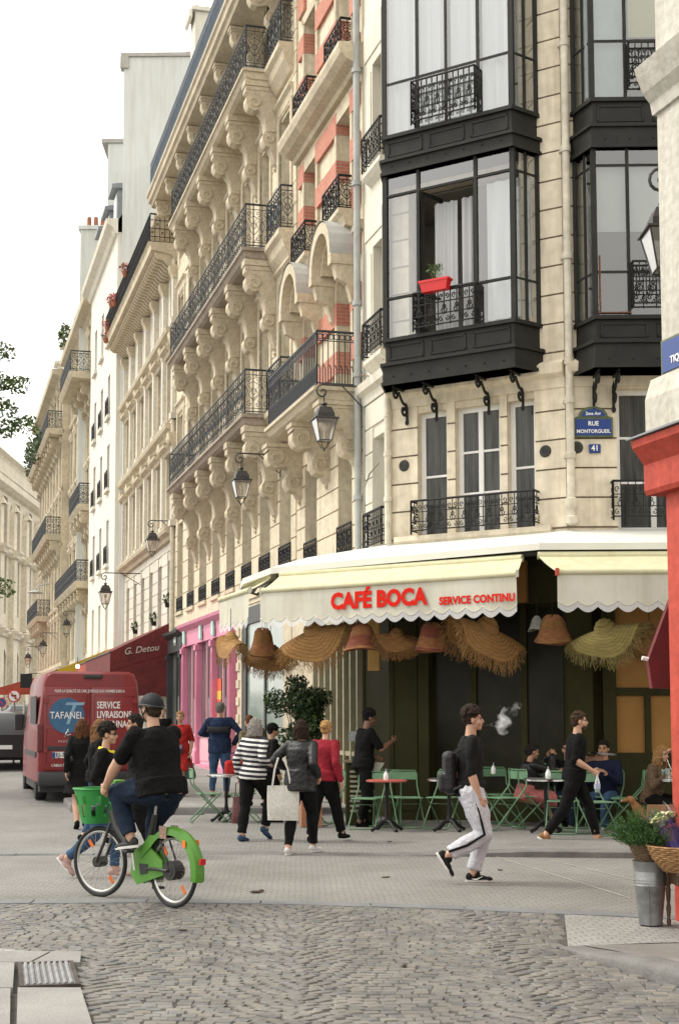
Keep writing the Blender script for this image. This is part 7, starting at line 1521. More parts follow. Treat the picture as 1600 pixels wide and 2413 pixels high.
    # ---- clothes
    if bottoms in ('trousers', 'wide'):
        b = MB(); torso(b, .012, -.2, hi=.3); W_ = legw
        for s in (-1, 1): leg(b, s, .013, .95, W_)
        o = fuse(b, 'trousers', bot, t, max(vox, .009), 2, .034)
    elif bottoms in ('dress', 'skirt'):
        b = MB(); torso(b, .02, -.2, hi=.35); n = 22; km = (kn[-1] + kn[1]) / 2; vs = []; hem = sock or .30 * H
        for k in range(6):
            f = k / 5; c = hip.lerp(km, f * 1.0) if hip.z - km.z < .2 * H else Vector((hip.x + (km.x - hip.x) * f * .6, hip.y + (km.y - hip.y) * f * .6, hip.z + (hem - hip.z) * f))
            rx = (.105 + .03 * f) * H + abs(kn[1].x - kn[-1].x) * .25 * f; ry = (.075 + .045 * f) * H + abs(kn[1].y - kn[-1].y) * .3 * f
            for j in range(n): a = 2 * pi * j / n; q = 1 + .05 * sin(5 * a + k) * f; vs.append(c + (Vector((rx * q * cos(a), ry * q * sin(a), 0)) if hip.z - km.z >= .2 * H else Vector((rx * q * cos(a), 0, ry * .75 * q * sin(a)))))
        b.add(vs, [(i * n + j, i * n + (j + 1) % n, (i + 1) * n + (j + 1) % n, (i + 1) * n + j) for i in range(5) for j in range(n)] + [tuple(range(n - 1, -1, -1)), tuple(5 * n + j for j in range(n))]); fuse(b, 'skirt', bot, t, .010, 3, .025)
    b = MB(); lo = {'dress': -.2, 'skirt': -.05}.get(bottoms, -.2); torso(b, .017 + (.006 if coat else 0), lo, belly=(bulk - 1) * 3)
    if coat or bottoms in ('trousers', 'wide'): n = 20; c = hip - up * .035 * H * (1 + (coat or 0)); b.add([c + up * z + rt * ((.104 * H * bk + .016) * cos(2 * pi * j / n)) + fw * ((.078 * H * bk + .016) * sin(2 * pi * j / n)) for z in (0, .08 * H * (1 + (coat or 0))) for j in range(n)], [(j, (j + 1) % n, n + (j + 1) % n, n + j) for j in range(n)] + [tuple(range(n - 1, -1, -1)), tuple(range(n, 2 * n))])
    for s in (-1, 1): arm(b, s, .014 if sleeve == 'short' else .012, {'short': .40, 'elbow': .50, 'long': .97}[sleeve])
    limb(b, [nk - up * .055 * H, nk - up * .002 * H], [.050 * H, .040 * H], end=False) if coat else None; fuse(b, 'shirt' if not coat else 'jacket', top, t, max(vox, .009), 2, .034)
    SOLE = mat('white_sole', (.6, .58, .55), .7, .05)
    for s in (-1, 1):
        pitch = radians(ank[s][3]); fy = Vector((s * .12, 1, 0)).normalized()
        fd = fy * cos(pitch) + Vector((0, 0, sin(pitch))); fu = Vector((0, 0, cos(pitch))) - fy * sin(pitch); fr_ = fd.cross(fu); FM = Matrix((fr_, fd, fu)).transposed(); A = an[s]; q = lambda x, y, z: A + FM @ Vector((x, y, z)) * (H / 1.75)
        b = MB(); b.ell(q(0, -.028, -.028), (.038, .050, .046), 12, 8, FM); b.ell(q(0, .065, -.046), (.046, .092, .034), 12, 8, FM); b.ell(q(0, .14, -.052), (.045, .062, .027), 12, 8, FM); b.ell(q(0, .02, -.004), (.040, .055, .046), 12, 8, FM)
        o = fuse(b, 'shoe', shoe, t, .006, 2)
        if shoel == 'sneaker': b = MB(); b.prism([(.040 * cos(a) * (1.18 if sin(a) > 0 else .98), .06 + .142 * sin(a)) for a in [2 * pi * j / 18 for j in range(18)]], -.078, -.056, lambda x, y, z: q(x, y, z)); b.build('sole', SOLE, o)
    # ---- hair
    if hair == 'helmet':
        HB = mat('helmet_shell', (.012, .014, .017), .6, .15, 5, spec=.2); b = MB(); n, k = 22, 8; vs = []
        for i in range(k + 1):
            th = i / k * 1.62
            for j in range(n): a = 2 * pi * j / n; cut = 1.0 if th < 1.2 else 1 - .06 * (1 + sin(a)); vs.append(hp_(.098 * sin(th * cut) * cos(a), -.006 + .122 * sin(th * cut) * sin(a), .030 + .112 * cos(th * cut)))
        b.add(vs, [(i * n + j, i * n + (j + 1) % n, (i + 1) * n + (j + 1) % n, (i + 1) * n + j) for i in range(k) for j in range(n)]); hm_ = b.build('helmet', HB, t, smooth=0)
        b = MB(); b.tube([hp_(.102 * cos(a), -.006 + .126 * sin(a), .028 + .01 * cos(a * 2)) for a in [2 * pi * j / 24 for j in range(24)]], .008, 6, closed=True); b.build('rim', BPL, hm_)
        b = MB()
        for s in (-1, 1): b.tube([hp_(s * .09, .03, .02), hp_(s * .076, .022, -.05), hp_(s * .03, .045, -.105), hp_(0, .05, -.112)], .006, 5); b.tube([hp_(s * .088, -.05, .01), hp_(s * .076, .01, -.045)], .006, 5)
        b.build('chin_strap', BLK, hm_)
    b = MB(); b.ell(hp_(0, -.018, .032), (.081 * S_, .094 * S_, .093 * S_), 16, 12, HM)
    cut = MB()
    if hair in ('short', 'helmet', 'cropped'):
        k = 60 if hair == 'short' else 0
        for _ in range(k): a, e = rnd.uniform(0, 6.28), rnd.uniform(.0, 1.5); p = Vector((.08 * cos(a) * sin(e), -.015 + .09 * sin(a) * sin(e), .035 + .092 * cos(e))); b.ell(hp_(*p), (.017, .017, .013), 6, 5)
        b.ell(hp_(0, -.05, -.02), (.066 * S_, .052 * S_, .055 * S_), 12, 8, HM)
    elif hair == 'curly':
        for _ in range(130): a, e = rnd.uniform(0, 6.28), rnd.uniform(.0, 1.55); p = Vector((.088 * cos(a) * sin(e), -.012 + .098 * sin(a) * sin(e), .045 + .098 * cos(e))); b.ell(hp_(*p), (.021, .021, .019), 6, 5)
    elif hair in ('bun', 'updo'):
        b.ell(hp_(0, -.11, .03 if hair == 'bun' else .0), (.042, .04, .04), 10, 8)
        for _ in range(40): a, e = rnd.uniform(0, 6.28), rnd.uniform(.2, 1.7); b.ell(hp_(.082 * cos(a) * sin(e), -.02 + .094 * sin(a) * sin(e), .03 + .09 * cos(e)), (.014, .014, .012), 6, 5)
        b.ell(hp_(0, -.06, -.03), (.060 * S_, .045 * S_, .045 * S_), 12, 8, HM)
    else:
        L_ = {'bob': .17, 'long': .30, 'wavy': .30, 'pony': .26}[hair]
        for q in range(46 if hair != 'pony' else 16):
            a = (-pi / 2 + (q / 45 - .5) * 2 * pi * .68) if hair != 'pony' else -pi / 2 + rnd.uniform(-.35, .35); r0 = .078; wv = (.018 if hair in ('wavy', 'long') else .006); ph = rnd.uniform(0, 6); x0, y0 = r0 * cos(a), -.015 + .088 * sin(a); zt = .03; pts = []
            for i in range(8): f = i / 7; pts.append(hp_(x0 * (1 + .25 * f) + wv * sin(ph + 7 * f), y0 * (1 + .12 * f) + wv * cos(ph + 6 * f) - .01 * f, zt - L_ * f * rnd.uniform(.92, 1.04)))
            b.tube(pts, [.018, .019, .019, .018, .016, .013, .010, .006], 7)
    b.ell(hp_(0, .052, .085), (.055 * S_, .035 * S_, .022 * S_), 10, 6, HM) if hair not in ('helmet',) else None
    hb = fuse(b, 'hair', HMAT, t, .0065, 0, .026, CL2)
    # trim hair off the face
    me = hb.data; bm = bmesh.new(); bm.from_mesh(me); inv = HM.transposed(); kill = []
    for v in bm.verts:
        l = inv @ (v.co - hc) / S_
        lim = .052 if hair not in ('curly', 'short') else .052
        if l.y > lim and l.z < .055 and abs(l.x) < .066: kill.append(v)
        elif hair == 'helmet' and l.z > .02: kill.append(v)
        elif hair in ('short', 'cropped', 'updo', 'bun', 'curly') and l.y > -.005 and l.z < .008 and abs(l.x) > .03: kill.append(v)
    bmesh.ops.delete(bm, geom=kill, context='VERTS'); bm.to_mesh(me); bm.free()
    t_info = dict(o=t, nk=nk, hip=hip, sh=sh, el=el, ha=ha, kn=kn, an=an, hp_=hp_, up=up, fw=fw, rt=rt, HM=HM, H=H, zg=zg)
    t_info['W'] = lambda v: Vector((X, Y, zg)) + Matrix.Rotation(radians(rz), 3, 'Z') @ Vector(v)
    return t_info
def bag(name, lab, cat, P, loc, parts, rz=0):
    t = thing(name, lab, cat, loc, rz)
    for nm, fn, m in parts: b = MB(); fn(b); b.build(nm, m, t, smooth=40)
    return t
def soft(b, w_, d, h, top=0.0, sag=.02):
    n = 10; vs = []
    for j in range(6):
        f = j / 5; ww = w_ * (1 + .04 * sin(pi * f)) * (1 - top * f); dd = d * (sin(pi * min(1, .15 + f * .8)) ** .5) * (1 - .75 * f)
        for i in range(n * 2): a = 2 * pi * i / (n * 2); sx_ = cos(a); vs.append((ww / 2 * (abs(sx_) ** .35) * (1 if sx_ > 0 else -1), dd * sin(a) + .008 * sin(5 * f + a * 2), -h + h * f))
    m = 2 * n; b.add(vs, [(j * m + i, j * m + (i + 1) % m, (j + 1) * m + (i + 1) % m, (j + 1) * m + i) for j in range(5) for i in range(m)] + [tuple(range(m - 1, -1, -1))])
# --- the man blowing smoke
s_h = 1.80
SM = person('dark-haired man in black T-shirt and white tracksuit trousers blowing smoke as he walks right', 1.735, 14.44, -90, s_h, (0, 0, .935), 1, 0, (0, 3), {-1: (-.06, .03, .085, 0), 1: (.10, -.25, .28, -58, (0, 1, .3))}, {1: (.19, .07, .86), -1: (-.16, -.05, .88)}, {1: (.1, -1, 0)}, .8, CHAR, WTR, SKIN, 'elbow', 'wide', cloth('black_suede', (.02, .02, .02)), 'sneaker', 'curly', (.035, .022, .016), vox=.0062, legw=1.22)
b = MB(); P = [SM['hip'] + Vector((.185, 0, .0)), SM['hip'].lerp(SM['kn'][1], .5) + Vector((.150, .0, 0)), SM['kn'][1] + Vector((.098, -.01, 0)), SM['kn'][1].lerp(SM['an'][1], .5) + Vector((.088, .0, 0)), SM['an'][1] + Vector((.072, .01, .05))]; b.tube([Vector(p) for p in P], .022, 6, flat=.6); b.build('side_stripe', BLK, SM['o'])
for s in (1,):
    A = SM['an'][-1]; b = MB(); b.tube([A + Vector((.046, -.02, -.045)), A + Vector((.050, .03, -.05)), A + Vector((.048, .09, -.02))], [.002, .008, .002], 5); b.build('shoe_mark', WHT, SM['o'])
    b = MB(); A2 = A + Vector((.04, .1, -.05))
b = MB(); b.tube([SM['hp_'](.03 * cos(a), .083, .02 * sin(a) - .075) for a in (3.5, 4, 4.7, 5.4, 5.9)], .004, 5); b.build('stubble', mat('hair_dark_stub', (.05, .03, .02), .9), SM['o'])
def backpack(lab, I, off=(0, -.135, -.22), w_=.29, h=.44, d=.15, m=BLK, c=None):
    o = thing('backpack', lab, 'backpack', I['W'](I['nk'] + Vector(off)), I['o'].rotation_euler.z); b = MB(); b.bbox(-w_ / 2, w_ / 2, -d / 2, d / 2, -h / 2, h / 2, .055); b.bbox(-w_ / 2 + .03, w_ / 2 - .03, -d / 2 - .045, -d / 2 + .02, -h / 2 + .03, 0, .03); fuse(b, 'pack_body', m, o, .01, 3, .02)
    for s in (-1, 1): b = MB(); b.tube([(s * .10, d / 2 - .02, h / 2 - .03), (s * .105, .10 + d * .3, h / 2 + .05), (s * .115, .23, h / 2 + .0), (s * .13, .25, .02), (s * .15, .16, -.1), (s * .13, .02, -h / 2 + .06)], .016, 6, flat=.5); b.build('strap', m, o)
    return o
backpack('worn black backpack on the smoking man\'s back', SM, (0, -.215, -.36), .27, .44, .13, LTH)
# smoke
m = bpy.data.materials.new('cigarette_smoke'); m.use_nodes = True; N, L = m.node_tree.nodes, m.node_tree.links; N.remove(N['Principled BSDF']); vol = N.new('ShaderNodeVolumePrincipled'); vol.inputs['Color'].default_value = (.95, .97, 1, 1)
tc = N.new('ShaderNodeTexCoord'); nz = N.new('ShaderNodeTexNoise'); nz.inputs['Scale'].default_value = 9; nz.inputs['Detail'].default_value = 6; nz.inputs['Distortion'].default_value = 1.2; L.new(tc.outputs['Object'], nz.inputs['Vector']); r = N.new('ShaderNodeMapRange'); r.inputs[1].default_value = .42; r.inputs[2].default_value = .75; r.inputs[3].default_value = 0; r.inputs[4].default_value = 15; L.new(nz.outputs['Fac'], r.inputs[0]); L.new(r.outputs[0], vol.inputs['Density']); L.new(vol.outputs[0], N['Material Output'].inputs['Volume'])
mo = SM['W'](SM['hp_'](0, .11, -.06)); b = MB(); b.tube([(0, 0, 0), (.06, 0, .0), (.12, 0, .01)], [.004, .012, .03], 10); b.ell((.18, 0, .0), (.075, .05, .065), 12, 8); b.ell((.22, 0, .05), (.07, .05, .08), 12, 8); b.ell((.19, 0, -.06), (.06, .04, .04), 12, 8); b.ell((.28, .01, .13), (.07, .03, .06), 10, 8); b.ell((.34, .01, .20), (.05, .03, .04), 10, 8); b.ell((.18, .01, .15), (.06, .03, .05), 10, 8); b.ell((.24, .0, .04), (.04, .04, .05), 10, 8)
b.ell((.165, .01, .09), (.035, .03, .05), 10, 8); sm_ = fuse(b, 'smoke', m, None, .006, 3, .03, CL2); sm_.location = mo; tag(sm_, 'puff of white smoke in front of the dark-haired man\'s mouth', 'smoke', None, 'stuff')
# --- waiter
WA = person('bearded waiter in black T-shirt and trousers striding right with a bottle and tray', 3.63, 18.78, -90, 1.80, (0, 0, .915), 5, 0, (-4, 0), {1: (.07, -.40, .13, -28), -1: (-.06, .30, .085, 6)}, {1: (.24, .19, .98), -1: (-.10, .30, 1.13)}, {1: (.3, -1, -.3), -1: (-.6, -.4, -1)}, {1: 1.3, -1: .5}, BLK, BLK, SKIN, 'elbow', 'trousers', cloth('tan_suede', (.30, .16, .07)), 'sneaker', 'short', (.06, .035, .02), vox=.0065, seed=3)
b = MB(); b.ell(WA['hp_'](0, .045, -.075), (.052, .045, .038), 10, 8, WA['HM']); fuse(b, 'beard', mat('beard_brown', (.07, .035, .02), .9, .2, 30), WA['o'], .006, 1, .008, CL2)
b = MB(); p = WA['ha'][1]; b.tube([p + Vector((.022 * cos(a), .022 * sin(a), .01)) for a in [k * pi / 4 for k in range(8)]], .006, 5, closed=True); b.build('bracelet', CHR, WA['o'])
wh = WA['W'](WA['ha'][1] + (WA['ha'][1] - WA['el'][1]).normalized() * .075); t = thing('bottle', 'clear glass water bottle hanging from the waiter\'s near hand', 'bottle', (wh.x, wh.y, wh.z - .25), .1); b = MB(); b.lathe([(.036, 0), (.04, .01), (.04, .13), (.016, .21), (.014, .26)], (0, 0, 0), 14); b.build('glass_body', WG, t, smooth=50); b = MB(); b.lathe([(.0, .01), (.035, .012), (.035, .11), (0, .11)], (0, 0, 0), 12); b.build('water', mat('pale_water', (.45, .55, .55), .1, 0), t); b = MB(); b.lathe([(.041, .05), (.041, .12)], (0, 0, 0), 14); b.build('bottle_label', mat('pale_label', (.6, .62, .66), .6, .1, 40, col2=(.15, .2, .35)), t)
wt = WA['W'](WA['ha'][-1]); t = thing('serving_tray', 'round steel tray balanced on the waiter\'s far hand', 'tray', (wt.x + .10, wt.y + .02, wt.z + .055), 0); b = MB(); b.X = Matrix.Rotation(radians(5), 4, 'Y'); b.lathe([(0, 0), (.19, 0), (.2, .018), (.205, .02), (.2, .012), (.19, -.004), (0, -.004)], (0, 0, 0), 30); b.build('tray_body', CHR, t, smooth=40)
# --- woman with the yellow collar
YC = person('short-haired woman in a black top with yellow collar and sunglasses, behind the bicycle', -2.06, 14.95, -90, 1.62, (0, 0, .85), 3, 0, (0, 0), {1: (.06, -.36, .20, -48), -1: (-.05, .13, .075, 0)}, {1: (.14, .12, .86), -1: (-.14, .05, .86)}, None, .6, BLK, DNM, SKIN, 'long', 'trousers', cloth('pink_canvas', (.5, .33, .3)), 'sneaker', 'curly', (.018, .014, .012), fem=True, vox=.0075, seed=5)
b = MB(); nk = YC['nk']; b.tube([nk + Vector((.082 * cos(a), .015 + .075 * sin(a), .012 - .050 * (1 + sin(a)) * .5)) for a in [k * pi / 8 for k in range(16)]], .030, 6, closed=True, flat=.6); fuse(b, 'collar', mat('yellow_cloth', (.75, .62, .02), .8, .06), YC['o'], .006, 2)
b = MB(); [b.ell(YC['hp_'](s * .034, .088, .008), (.020, .010, .016), 8, 6, YC['HM']) for s in (-1, 1)]; [b.tube([YC['hp_'](s * .05, .085, .01), YC['hp_'](s * .074, .0, .006)], .004, 4) for s in (-1, 1)]; b.build('sunglasses', mat('dark_lens', (.01, .01, .012), .1, 0), YC['o'])
# --- woman in long dark coat with bare legs, and companions behind
person('brown-haired woman in a long black coat walking away beside the van', -3.30, 21.6, 8, 1.66, None, 2, 0, (0, 0), {-1: (-.05, -.18, .10, -20), 1: (.06, .16, .07, 0)}, {-1: (-.22, -.10, .86), 1: (.2, .12, .88)}, None, .5, BLK, BLK, SKIN, 'long', 'skirt', BLK, 'flat', 'wavy', (.11, .045, .02), fem=True, vox=.0095, coat=.8, sock=.52, seed=6)
person('curly-haired woman in black top and blue jeans between the cyclist and the van', -2.68, 18.9, -70, 1.66, None, 2, 0, (0, 0), {-1: (-.05, -.16, .10, -20), 1: (.06, .18, .07, 0)}, {1: (.15, .22, 1.12), -1: (-.2, .05, .86)}, None, .5, BLK, DNM, SKIN, 'long', 'trousers', BLK, 'flat', 'wavy', (.22, .11, .045), fem=True, vox=.0095, seed=7)
person('walker in wide black trousers directly behind the cyclist', -1.93, 17.2, 100, 1.72, None, 3, 0, (0, 0), {-1: (-.05, -.2, .10, -20), 1: (.06, .2, .07, 0)}, None, None, .5, BLK, BLK, SKINT, 'long', 'wide', BLK, 'sneaker', 'short', (.02, .015, .01), vox=.01, legw=1.4, seed=8)
RD = cloth('red_linen', (.44, .028, .025), .15)
RW = person('blonde woman in a red shirt dress walking towards the crossing with a cross-body bag', -2.30, 27.6, 172, 1.66, None, 1, 0, (0, 0), {-1: (-.05, -.10, .10, -20), 1: (.06, .15, .07, 0)}, {-1: (-.21, .03, .86), 1: (.2, .10, .88)}, None, .5, RD, RD, SKIN, 'elbow', 'dress', cloth('dark_red_shoe', (.12, .03, .03)), 'flat', 'updo', (.42, .25, .10), fem=True, vox=.009, zoff=.10, seed=9, bulk=1.1, sock=.50)
bag('shoulder_bag', 'grey cross-body bag on the front of the woman in red', 'bag', None, RW['W'](Vector((.03, .15, 1.0))), [('bag_body', lambda b: soft(b, .24, .07, .17), cloth('grey_leather', (.08, .07, .075))), ('strap', lambda b: b.tube([(-.12, .0, -.02), (-.16, .02, .2), (-.12, .05, .42)], .012, 5), LTH), ('flap', lambda b: b.box(-.11, .11, -.075, -.06, -.08, .0), cloth('lilac_cloth', (.3, .2, .28)))], radians(172) + pi)
bag('handbag', 'dark green handbag in the left hand of the woman in red', 'bag', None, RW['W'](RW['ha'][-1] + Vector((0, 0, -.22))), [('bag_body', lambda b: soft(b, .26, .1, .3), mat('bottle_green_leather', (.02, .04, .03), .4, .2, 6)), ('handle', lambda b: b.tube([(-.07, 0, -.01), (-.05, 0, .14), (.05, 0, .14), (.07, 0, -.01)], .008, 5), LTH)], 1.2)
person('older woman in black seen between the cyclist\'s helmet and the pink shop', -3.30, 34.5, 178, 1.68, None, 1, 0, (0, 0), None, {-1: (-.14, .16, 1.0), 1: (.14, .16, 1.0)}, None, .6, BLK, BLK, SKIN, 'long', 'trousers', BLK, 'flat', 'cropped', (.25, .2, .15), fem=True, vox=.0095, zoff=.10, seed=10, bulk=1.1)
NV = cloth('navy_jacket_cloth', (.022, .038, .085), .2)
BJ = person('grey-haired man in a blue jacket and jeans, seen from behind at the pink shop', -1.52, 27.3, -6, 1.83, None, 1, 0, (-8, 0), {-1: (-.15, .05, .08, 0), 1: (.15, -.05, .08, 0)}, {-1: (-.16, .24, 1.18), 1: (.26, .10, 1.02)}, {-1: (-1, -.3, -.5), 1: (1, -.3, -.2)}, .6, NV, DNM, SKIN, 'long', 'trousers', cloth('olive_shoe', (.12, .11, .04)), 'flat', 'short', (.20, .18, .155), vox=.008, zoff=.10, bulk=1.1, coat=.9, seed=11)
t = thing('sling_bag', 'black sling bag across the blue jacket\'s shoulders', 'bag', BJ['W'](BJ['nk'] + Vector((.0, -.165, -.22))), BJ['o'].rotation_euler.z + .1); b = MB(); b.bbox(-.21, .21, -.05, .05, -.06, .06, .03); b.build('bag_body', LTH, t, smooth=40); b = MB(); b.tube([(-.2, 0, .03), (-.22, .12, .12), (-.14, .26, .16)], .014, 5); b.tube([(.2, 0, .03), (.24, .1, .1), (.18, .26, .0)], .014, 5); b.build('strap', LTH, t)
KH = mat('camouflage_cloth', (.20, .155, .085), .9, .2, 14, .3, 50, col2=(.07, .05, .025)); 
person('auburn-haired person in a mottled khaki jacket, bending behind the striped shirt', -.72, 24.9, 25, 1.70, (0, -.1, .86), 22, -10, (0, -15), {-1: (-.12, .05, .08, 0), 1: (.1, -.1, .08, 0)}, {-1: (-.25, .25, .9), 1: (.2, .2, .9)}, None, .6, KH, BLK, SKIN, 'long', 'trousers', BLK, 'flat', 'cropped', (.16, .065, .025), vox=.009, zoff=.10, bulk=1.1, coat=.8, seed=12)
CAPP = person('person in a black cap behind the striped shirt and the leather jacket', -.45, 22.6, -70, 1.58, None, 2, 0, (0, 0), None, None, None, .5, BLK, BLK, SKINT, 'long', 'trousers', BLK, 'flat', 'cropped', (.02, .015, .01), vox=.0095, seed=13)
b = MB(); b.ell(CAPP['hp_'](0, -.012, .045), (.09, .103, .085), 14, 8, CAPP['HM']); b.ell(CAPP['hp_'](0, .11, .045), (.06, .06, .008), 10, 6, CAPP['HM']); fuse(b, 'cap', BLK, CAPP['o'], .007, 2)
# --- three women walking together
STRP = banded('striped_jersey', (.62, .61, .58), (.014, .015, .025), lambda N, L, o: math_node(N, L, 'GREATER_THAN', math_node(N, L, 'FRACT', math_node(N, L, 'ADD', math_node(N, L, 'MULTIPLY', o[2], 15.5), math_node(N, L, 'MULTIPLY', o[0], 1.2))), .45), .9, .06)
SW = person('grey-haired woman in a black and white striped jersey carrying a snakeskin bag', -.62, 19.3, -32, 1.68, None, 4, 0, (-10, 0), {-1: (-.05, -.20, .085, -4), 1: (.05, .22, .16, -32)}, {-1: (-.24, .02, .86), 1: (.20, .12, 1.05)}, None, 1.0, STRP, BLK, SKIN, 'long', 'trousers', cloth('blue_canvas_shoe', (.05, .09, .16)), 'flat', 'bob', (.30, .275, .25), fem=True, vox=.0075, legw=1.1, seed=14, bulk=1.05)
hl = SW['W'](SW['ha'][-1] + Vector((0, .0, -.07))); SNK = mat('burgundy_snakeskin', (.16, .035, .035), .5, .3, 45, .4, 60, col2=(.035, .008, .01))
bag('tote_bag', 'narrow burgundy snakeskin tote hanging from the striped woman\'s hand', 'bag', None, (hl.x, hl.y, hl.z - .20), [('bag_body', lambda b: soft(b, .21, .07, .36, .25), SNK), ('handle', lambda b: (b.tube([(-.06, .02, -.03), (-.045, .01, .18), (.02, 0, .22), (.05, .01, .18), (.06, .02, -.03)], .008, 5)), SNK)], -.1)
LJ = person('dark-haired woman in a black leather jacket with a white tote on her shoulder', .02, 17.45, -22, 1.66, None, 3, 0, (35, -2), {-1: (-.10, -.16, .08, 0), 1: (.09, .20, .09, 0)}, {-1: (-.20, .16, 1.02), 1: (.22, .05, .95)}, {-1: (-1, -.6, 0)}, .7, LTH, BLK, SKIN, 'long', 'trousers', cloth('white_trainer', (.55, .54, .52), .05), 'sneaker', 'bob', (.028, .014, .008), fem=True, vox=.0072, coat=.9, seed=15, bulk=1.10)
b = MB(); n = 20; c = LJ['hip'] - Vector((0, 0, .115)); b.add([c + Vector((.125 * cos(2 * pi * j / n), .105 * sin(2 * pi * j / n), z)) for z in (0, .06) for j in range(n)], [(j, (j + 1) % n, n + (j + 1) % n, n + j) for j in range(n)]); b.build('blouse_hem', mat('floral_print', (.28, .12, .12), .9, .3, 60, col2=(.04, .02, .03)), LJ['o'], smooth=0)
TOT = cloth('ecru_canvas', (.60, .58, .53), .06); tl = LJ['W'](Vector((-.21, -.04, .84)))
bag('tote_bag', 'plain off-white canvas tote hanging beside the leather jacket', 'bag', None, (tl.x, tl.y - .12, tl.z), [('bag_body', lambda b: soft(b, .38, .05, .42, -.02), TOT), ('handle', lambda b: (b.tube([(-.13, -.02, -.01), (-.10, -.02, .2), (-.06, -.0, .34)], .013, 5, flat=.4), b.tube([(.10, -.02, -.01), (.06, -.02, .2), (.0, .0, .34)], .013, 5, flat=.4)), TOT)], -.12)
RSW = cloth('red_knit', (.30, .022, .035), .18)
RS = person('blonde woman in a red jumper and black trousers with her hair pinned up', .33, 19.1, -28, 1.66, (0, -.02, .87), 9, 0, (10, -4), {-1: (-.08, -.22, .085, -10), 1: (.13, .30, .085, 0)}, {1: (.27, -.02, .84), -1: (-.20, .20, 1.05)}, None, .5, RSW, BLK, SKIN, 'long', 'wide', BLK, 'flat', 'bun', (.45, .26, .10), fem=True, vox=.0075, legw=1.15, seed=16, bulk=1.08)
bl = RS['W'](Vector((-.24, .0, 1.08))); bag('handbag', 'small navy handbag under the arm of the woman in the red jumper', 'bag', None, bl, [('bag_body', lambda b: soft(b, .24, .07, .2), mat('navy_leather', (.02, .03, .09), .35, .15, 6)), ('strap', lambda b: b.tube([(-.1, 0, -.02), (-.04, 0, .24), (.0, .02, .34), (.05, 0, .24), (.1, 0, -.02)], .009, 5), MATS['black_leather'])], .2)
# --- dark-shirted server at the stand
person('server in a black shirt leaning over the service stand, one arm outstretched', .98, 21.75, -70, 1.80, None, 6, 0, (-5, -8), {-1: (-.10, .05, .08, 0), 1: (.1, -.1, .08, 0)}, {1: (.16, .42, 1.30), -1: (-.2, .3, 1.05)}, {1: (.4, -.3, -1)}, .6, BLK, BLK, SKIND, 'short', 'trousers', BLK, 'flat', 'curly', (.012, .01, .009), vox=.0085, bulk=1.05, seed=17)
# --- seated customers
def seat_ank(f=.42, w_=.08): return {-1: (-w_, f, .075, 0), 1: (w_, f + .05, .075, 0)}
PSK = mat('pink_print_skirt', (.42, .14, .12), .9, .2, 30, .2, 50, col2=(.24, .06, .06))
PW_ = person('seated woman in a black leather jacket and pink patterned skirt, eating', 3.33, 20.75, -78, 1.66, (0, -.05, .53), 10, 0, (0, -10), {-1: (-.06, .45, .075, 0), 1: (.08, .36, .075, 0)}, {1: (.10, .36, 1.12), -1: (-.10, .36, 1.10)}, {1: (.6, 0, -1), -1: (-.6, 0, -1)}, .9, LTH, PSK, SKINT, 'long', 'skirt', cloth('white_slip_on', (.6, .6, .57), .04), 'flat', 'updo', (.02, .016, .014), fem=True, vox=.0085, seed=18)
person('seated person in a dark coat behind the waiter, face towards the crossing', 3.97, 20.98, 160, 1.72, (0, -.05, .53), 8, 0, (0, 0), seat_ank(.36), {1: (.12, .26, .86), -1: (-.12, .26, .86)}, {1: (.4, -.3, -1), -1: (-.4, -.3, -1)}, .6, BLK, DKDN, SKINT, 'long', 'trousers', cloth('grey_trainer', (.2, .2, .2)), 'sneaker', 'cropped', (.03, .02, .015), vox=.0095, seed=19)
person('seated customer in a blue jacket and jeans half hidden by the waiter\'s tray', 4.45, 20.7, 150, 1.74, (0, -.05, .53), 6, 0, (0, 0), seat_ank(.34), {1: (.12, .26, .86), -1: (-.12, .26, .86)}, {1: (.4, -.3, -1), -1: (-.4, -.3, -1)}, .6, cloth('blue_jacket', (.014, .018, .045)), DNM, SKINT, 'long', 'trousers', MATS['white_trainer'], 'sneaker', 'short', (.02, .015, .01), vox=.0095, seed=20)
LP = mat('leopard_print', (.16, .095, .045), .9, .3, 45, .2, 50, col2=(.012, .009, .007))
SWo = person('seated long-haired blonde woman in a leopard print blouse drinking through a straw', 4.98, 19.95, -140, 1.68, (0, -.05, .53), 16, 0, (-5, -12), seat_ank(.34), {-1: (-.06, .30, 1.16), 1: (.2, .36, .86)}, {-1: (-.7, .1, -1)}, .9, LP, BLK, SKIN, 'long', 'trousers', BLK, 'flat', 'wavy', (.36, .20, .075), fem=True, vox=.0075, seed=21)
st = SWo['W'](SWo['hp_'](0, .10, -.06)); t = thing('drinking_straw', 'thin straw between the blonde woman\'s lips and her glass', 'straw', st); b = MB(); b.tube([(0, 0, 0), (.07, -.10, -.26)], .005, 6); b.build('tube', WHT, t); t = thing('drinking_glass', 'dark iced drink in front of the blonde woman', 'glass', (5.03, 19.62, G(5.03, 19.62)[2] + .746)); b = MB(); b.lathe([(.032, 0), (.042, .12), (.039, .12), (.03, .01)], (0, 0, 0), 14); b.build('glass_body', WG, t, smooth=50); b = MB(); b.lathe([(0, .01), (.03, .012), (.036, .09), (0, .09)], (0, 0, 0), 12); b.build('drink', mat('cola', (.05, .02, .01), .1, 0), t)
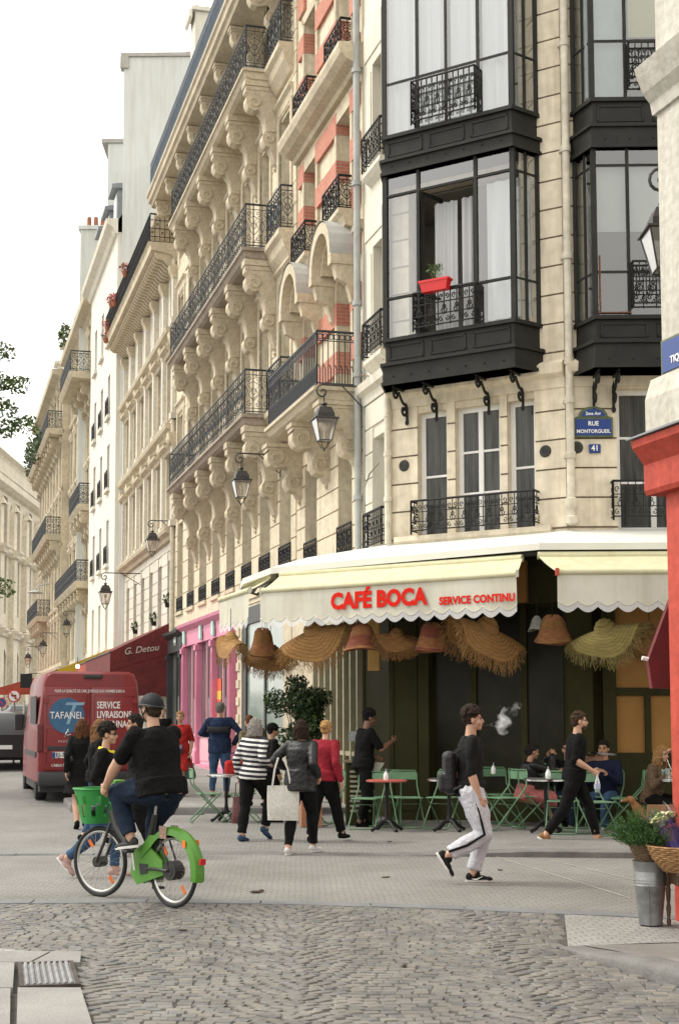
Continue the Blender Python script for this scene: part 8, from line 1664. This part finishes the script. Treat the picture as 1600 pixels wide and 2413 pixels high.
# --- dog
t = thing('dog', 'small brown and white dog sitting below the blonde woman, muzzle to the left', 'dog', (4.74, 19.75, G(4.74, 19.75)[2]), radians(80)); t.scale = (.85,) * 3; DB = banded('dog_fur', (.30, .14, .05), (.62, .58, .52), lambda N, L, o: math_node(N, L, 'GREATER_THAN', o[1], .305), .95, .15)
b = MB(); limb(b, [(0, -.12, .12), (0, -.04, .24), (0, .06, .38), (0, .12, .47)], [.10, .105, .085, .06]); b.ell((0, .17, .53), (.062, .075, .060), 12, 8); limb(b, [(0, .20, .525), (0, .30, .505)], [.042, .024]); [limb(b, [(s * .05, .06, .32), (s * .05, .08, .16), (s * .05, .09, .02)], [.04, .026, .022]) for s in (-1, 1)]; [b.ell((s * .05, .115, .018), (.026, .04, .018), 8, 6) for s in (-1, 1)]
[limb(b, [(s * .07, -.1, .12), (s * .09, .02, .10), (s * .09, -.06, .03), (s * .09, .03, .02)], [.06, .045, .025, .022]) for s in (-1, 1)]; limb(b, [(0, -.2, .06), (0, -.3, .04), (.05, -.36, .05)], [.022, .016, .008]); [b.ell((s * .066, .15, .52), (.018, .035, .055), 8, 6) for s in (-1, 1)]; fuse(b, 'body', DB, t, .007, 2, .008, CL2); b = MB(); b.ell((0, .325, .512), (.013, .010, .010), 8, 6); b.build('nose', IRON, t)
for s in (-1, 1): b = MB(); b.ell((s * .032, .225, .555), (.009, .009, .009), 8, 6); b.build('eye', EYEM, t)
# --- things on the left terrace
t = thing('bag', 'red and blue cloth bag left on the chair behind the striped shirt', 'bag', (-1.02, 22.5, .78), .3); b = MB(); b.bbox(-.15, .15, -.08, .08, 0, .22, .05); fuse(b, 'bag_body', RD, t, .01, 3, .03); b = MB(); b.tube([(-.1, 0, .2), (-.12, 0, .32), (.05, 0, .34), (.1, 0, .2)], .012, 5); b.build('handle', NV, t)
t = thing('paper_bag', 'brown paper carrier bag standing behind the red jumper', 'bag', (.18, 21.6, G(.18, 21.6)[2]), .2); b = MB(); b.bbox(-.16, .16, -.08, .08, 0, .42, .005); b.build('bag_body', mat('kraft_paper', (.36, .17, .09), .85, .1, 5), t); b = MB(); b.tube([(-.06, 0, .42), (-.05, 0, .52), (.05, 0, .52), (.06, 0, .42)], .006, 5); b.build('handle', MATS['kraft_paper'], t)
# ================================================================ GREEN HIRE BICYCLE AND RIDER
BKL = Vector((-1.10, 12.56, 0)); BRZ = radians(44)
t = bike = thing('bicycle', 'green and grey hire bicycle with a front basket, ridden away to the left', 'bicycle', BKL, BRZ)
BG = mat('lime_green_plastic', (.075, .235, .022), .45, .06, 3); BG2 = mat('green_basket_plastic', (.03, .26, .05), .4, .06, 3); FRM = mat('dark_grey_frame', (.045, .043, .04), .4, .15, 5, metal=.3); ORR = mat('orange_reflector', (.75, .16, .02), .3, 0); TYR = mat('tyre_rubber', (.02, .02, .02), .8, .15, 20); ALU = mat('brushed_aluminium', (.50, .49, .46), .35, .1, 5, metal=.9)
def bwheel(parent, y, steer=0.0):
    R = .325; T = Matrix.Translation((0, y, R)) @ Matrix.Rotation(steer, 4, 'Z'); n = 48
    P = lambda r, a, x=0: T @ Vector((x, r * cos(a), r * sin(a)))
    b = MB(); b.tube([P(R - .019, 2 * pi * k / n) for k in range(n)], .021, 8, closed=True); w_ = b.build('wheel', TYR, parent, smooth=60)
    b = MB(); b.tube([P(R - .044, 2 * pi * k / n) for k in range(n)], .0105, 6, closed=True, flat=1.6); b.build('rim', ALU, w_, smooth=60)
    b = MB()
    for k in range(28): a = 2 * pi * k / 28; b.tube([P(.045, a + (.5 if k % 2 else -.5), .028 * (-1) ** (k // 2)), P(R - .05, a)], .0014, 3, caps=False)
    b.build('spokes', ALU, w_); b = MB(); b.tube([P(0, 0, -.055), P(0, 0, .055)], [.05, .05], 14); b.build('hub', FRM, w_)
    for k, a in enumerate((.9, .9 + pi)): b = MB(); c = P(.20, a, .0); b.tube([P(.165, a, .012), P(.245, a, .012)], [.021, .021], 4, flat=.4); b.build('spoke_reflector', ORR, w_)
    return w_
FW = 1.08; st_ = radians(12); bwheel(t, 0); bwheel(t, FW, st_)
b = MB(); b.tube([(0, .43, .30), (0, .50, .40), (0, .66, .52), (0, .83, .66), (0, .90, .80)], [.042, .042, .04, .04, .036], 10); b.tube([(0, .43, .30), (0, .38, .45), (0, .30, .68), (0, .265, .80)], [.036, .032, .028, .026], 10)
for s in (-1, 1): b.tube([(s * .03, .43, .30), (s * .07, .2, .33), (s * .07, 0, .325)], .014, 7); b.tube([(s * .06, 0, .325), (s * .05, .12, .58)], .009, 6)
b.build('frame', FRM, t, smooth=50)
b = MB(); hx = lambda x, y, z: Vector((x, FW, 0)) + Matrix.Rotation(st_, 3, 'Z') @ Vector((0, y - FW, z)) + Matrix.Rotation(st_, 3, 'Z') @ Vector((x, 0, 0)) - Vector((x, 0, 0))
for s in (-1, 1): b.tube([hx(s * .055, FW, .325), hx(s * .055, FW - .09, .50), hx(s * .045, FW - .15, .68), hx(0, FW - .18, .74)], .015, 7)
b.tube([hx(0, FW - .18, .72), hx(0, FW - .23, .96), hx(0, FW - .25, 1.02)], .02, 8); b.build('fork', FRM, t, smooth=50)
b = MB(); b.tube([hx(-.30, FW - .42, 1.03), hx(-.24, FW - .34, 1.05), hx(-.1, FW - .25, 1.03), hx(.1, FW - .25, 1.03), hx(.24, FW - .34, 1.05), hx(.30, FW - .42, 1.03)], .013, 8); b.build('handlebar', ALU, t, smooth=50)
for s in (-1, 1): b = MB(); b.tube([hx(s * .265, FW - .37, 1.045), hx(s * .31, FW - .46, 1.022)], .018, 8); b.build('grip', TYR, t, smooth=50)
b = MB(); b.bbox(-.07, .07, -.04, .08, 0, .06, .02); b.X = None; o_ = b.build('display', BG, t, smooth=40, loc=(0, FW - .27, 1.03))
# basket: perforated tapered tub
b = MB(); n = 26; cy = FW + .06; vs = []; zs_ = [.68, .74, .85, .94, 1.0]; rr = [(.14, .11), (.155, .125), (.18, .15), (.20, .17), (.215, .185)]
for (rx, ry), z in zip(rr, zs_):
    for j in range(n): a = 2 * pi * j / n; vs.append((rx * cos(a) * (1 + .08 * abs(sin(2 * a))), cy + ry * sin(a) * (1 + .08 * abs(sin(2 * a))), z))
for i in range(4):
    for j in range(n):
        if i in (1, 2) and j % 3 == (i % 3): continue
        b.f.append((i * n + j, i * n + (j + 1) % n, (i + 1) * n + (j + 1) % n, (i + 1) * n + j)); b.m.append(0)
b.v = [tuple(v) for v in vs]; b.f.append(tuple(range(n))); b.m.append(0); b.tube([vs[4 * n + j] for j in range(n)], .010, 6, closed=True); b.build('basket', BG2, t, smooth=50)
b = MB(); b.ell((0, cy, .80), (.1, .08, .06), 10, 6); b.build('basket_load', BPL, t)
# rear mudguard and chain case
b = MB(); R = .36; pts = [radians(a) for a in range(-12, 150, 6)]
def gsec(a): w_ = .062; return [(-w_, R - .05), (-w_ * .8, R + .005), (0, R + .022), (w_ * .8, R + .005), (w_, R - .05)]
for i in range(len(pts) - 1):
    A, B_ = pts[i], pts[i + 1]
    for (x0, r0), (x1, r1) in zip(gsec(A), gsec(A)[1:]): b.quad(*[(x, -r * cos(a), .325 + r * sin(a)) for x, r, a in ((x0, r0, A), (x1, r1, A), (x1, r1, B_), (x0, r0, B_))])
for s in (-1, 1): b.add([(s * .062, -.31 * cos(radians(a)), .325 + .31 * sin(radians(a))) for a in range(70, 150, 10)] + [(s * .058, .40, .40), (s * .058, .36, .54), (s * .058, .27, .62)], [tuple(range(11))])
b.build('rear_mudguard', BG, t, smooth=60)
b = MB(); b.prism([(.10, .40), (.34, .55), (.52, .46), (.55, .26), (.46, .17), (.28, .22), (.08, .28)], -.05, -.03, lambda y, z, x: (x, y, z)); b.prism([(.10, .40), (.34, .55), (.52, .46), (.55, .26), (.46, .17), (.28, .22), (.08, .28)], .03, .05, lambda y, z, x: (x, y, z)); b.build('chain_case', BG, t)
b = MB(); b.prism([(.30, .36), (.42, .36), (.40, .26), (.30, .28)], .051, .056, lambda y, z, x: (x, y, z)); b.prism([(.30, .36), (.42, .36), (.40, .26), (.30, .28)], -.056, -.051, lambda y, z, x: (x, y, z)); b.build('case_opening', BPL, t)
b = MB(); b.tube([(.055, 0, .325), (.058, .2, .42), (.058, .38, .50)], .016, 6, flat=.6); b.tube([(.058, 0, .325), (.058, .43, .30)], .008, 6); b.build('chainstay_cover', ALU, t)
b = MB(); b.lathe([(0, .06), (.07, .06), (.075, .075), (0, .08)], (0, 0, .325), 24, 'X'); b.build('motor_disc', ALU, t); b = MB(); b.lathe([(0, -.05), (.085, -.05), (.085, .055), (0, .055)], (0, 0, .325), 20, 'X'); b.build('rear_motor', BPL, t)
b = MB(); b.tube([(.10, .43, .30), (.105, .40, .14)], .012, 6); b.cut('crank', ALU, t); b.tube([(-.10, .43, .30), (-.105, .46, .46)], .012, 6); b.cut('crank', ALU, t)
for s, y, z in ((1, .40, .13), (-1, .46, .47)): b = MB(); b.bbox(s * .15 - .045, s * .15 + .045, y - .04, y + .04, z - .012, z + .012, .006); b.build('pedal', BPL, t)
b = MB(); b.ell((0, .20, .945), (.075, .13, .03), 14, 8); b.ell((0, .30, .945), (.035, .10, .025), 10, 8); fuse(b, 'saddle', LTH, t, .008, 2); b = MB(); b.cyl((0, .265, .78), (0, .235, .93), .015, n=10); b.build('seat_post', ALU, t)
b = MB(); b.box(-.03, .03, -.405, -.385, .40, .45); b.build('rear_light', mat('rear_lens', (.45, .02, .02), .2, 0), t); b = MB(); b.box(-.066, -.062, -.24, -.20, .54, .60); b.box(.062, .067, -.27, -.22, .54, .60); b.build('side_reflector', ORR, t)
b = MB(); b.box(.0635, .068, .02, .12, .60, .71); b.box(-.068, -.0635, .02, .12, .60, .71); b.build('sticker', mat('mottled_sticker', (.5, .3, .05), .5, .3, 60, col2=(.04, .04, .2)), t)
# rider in the bicycle's frame
RD_ = person('broad man in black T-shirt, jeans and dark helmet riding the green hire bicycle', BKL.x, BKL.y, math.degrees(BRZ), 1.84, (0, .17, 1.03), 13, 0, (-2, 0), {-1: (-.13, .44, .58, -8, (-.15, 1, .2)), 1: (.13, .38, .26, -8, (.2, 1, .2))}, {-1: (-.275, FW - .45, 1.05), 1: (.215, FW - .34, 1.06)}, {-1: (-1, -.2, -.5), 1: (1, -.2, -.5)}, {-1: 1.5, 1: 1.5}, BLK, DKDN, SKIN, 'short', 'trousers', mat('black_trainer', (.02, .02, .022), .7, .2, 10), 'sneaker', 'helmet', (.05, .035, .02), bulk=1.24, vox=.0065, seed=22, legw=1.12)
